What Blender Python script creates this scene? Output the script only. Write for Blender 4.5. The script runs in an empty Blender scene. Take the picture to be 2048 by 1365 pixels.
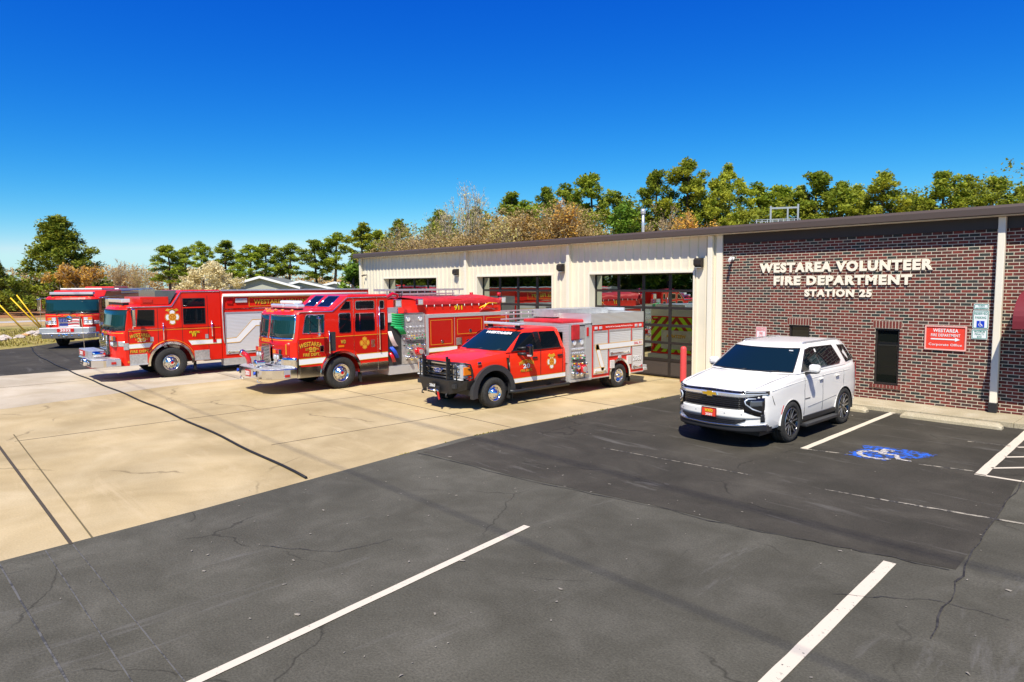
import bpy, bmesh, math, random
from mathutils import Vector, Matrix, Quaternion
R = math.radians
PI = math.pi
scene = bpy.context.scene
# ------------------------------------------------------------------ camera
cam_d = bpy.data.cameras.new('camera'); cam = bpy.data.objects.new('camera', cam_d)
scene.collection.objects.link(cam); scene.camera = cam
cam_d.sensor_width = 36.0; cam_d.lens = 1348.3 / 2048 * 36; cam_d.clip_end = 3000; cam_d.clip_start = 0.05
_y, _p, _r = R(47.58), R(4.757), R(-0.386)
_f = Vector((-math.sin(_y)*math.cos(_p), math.cos(_y)*math.cos(_p), -math.sin(_p)))
_rt = Vector((math.cos(_y), math.sin(_y), 0)); _up = _rt.cross(_f)
_R = _rt*math.cos(_r) + _up*math.sin(_r); _U = _up*math.cos(_r) - _rt*math.sin(_r)
cam.matrix_world = Matrix(((_R.x, _U.x, -_f.x, 0), (_R.y, _U.y, -_f.y, 0), (_R.z, _U.z, -_f.z, 3.05), (0, 0, 0, 1)))
# ------------------------------------------------------------------ sky, sun, exposure
SUN = Vector((0.41, -0.58, 1.0)).normalized()       # towards the sun
elev = math.asin(SUN.z)
w = bpy.data.worlds.new('World'); scene.world = w; w.use_nodes = True
nt = w.node_tree; nt.nodes.clear()
o_ = nt.nodes.new('ShaderNodeOutputWorld'); bg = nt.nodes.new('ShaderNodeBackground'); bg.inputs['Strength'].default_value = 0.085
sky = nt.nodes.new('ShaderNodeTexSky'); sky.sky_type = 'NISHITA'; sky.sun_disc = False
sky.sun_elevation = elev; sky.sun_rotation = math.atan2(SUN.x, SUN.y)
sky.air_density = 1.0; sky.dust_density = 0.0; sky.ozone_density = 5.0; sky.altitude = 0
# grade of the physical sky: per-channel contrast, as a saturated wide-angle exposure renders it
KS = 0.114
sepc = nt.nodes.new('ShaderNodeSeparateColor'); comb = nt.nodes.new('ShaderNodeCombineColor'); nt.links.new(sky.outputs[0], sepc.inputs[0])
for i, (g_, k_, cap) in enumerate(((3.3, 2.5, 0.55), (1.65, 1.16, 0.85), (0.60, 1.03, 1.02))):
    prev = sepc.outputs[i]
    for op, val in (('MULTIPLY', KS), ('POWER', g_), ('MULTIPLY', k_), ('MINIMUM', cap), ('MULTIPLY', 1/KS)):
        m_ = nt.nodes.new('ShaderNodeMath'); m_.operation = op; m_.inputs[1].default_value = val; nt.links.new(prev, m_.inputs[0]); prev = m_.outputs[0]
    nt.links.new(prev, comb.inputs[i])
nt.links.new(comb.outputs[0], bg.inputs['Color']); nt.links.new(bg.outputs[0], o_.inputs['Surface'])
sl = bpy.data.lights.new('sun', 'SUN'); sl.energy = 4.9; sl.angle = R(0.53); sl.color = (1, 0.945, 0.82)
so = bpy.data.objects.new('sun', sl); scene.collection.objects.link(so)
so.rotation_euler = (-SUN).to_track_quat('-Z', 'Y').to_euler(); so.location = (20, -30, 50)
scene.view_settings.view_transform = 'Standard'; scene.view_settings.look = 'None'
scene.view_settings.gamma = 1; scene.view_settings.exposure = 0.47
COL = scene.collection
# ------------------------------------------------------------------ materials
def N(nt, t, **kw):
    n = nt.nodes.new(t)
    for k, v in kw.items():
        if k in n.inputs: n.inputs[k].default_value = v
        else: setattr(n, k, v)
    return n
def P(name, col, rough=0.5, metal=0.0, coat=0.0, spec=0.5, ior=1.45):
    m = bpy.data.materials.new(name); m.use_nodes = True
    b = m.node_tree.nodes['Principled BSDF']
    b.inputs['Base Color'].default_value = (*col, 1); b.inputs['Roughness'].default_value = rough
    b.inputs['Metallic'].default_value = metal; b.inputs['Coat Weight'].default_value = coat
    b.inputs['Coat Roughness'].default_value = 0.03; b.inputs['IOR'].default_value = ior
    b.inputs['Specular IOR Level'].default_value = spec
    m['b'] = 1
    return m
def vary(m, scale=3.0, amt=0.25, detail=6, bump=0.0, bscale=None, rough=None, obj=True, col2=None, dist=0.02):
    """noise variation of base colour (and bump) on a material"""
    nt = m.node_tree; b = nt.nodes['Principled BSDF']; c = tuple(b.inputs['Base Color'].default_value)
    tc = N(nt, 'ShaderNodeTexCoord'); src = tc.outputs['Object']
    n = N(nt, 'ShaderNodeTexNoise', Scale=scale, Detail=detail, Roughness=0.65); nt.links.new(src, n.inputs['Vector'])
    mx = N(nt, 'ShaderNodeMix', data_type='RGBA')
    lo = [x*(1-amt) for x in c[:3]]; hi = [min(1, x*(1+amt)) for x in c[:3]] if col2 is None else col2
    mx.inputs[6].default_value = (*lo, 1); mx.inputs[7].default_value = (*hi, 1)
    cr = N(nt, 'ShaderNodeMapRange'); cr.inputs['From Min'].default_value = 0.35; cr.inputs['From Max'].default_value = 0.65
    nt.links.new(n.outputs[0], cr.inputs[0]); nt.links.new(cr.outputs[0], mx.inputs[0]); nt.links.new(mx.outputs[2], b.inputs['Base Color'])
    if bump:
        n2 = N(nt, 'ShaderNodeTexNoise', Scale=bscale or scale*6, Detail=4); nt.links.new(src, n2.inputs['Vector'])
        bp = N(nt, 'ShaderNodeBump', Strength=bump, Distance=dist); nt.links.new(n2.outputs[0], bp.inputs['Height']); nt.links.new(bp.outputs[0], b.inputs['Normal'])
    return m
def red_paint(name, c):
    m = P(name, c, 0.35, 0.0, 0.35, spec=.35)
    nt = m.node_tree; b = nt.nodes['Principled BSDF']
    tc = N(nt, 'ShaderNodeTexCoord'); n = N(nt, 'ShaderNodeTexNoise', Scale=0.9, Detail=1); nt.links.new(tc.outputs['Object'], n.inputs['Vector'])
    bp = N(nt, 'ShaderNodeBump', Strength=0.05, Distance=0.04); nt.links.new(n.outputs[0], bp.inputs['Height']); nt.links.new(bp.outputs[0], b.inputs['Coat Normal'])
    return m
RED = red_paint('red_paint', (0.70, 0.015, 0.004)); RED2 = red_paint('deep_red_paint', (0.48, 0.009, 0.004)); ORED = red_paint('orange_red_paint', (0.86, 0.030, 0.006))
WHITE = P('white_paint', (0.82, 0.82, 0.80), 0.3, 0, 0.6)
CARWHITE = P('car_white', (0.84, 0.81, 0.75), 0.3, 0, 0.5)
CHROME = P('chrome', (0.82, 0.82, 0.83), 0.08, 1.0)
STEEL = vary(P('brushed_steel', (0.60, 0.59, 0.56), 0.36, 0.6), 14, 0.18)
ALU = vary(P('aluminium', (0.60, 0.61, 0.61), 0.36, 0.6), 6, 0.1)
SHUT = P('shutter_silver', (0.70, 0.70, 0.68), 0.4, 0.25)
BLACK = P('black_rubber', (0.018, 0.018, 0.018), 0.7)
TYRE = vary(P('tyre_rubber', (0.028, 0.027, 0.025), 0.85), 20, 0.3)
BLKP = P('black_plastic', (0.02, 0.02, 0.022), 0.45)
BLKG = P('gloss_black', (0.008, 0.008, 0.01), 0.12, 0, 1.0)
GLASS = P('tinted_glass', (0.004, 0.007, 0.010), 0.02, 0, 0, spec=.28, ior=1.5)
TEAL = P('teal_windscreen', (0.008, 0.04, 0.045), 0.02, 0, 0, ior=1.55)
GOLD = P('gold_leaf', (0.85, 0.48, 0.04), 0.35, 0.3)
YEL = P('yellow_paint', (0.85, 0.55, 0.01), 0.5)
AMBER = P('amber_lens', (0.75, 0.20, 0.01), 0.2, 0, 1)
REDL = P('red_lens', (0.55, 0.005, 0.008), 0.15, 0, 1)
CLEAR = P('clear_lens', (0.72, 0.76, 0.80), 0.08, 0.35, 1)
GREEN = P('green_hose', (0.01, 0.36, 0.10), 0.6); BLUE = P('blue_hose', (0.02, 0.08, 0.55), 0.5); PINK = P('white_hose', (0.78, 0.6, 0.55), 0.7)
TARP = vary(P('red_tarp', (0.52, 0.02, 0.025), 0.6), 3, 0.15, bump=0.8, bscale=2.5, dist=0.08)
LIME = P('lime_reflective', (0.45, 0.75, 0.02), 0.4); CREDR = P('crimson_reflective', (0.35, 0.02, 0.01), 0.4)
OBLUE = P('badge_blue', (0.01, 0.04, 0.25), 0.2, 0, 1)
WTXT = P('white_lettering', (0.8, 0.8, 0.78), 0.5); BTXT = P('black_lettering', (0.01, 0.01, 0.01), 0.5)
REDTXT = P('red_lettering', (0.6, 0.01, 0.01), 0.5); BLUE_S = P('sign_blue', (0.01, 0.05, 0.5), 0.4); GREENTX = P('sign_green', (0.0, 0.22, 0.16), 0.4)
def diamond_plate():
    m = P('diamond_plate', (0.60, 0.60, 0.58), 0.32, 0.4)
    nt = m.node_tree; b = nt.nodes['Principled BSDF']; tc = N(nt, 'ShaderNodeTexCoord')
    mp = N(nt, 'ShaderNodeMapping'); mp.inputs['Rotation'].default_value = (R(45), R(0), R(45)); nt.links.new(tc.outputs['Object'], mp.inputs[0])
    ck = N(nt, 'ShaderNodeTexVoronoi', Scale=32.0); ck.inputs['Randomness'].default_value = 0.1; nt.links.new(mp.outputs[0], ck.inputs['Vector'])
    bp = N(nt, 'ShaderNodeBump', Strength=1.0, Distance=0.02); nt.links.new(ck.outputs['Distance'], bp.inputs['Height']); nt.links.new(bp.outputs[0], b.inputs['Normal'])
    return m
DPLATE = diamond_plate()
def slats(m, axis, pitch, strength=0.8, dist=0.01):
    nt = m.node_tree; b = nt.nodes['Principled BSDF']; tc = N(nt, 'ShaderNodeTexCoord')
    wv = N(nt, 'ShaderNodeTexWave', Scale=1.0/pitch*0.314159, wave_type='BANDS', bands_direction=axis, wave_profile='SIN')
    nt.links.new(tc.outputs['Object'], wv.inputs['Vector'])
    bp = N(nt, 'ShaderNodeBump', Strength=strength, Distance=dist); nt.links.new(wv.outputs['Fac'], bp.inputs['Height']); nt.links.new(bp.outputs[0], b.inputs['Normal'])
    return m
slats(SHUT, 'Z', 0.05, 0.5, 0.006)
# ------------------------------------------------------------------ mesh builder
class MB:
    def __init__(s): s.bm = bmesh.new()
    def face(s, pts, mi=0):
        vs = [s.bm.verts.new(p) for p in pts]
        try:
            f = s.bm.faces.new(vs); f.material_index = mi; return f
        except ValueError: return None
    def box(s, x0, x1, y0, y1, z0, z1, mi=0, bev=0):
        if x0 > x1: x0, x1 = x1, x0
        if y0 > y1: y0, y1 = y1, y0
        if z0 > z1: z0, z1 = z1, z0
        v = [s.bm.verts.new((x, y, z)) for x in (x0, x1) for y in (y0, y1) for z in (z0, z1)]
        fs = [s.bm.faces.new([v[i] for i in q]) for q in ((0,1,3,2),(4,6,7,5),(0,4,5,1),(2,3,7,6),(0,2,6,4),(1,5,7,3))]
        for f in fs: f.material_index = mi
        if bev:
            es = list({e for f in fs for e in f.edges})
            r = bmesh.ops.bevel(s.bm, geom=es, offset=bev, segments=2, affect='EDGES', profile=0.5)
            for f in r['faces']: f.material_index = mi
        return s
    def prism(s, pts, axis, a, b, mi=0, bev=0):
        """polygon in the plane across `axis`, extruded a..b. axis x: (y,z); y: (x,z); z: (x,y)"""
        def mk(p, t): return {'x': (t, p[0], p[1]), 'y': (p[0], t, p[1]), 'z': (p[0], p[1], t)}[axis]
        A = [s.bm.verts.new(mk(p, a)) for p in pts]; B = [s.bm.verts.new(mk(p, b)) for p in pts]
        n = len(pts); fs = [s.bm.faces.new(A), s.bm.faces.new(B[::-1])]
        for i in range(n): fs.append(s.bm.faces.new((A[i], B[i], B[(i+1) % n], A[(i+1) % n])))
        for f in fs: f.material_index = mi
        if bev:
            es = [e for e in fs[0].edges] + [e for e in fs[1].edges]
            r = bmesh.ops.bevel(s.bm, geom=es, offset=bev, segments=2, affect='EDGES', profile=0.5)
            for f in r['faces']: f.material_index = mi
        return s
    def ring(s, po, pi, axis, a, b, mi=0, closed=True):
        def mk(p, t): return {'x': (t, p[0], p[1]), 'y': (p[0], t, p[1]), 'z': (p[0], p[1], t)}[axis]
        V = [[s.bm.verts.new(mk(p, t)) for p in q] for q in (po, pi) for t in (a, b)]
        oa, ob, ia, ib = V; n = len(po)
        for i in range(n if closed else n-1):
            j = (i+1) % n
            for q in ((oa[i], oa[j], ob[j], ob[i]), (ia[i], ib[i], ib[j], ia[j]), (oa[i], ia[i], ia[j], oa[j]), (ob[i], ob[j], ib[j], ib[i])):
                s.bm.faces.new(q).material_index = mi
        if not closed:
            for i in (0, n-1): s.bm.faces.new((oa[i], ob[i], ib[i], ia[i])).material_index = mi
        return s
    def cyl(s, p0, p1, r, seg=12, r2=None, mi=0, caps=True):
        p0, p1 = Vector(p0), Vector(p1); d = p1-p0
        if d.length < 1e-6: return s
        q = d.to_track_quat('Z', 'Y'); r2 = r if r2 is None else r2
        A = [s.bm.verts.new(p0 + q @ Vector((r*math.cos(2*PI*i/seg), r*math.sin(2*PI*i/seg), 0))) for i in range(seg)]
        B = [s.bm.verts.new(p1 + q @ Vector((r2*math.cos(2*PI*i/seg), r2*math.sin(2*PI*i/seg), 0))) for i in range(seg)]
        for i in range(seg):
            f = s.bm.faces.new((A[i], A[(i+1) % seg], B[(i+1) % seg], B[i])); f.material_index = mi; f.smooth = seg > 5
        if caps:
            s.bm.faces.new(A[::-1]).material_index = mi; s.bm.faces.new(B).material_index = mi
        return s
    def tube(s, pts, r, seg=8, mi=0, closed=False):
        pts = [Vector(p) for p in pts]; rings = []; n = len(pts)
        for i, p in enumerate(pts):
            d = (pts[(i+1) % n] if (closed or i < n-1) else p) - (pts[i-1] if (closed or i > 0) else p)
            q = d.to_track_quat('Z', 'Y'); rr = r[i] if isinstance(r, (list, tuple)) else r
            rings.append([s.bm.verts.new(p + q @ Vector((rr*math.cos(2*PI*k/seg), rr*math.sin(2*PI*k/seg), 0))) for k in range(seg)])
        for i in range(n if closed else n-1):
            A, B = rings[i], rings[(i+1) % n]
            off = min(range(seg), key=lambda o: (A[0].co-B[o].co).length)
            for k in range(seg):
                f = s.bm.faces.new((A[k], A[(k+1) % seg], B[(k+1+off) % seg], B[(k+off) % seg])); f.material_index = mi; f.smooth = True
        if not closed:
            s.bm.faces.new(rings[0][::-1]).material_index = mi; s.bm.faces.new(rings[-1]).material_index = mi
        return s
    def lathe(s, prof, c, axis='x', seg=32, mi=0, sgn=1):
        """prof = [(radius, offset along axis)]"""
        c = Vector(c); rings = []
        for r, o in prof:
            ring = []
            for k in range(seg):
                a = 2*PI*k/seg; u, v = r*math.cos(a), r*math.sin(a); o2 = o*sgn
                p = {'x': (o2, u, v), 'y': (u, o2, v), 'z': (u, v, o2)}[axis]; ring.append(s.bm.verts.new(c + Vector(p)))
            rings.append(ring)
        for i in range(len(rings)-1):
            for k in range(seg):
                f = s.bm.faces.new((rings[i][k], rings[i][(k+1) % seg], rings[i+1][(k+1) % seg], rings[i+1][k])); f.material_index = mi; f.smooth = True
        return s
    def grid(s, P_, mi=0, smooth=True):
        V = [[s.bm.verts.new(p) for p in row] for row in P_]
        for i in range(len(V)-1):
            for j in range(len(V[0])-1):
                f = s.bm.faces.new((V[i][j], V[i][j+1], V[i+1][j+1], V[i+1][j])); f.material_index = mi; f.smooth = smooth
        return V
    def sphere(s, c, r, sc=(1,1,1), seg=16, mi=0):
        n0 = len(s.bm.verts)
        ret = bmesh.ops.create_uvsphere(s.bm, u_segments=seg, v_segments=max(6, seg//2), radius=r, matrix=Matrix.Translation(c) @ Matrix.Diagonal((*sc, 1)))
        for v in ret['verts']:
            for f in v.link_faces: f.material_index = mi; f.smooth = True
        return s
    def slab(s, top, t, d):
        """thick grid: rows of points and an offset vector function for the back"""
        return s
    def add(s, other, M=None):
        me = bpy.data.meshes.new('t'); other.bm.to_mesh(me)
        if M is not None: me.transform(M)
        s.bm.from_mesh(me); bpy.data.meshes.remove(me); return s
    def build(s, name, mats, parent=None, off=(0,0,0), norm=True):
        if norm: bmesh.ops.recalc_face_normals(s.bm, faces=s.bm.faces[:])
        me = bpy.data.meshes.new(name); s.bm.to_mesh(me); s.bm.free()
        if any(off): me.transform(Matrix.Translation(off))
        for m in (mats if isinstance(mats, (list, tuple)) else [mats]): me.materials.append(m)
        o = bpy.data.objects.new(name, me); COL.objects.link(o)
        if parent is not None: o.parent = parent
        return o
def tag(o, label=None, cat=None, group=None, kind=None):
    if label: o['label'] = label
    if cat: o['category'] = cat
    if group: o['group'] = group
    if kind: o['kind'] = kind
    return o
def empty(name, loc, rz=0, label=None, cat=None, group=None):
    o = bpy.data.objects.new(name, None); COL.objects.link(o); o.location = loc; o.rotation_euler = (0, 0, rz); o.empty_display_size = 0.2
    return tag(o, label, cat, group)
def sub(o, name=None): return o
def reloc(o, p):   # give a mesh its own origin at p (coordinates of its parent)
    o.data.transform(Matrix.Translation([-c for c in p])); o.location = p; return o
def copy_tree(o, parent=None):
    c = o.copy(); COL.objects.link(c); c.parent = parent
    for ch in list(o.children): copy_tree(ch, c)
    return c
def rrect(a0, a1, b0, b1, r, n=4):
    pts = []
    for cx, cy, s0 in ((a1-r, b1-r, 0), (a0+r, b1-r, 90), (a0+r, b0+r, 180), (a1-r, b0+r, 270)):
        for k in range(n+1):
            a = R(s0 + 90*k/n); pts.append((cx+r*math.cos(a), cy+r*math.sin(a)))
    return pts
def inset(pts, d):
    n = len(pts); out = []
    area = sum(pts[i][0]*pts[(i+1) % n][1]-pts[(i+1) % n][0]*pts[i][1] for i in range(n)); sg = 1 if area > 0 else -1
    for i in range(n):
        p0, p, p1 = Vector(pts[i-1]), Vector(pts[i]), Vector(pts[(i+1) % n])
        a = (p-p0); b = (p1-p)
        a = a.normalized() if a.length > 1e-9 else Vector((0, 0)); b = b.normalized() if b.length > 1e-9 else a
        na = Vector((-a.y, a.x)); nb = Vector((-b.y, b.x)); m = na+nb
        if m.length < 1e-6: m = na
        m.normalize(); k = 1/max(0.35, m.dot(na)) if na.length else 1
        q = p + m*d*k*sg; out.append((q.x, q.y))
    return out
def arc(cx, cy, r, a0, a1, n=12): return [(cx+r*math.cos(R(a0+(a1-a0)*k/n)), cy+r*math.sin(R(a0+(a1-a0)*k/n))) for k in range(n+1)]
_T = {}
def text(body, mat, parent, M, w=None, h=None, depth=0.004, bold=0.0, arch=0.0, name='lettering', align='CENTER', shear=0.0, shadow=None, lines=1.0, space=1.06):
    """text as a mesh; M places it (columns: right, up, normal); fitted to w x h metres"""
    cu = bpy.data.curves.new('t', 'FONT'); cu.body = body; cu.size = 1; cu.extrude = 0.01; cu.offset = bold; cu.shear = shear; cu.resolution_u = 3; cu.align_x = 'LEFT'; cu.space_line = lines; cu.space_character = space
    if '\n' in body: cu.align_x = 'CENTER'
    ob = bpy.data.objects.new('t', cu); COL.objects.link(ob); dg = bpy.context.evaluated_depsgraph_get(); dg.update()
    me = bpy.data.meshes.new_from_object(ob.evaluated_get(dg)); bpy.data.objects.remove(ob); bpy.data.curves.remove(cu)
    xs = [v.co.x for v in me.vertices]; ys = [v.co.y for v in me.vertices]
    x0, x1, y0, y1 = min(xs), max(xs), min(ys), max(ys)
    sx = w/(x1-x0) if w else None; sy = h/(y1-y0) if h else None
    sx = sx or sy; sy = sy or sx
    for v in me.vertices:
        x = (v.co.x-(x0+x1)/2)*sx; y = (v.co.y-(y0+y1)/2)*sy
        if arch: y -= arch*(x/((x1-x0)*sx/2))**2
        v.co = (x, y, (v.co.z+0.01)/0.02*depth)
    bm = bmesh.new(); bm.from_mesh(me)
    me.materials.clear(); me.materials.append(mat)
    if shadow:
        bm2 = bm.copy(); me2 = bpy.data.meshes.new('s'); bm2.to_mesh(me2); bm2.free()
        me2.transform(Matrix.Translation((shadow[0], shadow[1], 0)) @ Matrix.Diagonal((1, 1, 0.5, 1)))
        n = len(bm.faces); bm.from_mesh(me2); bm.faces.ensure_lookup_table()
        for f in bm.faces[n:]: f.material_index = 1
        bpy.data.meshes.remove(me2); me.materials.append(shadow[2])
    bm.to_mesh(me); bm.free(); me.transform(M); me.name = name
    for p in me.polygons:
        if not shadow: p.material_index = 0
    o = bpy.data.objects.new(name, me); COL.objects.link(o)
    if parent is not None: o.parent = parent
    return o
def onX(x, y, z, s=1):      # on a +x side (s=1) or -x side (s=-1)
    return Matrix(((0, 0, s, x), (s, 0, 0, y), (0, 1, 0, z), (0, 0, 0, 1)))
def onF(x, y, z, tilt=0):   # on a face looking towards -y
    return Matrix.Translation((x, y, z)) @ Matrix.Rotation(R(90+tilt), 4, 'X')
def onB(x, y, z):           # on a face looking towards +y
    return Matrix.Translation((x, y, z)) @ Matrix.Rotation(PI, 4, 'Z') @ Matrix.Rotation(R(90), 4, 'X')
def onG(x, y, z, rz=0): return Matrix.Translation((x, y, z)) @ Matrix.Rotation(rz, 4, 'Z')
# ================================================================== SETTING
def ground_mat(name, stops, scale, grain=0.28, speck=0.0, speckcol=(0.3,0.3,0.28), bump=0.3, bscale=120, rough=0.9, crack=0.0, streak=None, big=0.25):
    """stops: colours blended by large noise"""
    m = P(name, stops[0], rough, spec=0.25); nt = m.node_tree; b = nt.nodes['Principled BSDF']; L = nt.links
    tc = N(nt, 'ShaderNodeTexCoord'); src = tc.outputs['Object']
    n1 = N(nt, 'ShaderNodeTexNoise', Scale=scale, Detail=8, Roughness=0.62, Distortion=0.4); L.new(src, n1.inputs['Vector'])
    cr = N(nt, 'ShaderNodeValToRGB'); L.new(n1.outputs[0], cr.inputs[0]); e = cr.color_ramp.elements
    k = len(stops)
    while len(e) < k: e.new(0.5)
    for i, c in enumerate(stops): e[i].position = 0.3+0.4*i/(k-1); e[i].color = (*c, 1)
    out = cr.outputs[0]
    n2 = N(nt, 'ShaderNodeTexNoise', Scale=big, Detail=3); L.new(src, n2.inputs['Vector'])
    mr = N(nt, 'ShaderNodeMapRange'); mr.inputs[1].default_value = 0.35; mr.inputs[2].default_value = 0.65; mr.inputs[3].default_value = 0.86; mr.inputs[4].default_value = 1.12; L.new(n2.outputs[0], mr.inputs[0])
    mu = N(nt, 'ShaderNodeMix', data_type='RGBA', blend_type='MULTIPLY'); mu.inputs[0].default_value = 1; L.new(out, mu.inputs[6]); L.new(mr.outputs[0], mu.inputs[7]); out = mu.outputs[2]
    nf = N(nt, 'ShaderNodeTexNoise', Scale=bscale, Detail=3, Roughness=0.7); L.new(src, nf.inputs['Vector'])
    mr2 = N(nt, 'ShaderNodeMapRange'); mr2.inputs[1].default_value = 0.3; mr2.inputs[2].default_value = 0.7; mr2.inputs[3].default_value = 1-grain; mr2.inputs[4].default_value = 1+grain; L.new(nf.outputs[0], mr2.inputs[0])
    mu2 = N(nt, 'ShaderNodeMix', data_type='RGBA', blend_type='MULTIPLY'); mu2.inputs[0].default_value = 1; L.new(out, mu2.inputs[6]); L.new(mr2.outputs[0], mu2.inputs[7]); out = mu2.outputs[2]
    if speck:
        v = N(nt, 'ShaderNodeTexVoronoi', Scale=9.0, feature='F1'); L.new(src, v.inputs['Vector']); v.inputs['Randomness'].default_value = 1
        ml = N(nt, 'ShaderNodeMath', operation='LESS_THAN'); ml.inputs[1].default_value = speck; L.new(v.outputs['Distance'], ml.inputs[0])
        wn = N(nt, 'ShaderNodeTexNoise', Scale=1.3, Detail=2); L.new(src, wn.inputs['Vector']); g = N(nt, 'ShaderNodeMath', operation='GREATER_THAN'); g.inputs[1].default_value = 0.56; L.new(wn.outputs[0], g.inputs[0])
        mm = N(nt, 'ShaderNodeMath', operation='MULTIPLY'); L.new(ml.outputs[0], mm.inputs[0]); L.new(g.outputs[0], mm.inputs[1])
        mx = N(nt, 'ShaderNodeMix', data_type='RGBA'); mx.inputs[7].default_value = (*speckcol, 1); L.new(mm.outputs[0], mx.inputs[0]); L.new(out, mx.inputs[6]); out = mx.outputs[2]
    if streak:   # long worn, lighter scuffs along a direction
        mp = N(nt, 'ShaderNodeMapping'); mp.inputs['Scale'].default_value = streak[1]; mp.inputs['Rotation'].default_value = (0, 0, streak[2]); L.new(src, mp.inputs[0])
        n3 = N(nt, 'ShaderNodeTexNoise', Scale=1.0, Detail=7, Roughness=0.7, Distortion=0.6); L.new(mp.outputs[0], n3.inputs['Vector'])
        m3 = N(nt, 'ShaderNodeMapRange'); m3.inputs[1].default_value = streak[3]; m3.inputs[2].default_value = streak[3]+0.12; L.new(n3.outputs[0], m3.inputs[0])
        m3.inputs[4].default_value = streak[4]
        mx = N(nt, 'ShaderNodeMix', data_type='RGBA'); mx.inputs[7].default_value = (*streak[0], 1); L.new(m3.outputs[0], mx.inputs[0]); L.new(out, mx.inputs[6]); out = mx.outputs[2]
    if crack:
        nd = N(nt, 'ShaderNodeTexNoise', Scale=1.2, Detail=5); L.new(src, nd.inputs['Vector'])
        va = N(nt, 'ShaderNodeMix', data_type='RGBA', blend_type='LINEAR_LIGHT'); va.inputs[0].default_value = 0.35; L.new(src, va.inputs[6]); L.new(nd.outputs['Color'], va.inputs[7])
        v = N(nt, 'ShaderNodeTexVoronoi', Scale=crack, feature='DISTANCE_TO_EDGE'); L.new(va.outputs[2], v.inputs['Vector'])
        ml = N(nt, 'ShaderNodeMapRange'); ml.inputs[1].default_value = 0.0; ml.inputs[2].default_value = 0.006; ml.inputs[3].default_value = 0.65; ml.inputs[4].default_value = 0; L.new(v.outputs['Distance'], ml.inputs[0])
        wn = N(nt, 'ShaderNodeTexNoise', Scale=0.6, Detail=2); L.new(src, wn.inputs['Vector']); g = N(nt, 'ShaderNodeMapRange'); g.inputs[1].default_value = 0.48; g.inputs[2].default_value = 0.56; L.new(wn.outputs[0], g.inputs[0])
        mm = N(nt, 'ShaderNodeMath', operation='MULTIPLY'); L.new(ml.outputs[0], mm.inputs[0]); L.new(g.outputs[0], mm.inputs[1])
        mx = N(nt, 'ShaderNodeMix', data_type='RGBA'); mx.inputs[7].default_value = (*[c*0.35 for c in stops[0]], 1); L.new(mm.outputs[0], mx.inputs[0]); L.new(out, mx.inputs[6]); out = mx.outputs[2]
    L.new(out, b.inputs['Base Color'])
    bp = N(nt, 'ShaderNodeBump', Strength=bump, Distance=0.01); L.new(nf.outputs[0], bp.inputs['Height']); L.new(bp.outputs[0], b.inputs['Normal'])
    return m
ASPH = ground_mat('asphalt', [(0.068,0.063,0.045),(0.086,0.080,0.059),(0.112,0.104,0.079)], 1.4, speck=0.022, speckcol=(0.2,0.19,0.16), bump=0.7, bscale=45, crack=0.35, streak=((0.17,0.16,0.14), (2.2,0.35,1), R(82), 0.60, 0.55))
ASPHD = ground_mat('dark_asphalt', [(0.040,0.036,0.026),(0.053,0.047,0.035),(0.075,0.067,0.050)], 0.9, speck=0.025, speckcol=(0.25,0.23,0.2), bump=0.5, bscale=70, crack=0.3, streak=((0.14,0.13,0.11), (0.5,3.0,1), R(12), 0.58, 0.7))
CONC = ground_mat('tan_concrete', [(0.36,0.270,0.132),(0.45,0.345,0.182),(0.53,0.42,0.24)], 0.5, grain=.10, big=.45, bump=0.25, bscale=40, crack=0.16, streak=((0.55,0.43,0.25), (0.35,1.8,1), R(10), 0.55, 0.5))
CONCL = ground_mat('pale_concrete', [(0.40,0.33,0.22),(0.47,0.395,0.28),(0.52,0.45,0.33)], 0.9, grain=.09, bump=0.2, bscale=40)
WALK = ground_mat('sidewalk_concrete', [(0.38,0.32,0.20),(0.46,0.39,0.26),(0.52,0.46,0.33)], 1.5, bump=0.2, bscale=50)
GRASS = ground_mat('grass_ground', [(0.16,0.16,0.03),(0.30,0.25,0.07),(0.42,0.31,0.12)], 0.8, bump=0.8, bscale=12, big=0.12)
STRAW = ground_mat('straw_field', [(0.26,0.22,0.07),(0.42,0.29,0.12),(0.50,0.34,0.15)], 0.35, bump=0.8, bscale=8, big=0.08)
DIRT = ground_mat('red_dirt', [(0.28,0.12,0.05),(0.36,0.18,0.08)], 0.3, bump=0.8, bscale=6)
PATH = ground_mat('far_road', [(0.42,0.38,0.34),(0.5,0.46,0.42)], 0.5)
def sheet(name, pts, z, mat, kind='structure', thick=None):
    b = MB()
    if thick: b.prism(pts, 'z', z-thick, z)
    else: b.face([(x, y, z) for x, y in pts])
    o = b.build(name, mat)
    return tag(o, kind=kind)
sheet('ground', [(-2500,-2500),(2500,-2500),(2500,2500),(-2500,2500)], -0.020, STRAW)
sheet('grass_verge', [(-100,-40),(-40,-40),(-37.5,0),(-42.9,5.1),(-45.2,6.8),(-48,12),(-36,30),(-36,46),(-75,44),(-66,8.5),(-72,-4)], -0.012, GRASS)
sheet('road', [(-75.5,-60),(-73.0,-60),(-74.5,7.2),(-80,40),(-83,40),(-78,7)], -0.008, PATH)
sheet('dirt_bank', [(-150,-30),(-96,-20),(-88,6),(-84,14),(-86,30),(-150,50)], -0.006, DIRT)
sheet('asphalt_drive', [(-29.3,-40),(-40.5,-40),(-39.5,0),(-42.9,5.1),(-45.2,6.8),(-47,12),(-40,30),(-33,30),(-30.3,18.0),(-29.3,4.5)], 0.0, ASPHD)
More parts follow.
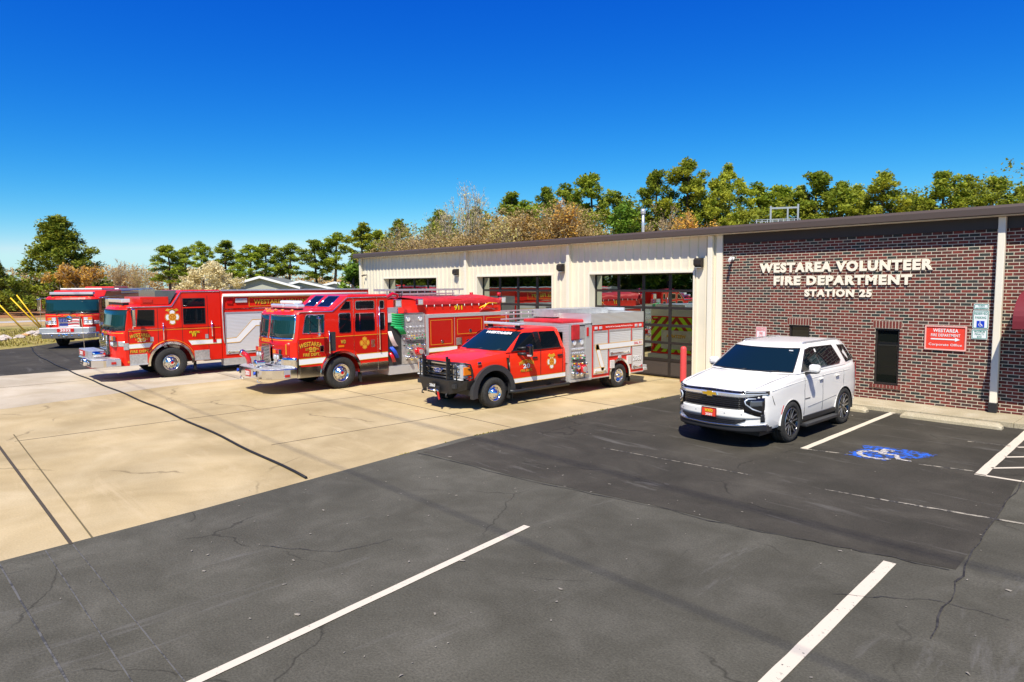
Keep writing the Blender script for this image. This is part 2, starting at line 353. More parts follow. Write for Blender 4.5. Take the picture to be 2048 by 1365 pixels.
sheet('asphalt_lot', [(30,-40),(30,17.2),(-10.50,17.2),(-10.52,11.5),(-10.50,8.2),(-10.05,5.6),(-9.6,3.0),(-9.3,0.7),(-9.2,-40)], 0.0, ASPH)
sheet('asphalt_patch', [(-10.44,16.6),(-10.46,9.4),(-10.10,7.0),(-7.77,7.15),(-5.46,7.56),(-4.03,7.7),(-2.93,7.92),(-1.95,8.15),(-2.05,10.38),(-2.24,12.65),(-2.3,17.1),(-10.4,17.1)], 0.004, ASPHD)
sheet('concrete_apron', [(-9.2,-40),(-9.3,0.7),(-9.6,3.0),(-10.05,5.6),(-10.50,8.2),(-10.52,11.5),(-10.50,17.2),(-10.50,18.28),(-22.6,18.28),(-22.4,6.0),(-21.2,2.0),(-20.6,-40)], 0.0, CONC)
sheet('concrete_pad', [(-20.6,-40),(-21.2,2.0),(-22.4,6.0),(-22.6,18.28),(-31.7,18.28),(-30.3,18.0),(-29.3,4.5),(-28.7,-40)], 0.002, CONCL)
# slab joints in the apron
b = MB()
JX = [(-16.4,0.9)]
for x in (-12.6, -16.5):
    b.box(x-0.008, x+0.008, 5.2 if x > -14 else 1.6, 18.2, 0.001, 0.0045)
for y in (9.6, 13.2):
    b.box(-22.4, -10.55, y-0.008, y+0.008, 0.001, 0.0045)
for x in (-25.8, ): b.box(x-0.008, x+0.008, -5, 18.2, 0.003, 0.0065)
for y in (8.3, 0.2): b.box(-29.0, -22.6, y-0.008, y+0.008, 0.003, 0.0065)
b.prism([(-16.09,1.30),(-9.34,1.36),(-9.34,1.40),(-16.09,1.345),(-30,1.1),(-30,1.06)], 'z', 0.001, 0.006)
tag(b.build('expansion_joint', P('joint_filler', (0.07,0.055,0.035), 0.9)), kind='structure')
b = MB(); b.prism([(-17.3,1.66),(-9.40,1.60),(-9.40,1.62),(-17.3,1.68)], 'z', 0.001, 0.005)
tag(b.build('concrete_seam', P('seam_dark', (0.14,0.11,0.05), 0.9)), kind='structure')
# thin black tube tracing a dark line across the apron
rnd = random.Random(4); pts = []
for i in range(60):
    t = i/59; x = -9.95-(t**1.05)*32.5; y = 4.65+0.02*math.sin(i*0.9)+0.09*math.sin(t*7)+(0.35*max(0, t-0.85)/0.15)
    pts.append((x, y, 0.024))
tag(MB().tube(pts, 0.022, 8).build('dark_line', P('dark_line_black', (0.012,0.012,0.014), 0.7)), 'long thin black line running across the concrete apron and the drive', 'dark_line')
# painted lines
def paint_mat(name, c, thr, col_under=(0.045,0.043,0.04), sc=14):
    m = P(name, c, 0.75); nt = m.node_tree; b = nt.nodes['Principled BSDF']; L = nt.links
    tc = N(nt, 'ShaderNodeTexCoord'); n = N(nt, 'ShaderNodeTexNoise', Scale=sc, Detail=8, Roughness=0.75); L.new(tc.outputs['Object'], n.inputs['Vector'])
    mr = N(nt, 'ShaderNodeMapRange'); mr.inputs[1].default_value = thr-0.03; mr.inputs[2].default_value = thr+0.03; L.new(n.outputs[0], mr.inputs[0])
    mx = N(nt, 'ShaderNodeMix', data_type='RGBA'); mx.inputs[6].default_value = (*c, 1); mx.inputs[7].default_value = (*col_under, 1); L.new(mr.outputs[0], mx.inputs[0]); L.new(mx.outputs[2], b.inputs['Base Color'])
    return m
LINE = paint_mat('line_paint', (0.64,0.56,0.43), 0.63, sc=24); LINEW = paint_mat('worn_line_paint', (0.36,0.32,0.24), 0.50, (0.045,0.042,0.036), 7)
BLUEP = paint_mat('worn_blue_paint', (0.012,0.12,0.60), 0.495, (0.04,0.04,0.04), 9)
def line(name, p, q, wd, mat, z=0.008, rag=0.0):
    p, q = Vector(p), Vector(q); d = (q-p).normalized(); n = Vector((-d.y, d.x))*wd/2; k = max(2, int((q-p).length/0.25)); rn = random.Random(int(p.x*100))
    a, c = [], []
    for i in range(k+1):
        t = p+(q-p)*i/k; a.append(t+n*(1+rn.uniform(-rag, rag))); c.append(t-n*(1+rn.uniform(-rag, rag)))
    b = MB()
    for i in range(k): b.face([(*a[i], z), (*c[i], z), (*c[i+1], z), (*a[i+1], z)])
    return tag(b.build(name, mat), kind='structure')
line('parking_line', (-6.02,5.74), (-5.26,1.0), 0.10, LINE, rag=0.07)
line('parking_line', (-2.49,7.84), (-2.29,4.2), 0.125, LINE, rag=0.05)
line('parking_line', (-5.40,12.2), (-5.51,17.12), 0.125, LINE, rag=0.08)
line('parking_line', (-2.73,12.5), (-2.90,16.9), 0.15, LINE, rag=0.08)
line('parking_line', (-2.80,12.50), (0.4,12.72), 0.08, LINE)
for i in range(5):
    y = 13.15+1.0*i; line('hatch_line', (-2.70-0.02*i, y-0.05), (-0.2, y+2.85), 0.075, LINE)
line('worn_line', (-5.45,12.17), (-4.68,12.36), 0.05, LINEW); line('worn_line', (-3.6,12.52), (-2.85,12.68), 0.05, LINEW)
line('worn_line', (-4.09,9.98), (-3.36,10.07), 0.03, LINEW); line('worn_line', (-3.36,10.07), (-1.76,10.33), 0.06, LINEW)
line('worn_line', (-8.0,9.6), (-5.2,9.9), 0.025, LINEW); line('worn_line', (-5.5,17.0), (-2.6,17.08), 0.05, LINEW)
line('worn_line', (-3.5,15.0), (-2.85,15.12), 0.05, LINEW)
rn = random.Random(3)
bp_ = [(-4.72,12.27),(-4.60,12.42),(-4.74,12.55),(-4.66,12.68),(-4.72,12.83),(-4.62,12.98),(-4.78,13.24),(-4.50,13.34),(-4.24,13.43),(-3.9,13.45),(-3.57,13.43),(-3.62,13.12),(-3.72,12.95),(-3.80,12.78),(-3.95,12.72),(-4.1,12.55),(-4.0,12.38),(-4.25,12.33),(-4.45,12.25),(-4.58,12.32)]
tag(MB().face([(x, y, 0.008) for x, y in bp_]) and None or (lambda b: (b.face([(x, y, 0.008) for x, y in bp_]), b.build('blue_paint_patch', BLUEP))[1])(MB()), kind='structure')
b = MB()   # worn wheelchair stencil
ro = arc(-4.30, 12.66, 0.33, 100, 330, 18); ri = arc(-4.30, 12.66, 0.235, 100, 330, 18); zz = 0.0125
for i in range(18): b.face([(*ro[i], zz), (*ri[i], zz), (*ri[i+1], zz), (*ro[i+1], zz)])
def stroke(b, p, q, wd, z):
    p, q = Vector(p), Vector(q); d = (q-p).normalized(); n = Vector((-d.y, d.x))*wd/2
    b.face([(*(p+n), z), (*(p-n), z), (*(q-n), z), (*(q+n), z)])
stroke(b, (-4.33,13.16), (-4.27,12.78), 0.12, zz+.001); stroke(b, (-4.38,13.14), (-4.18,13.14), 0.14, zz+.002); stroke(b, (-4.27,12.80), (-4.05,12.86), 0.09, zz+.003); stroke(b, (-4.07,12.88), (-3.92,12.58), 0.09, zz); stroke(b, (-3.94,12.60), (-3.74,12.60), 0.06, zz+.001)
tag(b.build('wheelchair_marking', paint_mat('stencil_white', (0.55,0.50,0.43), 0.52, (0.03,0.05,0.12), 16)), kind='structure')
# sidewalk and wheel stops
b = MB()
xs = [-10.45, -8.6, -6.75, -4.95, -3.2, -1.4, 0.4, 2.2, 4.0]
for i in range(len(xs)-1): b.box(xs[i]+0.004, xs[i+1]-0.004, 17.15, 18.27, -0.1, 0.10, bev=0.01)
tag(b.build('sidewalk', WALK), kind='structure')
def wheel_stop(x0, x1, y, label):
    prof = [(y-0.10,0.005),(y-0.10,0.06),(y-0.065,0.125),(y+0.065,0.125),(y+0.10,0.06),(y+0.10,0.005)]
    b = MB(); n = len(prof); S = [(x0, 0.5), (x0+0.07, 1), (x1-0.07, 1), (x1, 0.5)]; rings = []
    for x, k in S: rings.append([b.bm.verts.new((x, yy, 0.005+(zz-0.005)*k)) for yy, zz in prof])
    for i in range(3):
        for j in range(n): b.bm.faces.new((rings[i][j], rings[i][(j+1) % n], rings[i+1][(j+1) % n], rings[i+1][j]))
    b.bm.faces.new(rings[0]); b.bm.faces.new(rings[-1][::-1])
    o = b.build('wheel_stop', WALK); reloc(o, ((x0+x1)/2, y, 0.005)); return tag(o, label, 'wheel stop', 'concrete wheel stops in front of the brick wall')
wheel_stop(-5.20, -3.30, 16.72, 'long pale concrete wheel stop in the empty accessible parking bay')
wheel_stop(-7.80, -5.93, 16.72, 'concrete wheel stop poking out behind the white SUV rear tyre')
SEAM = paint_mat('seam_grey', (0.12,0.115,0.10), 0.52, (0.05,0.048,0.042), 6); CRK = paint_mat('crack_dark', (0.020,0.018,0.015), 0.50, (0.05,0.046,0.038), 7)
line('asphalt_seam', (-9.2,0.68), (-5.6,0.83), 0.018, SEAM, .005, .3); line('asphalt_seam', (-9.3,1.12), (-5.6,1.18), 0.012, SEAM, .005, .3); line('asphalt_seam', (-9.3,1.39), (-5.4,1.48), 0.012, SEAM, .005, .3)
def crack(pts, wd=.012):
    rn = random.Random(len(pts)); P2 = []
    for (a, c) in zip(pts, pts[1:]):
        for k in range(8): t = k/8; P2.append((a[0]+(c[0]-a[0])*t+rn.gauss(0,.018), a[1]+(c[1]-a[1])*t+rn.gauss(0,.018)))
    b = MB()
    for p, q in zip(P2, P2[1:]): 
        d = (Vector(q)-Vector(p)); n = Vector((-d.y, d.x)).normalized()*wd/2*rn.uniform(.5,1.4); b.face([(p[0]+n.x,p[1]+n.y,.0085),(p[0]-n.x,p[1]-n.y,.0085),(q[0]-n.x,q[1]-n.y,.0085),(q[0]+n.x,q[1]+n.y,.0085)])
    tag(b.build('asphalt_crack', CRK), kind='structure')
crack([(-10.1,6.9),(-7.77,7.08),(-5.46,7.5),(-4.03,7.67),(-2.93,7.9),(-1.9,8.11)], .014); crack([(-2.2,12.7),(-2.08,10.38),(-1.88,8.04),(-1.66,6.15)], .018); crack([(-2.6,6.6),(-1.9,7.2),(-1.2,7.3)],.007); crack([(-7.7,3.0),(-6.9,3.6),(-6.8,4.4)],.007)
V_, F_ = [], []; rg = random.Random(12)
for i in range(200):
    x = rg.uniform(-10,0) if i % 3 else rg.uniform(-10,-4); y = rg.uniform(1,16.5) if i % 2 else rg.uniform(2,9)
    if x < -9.5 and y < 3: continue
    r_ = rg.choice([.006,.008,.010,.014,.022 if i % 7 == 0 else .008]); k0 = len(V_); n_ = rg.choice([3,4,5]); a0 = rg.uniform(0,6.28)
    z_ = .0095; e_ = rg.uniform(1,2.6); c_ = rg.uniform(0,3.14)
    for j in range(n_):
        u_, v_ = r_*e_*math.cos(a0+6.28*j/n_), r_*math.sin(a0+6.28*j/n_); V_.append((x+u_*math.cos(c_)-v_*math.sin(c_), y+u_*math.sin(c_)+v_*math.cos(c_), z_+rg.uniform(0,.006)))
    V_.append((x, y, z_+r_*.5))
    for j in range(n_): F_.append((k0+j, k0+(j+1) % n_, k0+n_))
me_ = bpy.data.meshes.new('gravel'); me_.from_pydata(V_, [], F_); me_.materials.append(P('gravel_chip',(.26,.23,.18),.8)); o = bpy.data.objects.new('gravel', me_); COL.objects.link(o); tag(o, 'small pale stone chips and leaf scraps scattered over the asphalt', 'gravel', None, 'stuff')
# ------------------------------------------------------------------ FIRE STATION
WY = 18.30
SIDING = vary(P('cream_siding', (0.76,0.69,0.53), 0.45), 0.8, 0.06); TRIM = P('cream_trim', (0.80,0.74,0.60), 0.45); BROWN = P('brown_fascia', (0.085,0.062,0.05), 0.4); DBRONZE = P('dark_bronze', (0.030,0.024,0.021), 0.4); PANELB = P('bronze_panel', (0.07,0.056,0.048), 0.45)
def brick_mat():
    m = P('brick', (0.2,0.05,0.04), 0.85); nt = m.node_tree; b = nt.nodes['Principled BSDF']; L = nt.links
    tc = N(nt, 'ShaderNodeTexCoord'); sp = N(nt, 'ShaderNodeSeparateXYZ'); L.new(tc.outputs['Object'], sp.inputs[0]); cb = N(nt, 'ShaderNodeCombineXYZ'); L.new(sp.outputs['X'], cb.inputs['X']); L.new(sp.outputs['Z'], cb.inputs['Y'])
    def brick(c1, c2, mo, ms): 
        t = N(nt, 'ShaderNodeTexBrick', Scale=1.0); t.inputs['Color1'].default_value = (*c1, 1); t.inputs['Color2'].default_value = (*c2, 1); t.inputs['Mortar'].default_value = (*mo, 1)
        t.inputs['Mortar Size'].default_value = ms; t.inputs['Mortar Smooth'].default_value = 0.15; t.inputs['Bias'].default_value = 0; t.inputs['Brick Width'].default_value = 0.215; t.inputs['Row Height'].default_value = 0.0755; t.offset = 0.5
        L.new(cb.outputs[0], t.inputs['Vector']); return t
    t = brick((0,0,0), (1,1,1), (0.5,0.5,0.5), 0.0072)
    cr = N(nt, 'ShaderNodeValToRGB'); L.new(t.outputs['Color'], cr.inputs[0]); e = cr.color_ramp.elements; cr.color_ramp.interpolation = 'CONSTANT'
    for i, (p, c) in enumerate([(0, (0.030,0.033,0.028)), (0.13, (0.080,0.024,0.017)), (0.30, (0.115,0.024,0.017)), (0.52, (0.145,0.026,0.018)), (0.66, (0.175,0.033,0.022)), (0.78, (0.12,0.030,0.022)), (0.93, (0.060,0.036,0.030))]):
        if i < 2: el = e[i]; el.position = p
        else: el = e.new(p)
        el.color = (*c, 1)
    n = N(nt, 'ShaderNodeTexNoise', Scale=25, Detail=4); L.new(tc.outputs['Object'], n.inputs['Vector']); mr = N(nt, 'ShaderNodeMapRange'); mr.inputs[1].default_value = 0.3; mr.inputs[2].default_value = 0.7; mr.inputs[3].default_value = 0.7; mr.inputs[4].default_value = 1.35; L.new(n.outputs[0], mr.inputs[0])
    mu = N(nt, 'ShaderNodeMix', data_type='RGBA', blend_type='MULTIPLY'); mu.inputs[0].default_value = 1; L.new(cr.outputs[0], mu.inputs[6]); L.new(mr.outputs[0], mu.inputs[7])
    mx = N(nt, 'ShaderNodeMix', data_type='RGBA'); mx.inputs[7].default_value = (0.60,0.54,0.41,1); L.new(t.outputs['Fac'], mx.inputs[0]); L.new(mu.outputs[2], mx.inputs[6]); L.new(mx.outputs[2], b.inputs['Base Color'])
    iv = N(nt, 'ShaderNodeMath', operation='SUBTRACT'); iv.inputs[0].default_value = 1; L.new(t.outputs['Fac'], iv.inputs[1])
    bp = N(nt, 'ShaderNodeBump', Strength=0.6, Distance=0.008); L.new(iv.outputs[0], bp.inputs['Height']); L.new(bp.outputs[0], b.inputs['Normal'])
    return m
BRICK = brick_mat()
SOLD = vary(P('soldier_brick', (0.16,0.035,0.025), 0.85), 30, 0.4); MORT = P('mortar', (0.6,0.54,0.42), 0.9)
def door_glass():
    m = P('door_glass', (0.50,0.54,0.46), 0.01, 1.0); nt = m.node_tree; b = nt.nodes['Principled BSDF']
    tc = N(nt, 'ShaderNodeTexCoord'); n = N(nt, 'ShaderNodeTexNoise', Scale=1.6, Detail=1); nt.links.new(tc.outputs['Object'], n.inputs['Vector'])
    bp = N(nt, 'ShaderNodeBump', Strength=0.10, Distance=0.015); nt.links.new(n.outputs[0], bp.inputs['Height']); nt.links.new(bp.outputs[0], b.inputs['Normal'])
    return m
DGLASS = door_glass(); WGLASS = P('office_glass', (0.008,0.010,0.008), 0.01, 0.0, 0.0, ior=1.55)
st = empty('fire_station', (-14, WY, 0), 0, 'long fire station with cream metal bays and a brick office end under a brown eave', 'building')
OFF = (14, -WY, 0)
doors = [(-29.55,-25.05),(-22.15,-17.75),(-15.88,-11.66)]
DT = 3.40
b = MB()
def ribs(b, x0, x1, z0, z1, y=WY):
    pts = [(x0, y)]; x = x0
    n = max(1, round((x1-x0)/0.305)); p = (x1-x0)/n
    for i in range(n):
        a = x0+i*p
        pts += [(a+0.01, y), (a+0.03, y-0.035), (a+0.075, y-0.035), (a+0.095, y)]
    pts += [(x1, y)]
    for i in range(len(pts)-1):
        (xa, ya), (xb, yb) = pts[i], pts[i+1]
        if xb-xa < 1e-6: continue
        b.face([(xa, ya, z0), (xb, yb, z0), (xb, yb, z1), (xa, ya, z1)])
edge = -31.72
for d0, d1 in doors:
    ribs(b, edge, d0-0.06, 0.02, 4.5); ribs(b, d0-0.06, d1+0.06, DT+0.06, 4.5); edge = d1+0.06
ribs(b, edge, -10.68, 0.02, 4.5)
b.build('metal_wall', SIDING, st, OFF, norm=False)
for d0, d1 in doors:   # jambs and head
    for x0, x1 in ((d0-0.06, d0), (d1, d1+0.06)): MB().box(x0, x1, WY-0.05, WY+0.31, 0.01, DT+0.06).build('door_jamb', TRIM, st, OFF)
    MB().box(d0, d1, WY-0.05, WY+0.31, DT, DT+0.06).build('door_head', TRIM, st, OFF)
b = MB(); b.box(-31.72, 12, WY+0.33, 38, 0.01, 4.45); b.box(-31.72,-31.5,WY+.01,WY+0.33,.01,4.45); b.build('inner_wall', SIDING, st, OFF)
for d0, d1 in doors:
    fr = MB(); rows = [0.02,0.56,1.12,1.69,2.26,2.83,DT]; cw = (d1-d0)/4; yy = WY+0.27
    for i, z in enumerate(rows): fr.box(d0, d1, yy, yy+0.05, max(0.02, z-0.04), min(DT, z+0.045))
    for k in range(5):
        x = d0+cw*k; fr.box(max(d0, x-0.045), min(d1, x+0.045), yy-0.004, yy+0.045, 0.02, DT-0.003)
    gd = fr.build('garage_door', DBRONZE, st, OFF)
    pl = MB()
    for k in range(4): pl.box(d0+cw*k+0.045, d0+cw*(k+1)-0.045, yy+0.018, yy+0.03, 0.06, 0.52)
    pl.build('solid_panel', PANELB, gd, OFF)
    g = MB(); g.face([(d0, yy+0.025, 0.56), (d1, yy+0.025, 0.56), (d1, yy+0.025, DT), (d0, yy+0.025, DT)]); g.build('glass', DGLASS, gd, OFF)
# brick wall with two window openings
wins = [(-8.60,-8.03,0.48,1.90),(-6.37,-5.80,0.48,1.90)]
b = MB(); BX0, BX1, BZ0, BZ1 = -10.66, 9.0, 0.02, 4.22
xs = sorted({BX0, BX1, *[w_[0] for w_ in wins], *[w_[1] for w_ in wins]})
for i in range(len(xs)-1):
    hole = [w_ for w_ in wins if abs(w_[0]-xs[i]) < 1e-6]
    segs = [(BZ0, BZ1)] if not hole else [(BZ0, hole[0][2]), (hole[0][3], BZ1)]
    for z0, z1 in segs: b.face([(xs[i], WY-0.02, z0), (xs[i+1], WY-0.02, z0), (xs[i+1], WY-0.02, z1), (xs[i], WY-0.02, z1)])
for x0, x1, z0, z1 in wins:
    b.face([(x0,WY-.02,z0),(x0,WY+.15,z0),(x0,WY+.15,z1),(x0,WY-.02,z1)]); b.face([(x1,WY-.02,z0),(x1,WY-.02,z1),(x1,WY+.15,z1),(x1,WY+.15,z0)]); b.face([(x0,WY-.02,z1),(x0,WY+.15,z1),(x1,WY+.15,z1),(x1,WY-.02,z1)])
b.face([(BX0, WY-.02, BZ0), (BX0, WY-.02, BZ1), (BX0, WY+.1, BZ1), (BX0, WY+.1, BZ0)])
b.build('brick_wall', BRICK, st, (14, -WY, 0), norm=False)
for x0, x1, z0, z1 in wins:
    f = MB(); f.box(x0, x0+0.045, WY+0.02, WY+0.09, z0, z1); f.box(x1-0.045, x1, WY+0.02, WY+0.09, z0, z1); f.box(x0+.045, x1-.045, WY+0.022, WY+0.088, z1-0.05, z1); f.box(x0+.045, x1-.045, WY+0.022, WY+0.088, z0, z0+0.05)
    wo = f.build('window', DBRONZE, st, OFF)
    g = MB(); g.face([(x0, WY+0.06, z0), (x1, WY+0.06, z0), (x1, WY+0.06, z1), (x0, WY+0.06, z1)]); g.build('glass', WGLASS, wo, OFF)
    s_ = MB(); k = 9; pw = (x1-x0+0.16)/k
    for i in range(k):
        a = x0-0.08+i*pw; s_.box(a+0.005, a+pw-0.005, WY-0.055, WY+0.05, z0-0.085, z0-0.005)
    s_.box(x0-0.08, x1+0.08, WY-0.05, WY+0.045, z0-0.08, z0-0.008, mi=1); s_.build('sill', [SOLD, MORT], wo, OFF)
    s_ = MB(); k = 9; pw = (x1-x0+0.10)/k
    for i in range(k):
        a = x0-0.05+i*pw; s_.box(a+0.007, a+pw-0.007, WY-0.028, WY-0.005, z1+0.01, z1+0.185)
    s_.box(x0-0.05, x1+0.05, WY-0.024, WY-0.006, z1, z1+0.19, mi=1); s_.build('lintel', [SOLD, MORT], wo, OFF)
# fascia, gutter, soffit, roof
b = MB(); b.prism([(WY-0.36,4.50),(WY-0.40,4.52),(WY-0.40,4.66),(WY-0.37,4.72),(WY-0.34,4.72),(WY-0.34,4.50)], 'x', -31.95, 9.0)
b.box(-31.95, -31.9, WY-0.34, 38, 4.5, 4.74); b.build('gutter', BROWN, st, OFF)
b = MB(); b.box(-31.88, 9, WY-0.34, WY+0.3, 4.49, 4.52); b.build('soffit', TRIM, st, OFF)
b = MB(); b.box(-10.64, 9.0, WY-0.05, WY+0.05, 4.222, 4.49); b.build('fascia_band', P('brown_band', (0.035,0.027,0.024), 0.5), st, OFF)
b = MB(); b.prism([(WY-0.38,4.70),(28.2,5.02),(38.4,4.70),(38.4,4.6),(28.2,4.92),(WY-0.34,4.6)], 'x', -31.97, 9.0); b.build('roof', P('roof_metal', (0.42,0.40,0.37), 0.4, 0.3), st, OFF)
def downspout(x0, x1, dark=False):
    b = MB(); b.box(x0, x1, WY-0.17, WY-0.04, 0.32 if dark else 0.02, 4.48, bev=0.012)
    o = b.build('downspout', TRIM, st, OFF)
    if dark: MB().box(x0-0.01, x1+0.01, WY-0.19, WY-0.025, 0.10, 0.32, bev=0.01).build('boot', BLKP, o, OFF)
for a in ((-31.74,-31.60),(-22.88,-22.74),(-16.90,-16.76),(-11.10,-10.94)): downspout(*a)
downspout(-3.86, -3.72, True)
MB().box(-10.86, -10.66, WY-0.075, WY+0.02, 0.02, 4.48).build('corner_trim', TRIM, st, OFF)
MB().box(-24.4, -24.2, 27, 27.2, 5, 5.1).build('roof_cap', BROWN, st, OFF)
# big wall lettering
CREAM = P('cream_letters', (0.88,0.79,0.62), 0.5)
wl = empty('wall_lettering', (-7.3, WY-0.02, 2.6), 0, 'cream raised letters naming the volunteer fire department and station on the brick wall', 'wall lettering')
for body, x0, x1, z0, z1 in (('WESTAREA VOLUNTEER', -9.49, -5.13, 3.34, 3.61), ('FIRE DEPARTMENT', -9.06, -5.57, 2.99, 3.24), ('STATION 25', -8.18, -6.47, 2.68, 2.88)):
    text(body, CREAM, wl, onF((x0+x1)/2+7.3, -0.012, (z0+z1)/2-2.6), x1-x0, z1-z0, 0.03, bold=0.055, name='letters', space=1.2)
# signs on the wall
def sign(name, x0, x1, z0, z1, label, base, trim=None, y=WY-0.03):
    t = empty(name, ((x0+x1)/2, y, (z0+z1)/2), 0, label, 'sign'); hw, hh = (x1-x0)/2, (z1-z0)/2
    MB().prism(rrect(-hw, hw, -hh, hh, 0.02), 'y', -0.012, 0.006).build('panel', base, t)
    if trim: MB().ring(rrect(-hw+.01, hw-.01, -hh+.01, hh-.01, 0.02), rrect(-hw+.022, hw-.022, -hh+.022, hh-.022, 0.015), 'y', -0.0145, -0.010).build('border', trim, t)
    return t
SRED = P('sign_red', (0.78,0.055,0.03), 0.4); SPINK = P('sign_border_pink', (0.8,0.42,0.36), 0.5); SWHITE = P('sign_white', (0.8,0.82,0.8), 0.4)
t = sign('office_sign', -5.24, -4.38, 1.44, 2.02, 'red sign with an arrow pointing right to the corporate office', SRED)
MB().ring(rrect(-.43,.43,-.29,.29,.02), rrect(-.40,.40,-.26,.26,.02), 'y', -0.03, 0.01).build('border', SPINK, t)
text('WESTAREA', SWHITE, t, onF(0.0,-0.013,0.175), 0.52, 0.085, 0.004, 0.02); text('FIRE DEPARTMENT', SWHITE, t, onF(0,-0.013,0.065), 0.60, 0.065, 0.004, 0.01); text('Corporate Office', SWHITE, t, onF(0,-0.013,-0.165), 0.68, 0.075, 0.004, 0.005)
MB().prism([(-.3,-.045),(.2,-.045),(.2,-.075),(.3,-.03),(.2,.015),(.2,-.015),(-.3,-.015)], 'y', -0.018, -0.012).build('arrow', SWHITE, t)
t = sign('van_sign', -4.27, -3.98, 2.42, 2.55, 'small white and green van accessible plate topmost of the parking signs', SWHITE, GREENTX)
text('VAN', GREENTX, t, onF(0,-0.013,0.02), 0.12, 0.04, 0.002, 0.02); text('ACCESSIBLE', GREENTX, t, onF(0,-0.013,-0.03), 0.2, 0.03, 0.002)
t = sign('reserved_sign', -4.28, -3.97, 1.98, 2.40, 'white reserved parking sign with a blue wheelchair square', SWHITE, GREENTX)
text('RESERVED', GREENTX, t, onF(0,-0.013,0.14), 0.25, 0.06, 0.002, 0.015); text('PARKING', GREENTX, t, onF(0,-0.013,0.045), 0.21, 0.055, 0.002, 0.015)
MB().box(-.075,.075,-.016,-.011,-.18,-.03).build('blue_square', BLUE_S, t)
b = MB(); a1 = arc(-0.005,-.12,.035,120,400,14); a2 = arc(-0.005,-.12,.026,120,400,14); b.ring(a1, a2, 'y', -.019, -.0165, closed=False); b.prism([(-.015,-.06),(-.003,-.06),(.002,-.105),(.028,-.108),(.045,-.15),(.034,-.154),(.02,-.118),(-.008,-.118)], 'y', -.0195, -.017); b.cyl((-.01,-.0165,-.05),(-.01,-.0195,-.05),.009,10); b.build('wheelchair_symbol', SWHITE, t)
t = sign('penalty_sign', -4.29, -3.98, 1.74, 1.96, 'white maximum penalty plate lowest of the parking signs', SWHITE, GREENTX)
text('MAXIMUM\nPENALTY\n$250', GREENTX, t, onF(0,-0.013,0), 0.2, 0.17, 0.002, 0.01)
t = sign('fire_chief_sign', -9.56, -9.25, 1.44, 1.80, 'white sign with red words reserving the space for the fire chief', P('sign_pinkwhite',(0.8,0.72,0.72),.5), REDTXT)
text('RESERVED\nFIRE\nCHIEF', REDTXT, t, onF(0,-0.013,0), 0.24, 0.29, 0.002, 0.015)
# wall lights
def wall_light(x, z, label):
    t = empty('wall_light', (x, WY-0.04, z), 0, label, 'wall light', 'dark box lights along the metal wall')
    MB().prism([(0,-.14),(0,.14),(-.12,.14),(-.2,.08),(-.2,-.06),(-.1,-.14)], 'x', -.12, .12).build('housing', DBRONZE, t)
    MB().box(-.09,.09,-.16,-.03,-.155,-.142).build('lens', CLEAR, t)
wall_light(-23.5, 3.62, 'dark wall light beside the downspout between the first two bays, leftmost of three')
wall_light(-17.2, 3.67, 'dark wall light between the second and third bay doors, middle of three')
wall_light(-11.42, 3.69, 'dark wall light right of the last bay door by the brick, nearest of three')
t = empty('security_camera', (-10.32, WY-0.03, 3.78), 0, 'small white security camera high on the left end of the brick wall', 'camera')
MB().cyl((0,0,0),(0,-.05,0),.05).cyl((0,-.05,0),(0,-.16,-.03),.018).build('bracket', WHITE, t)
MB().cyl((-.02,-.10,.02),(.06,-.34,-.07),.045,14).build('camera_body', WHITE, t)
t = empty('security_camera', (-31.2, WY-0.03, 3.62), 0, 'tiny security camera near the far left corner of the metal wall', 'camera')
MB().cyl((0,0,0),(0,-.12,-.02),.03).cyl((-.05,-.1,0),(-.16,-.2,-.06),.04).build('camera_body', BROWN, t)
# awning over the office entrance
AW = P('maroon_canvas', (0.16,0.012,0.02), 0.7)
t = empty('awning', (-2.19, WY-0.03, 2.06), 0, 'maroon barrel awning at the right edge of the brick wall', 'awning')
prof = [(0,0.78)]+[(-1.0*math.sin(R(a)), 0.16+0.62*math.cos(R(a))) for a in range(10, 91, 10)]+[(-1.0,0.0),(-.985,0.0)]+[(-.985*math.sin(R(a)), 0.16+0.60*math.cos(R(a))) for a in range(90, 0, -10)]+[(0,.76)]
MB().prism(prof, 'x', -1.15, 1.6).build('canvas', AW, t)
MB().prism([(0,0.0),(0,0.775)]+[(-.98*math.sin(R(a)), 0.16+0.60*math.cos(R(a))) for a in range(10, 91, 10)]+[(-.98,0.0)], 'x', -1.148, -1.138).build('end_panel', AW, t)
# bollard
t = empty('bollard', (-11.72, WY-0.42, 0), 0, 'red painted steel bollard between the last bay door and the white SUV', 'bollard')
MB().lathe([(0,1.13),(.05,1.12),(.085,1.09),(.095,1.04),(.095,0)], (0,0,0), 'z', 20).build('post', P('faded_red', (0.60,0.06,0.06), 0.5), t)
# roof items
t = empty('vent_pipe', (-14.05, WY+0.6, 4.66), 0, 'grey metal vent pipe with a cap rising above the eave', 'vent pipe')
MB().cyl((0,0,0),(0,0,.78),.05,14).build('pipe', ALU, t); MB().cyl((0,0,.76),(0,0,.92),.085,14).build('cap', ALU, t)
t = empty('roof_platform', (-15.4, 31.2, 0), R(32), 'grey steel railed platform standing behind the roof ridge', 'platform'); t.scale = (.95,.95,.965)
GAL = P('galvanised', (0.30,0.33,0.34), 0.5, 0.3)
b = MB(); b.box(-1.0,1.0,-.5,.5,5.55,5.62)
for x in (-1,1):
    for y in (-.5,.5): b.cyl((x,y,0),(x,y,5.6),.06,8)
b.build('deck', GAL, t)
b = MB()
for z in (5.95,6.25):
    for y in (-.5,.5): b.cyl((-1,y,z),(1,y,z),.022,6)
    for x in (-1,1): b.cyl((x,-.5,z),(x,.5,z),.022,6)
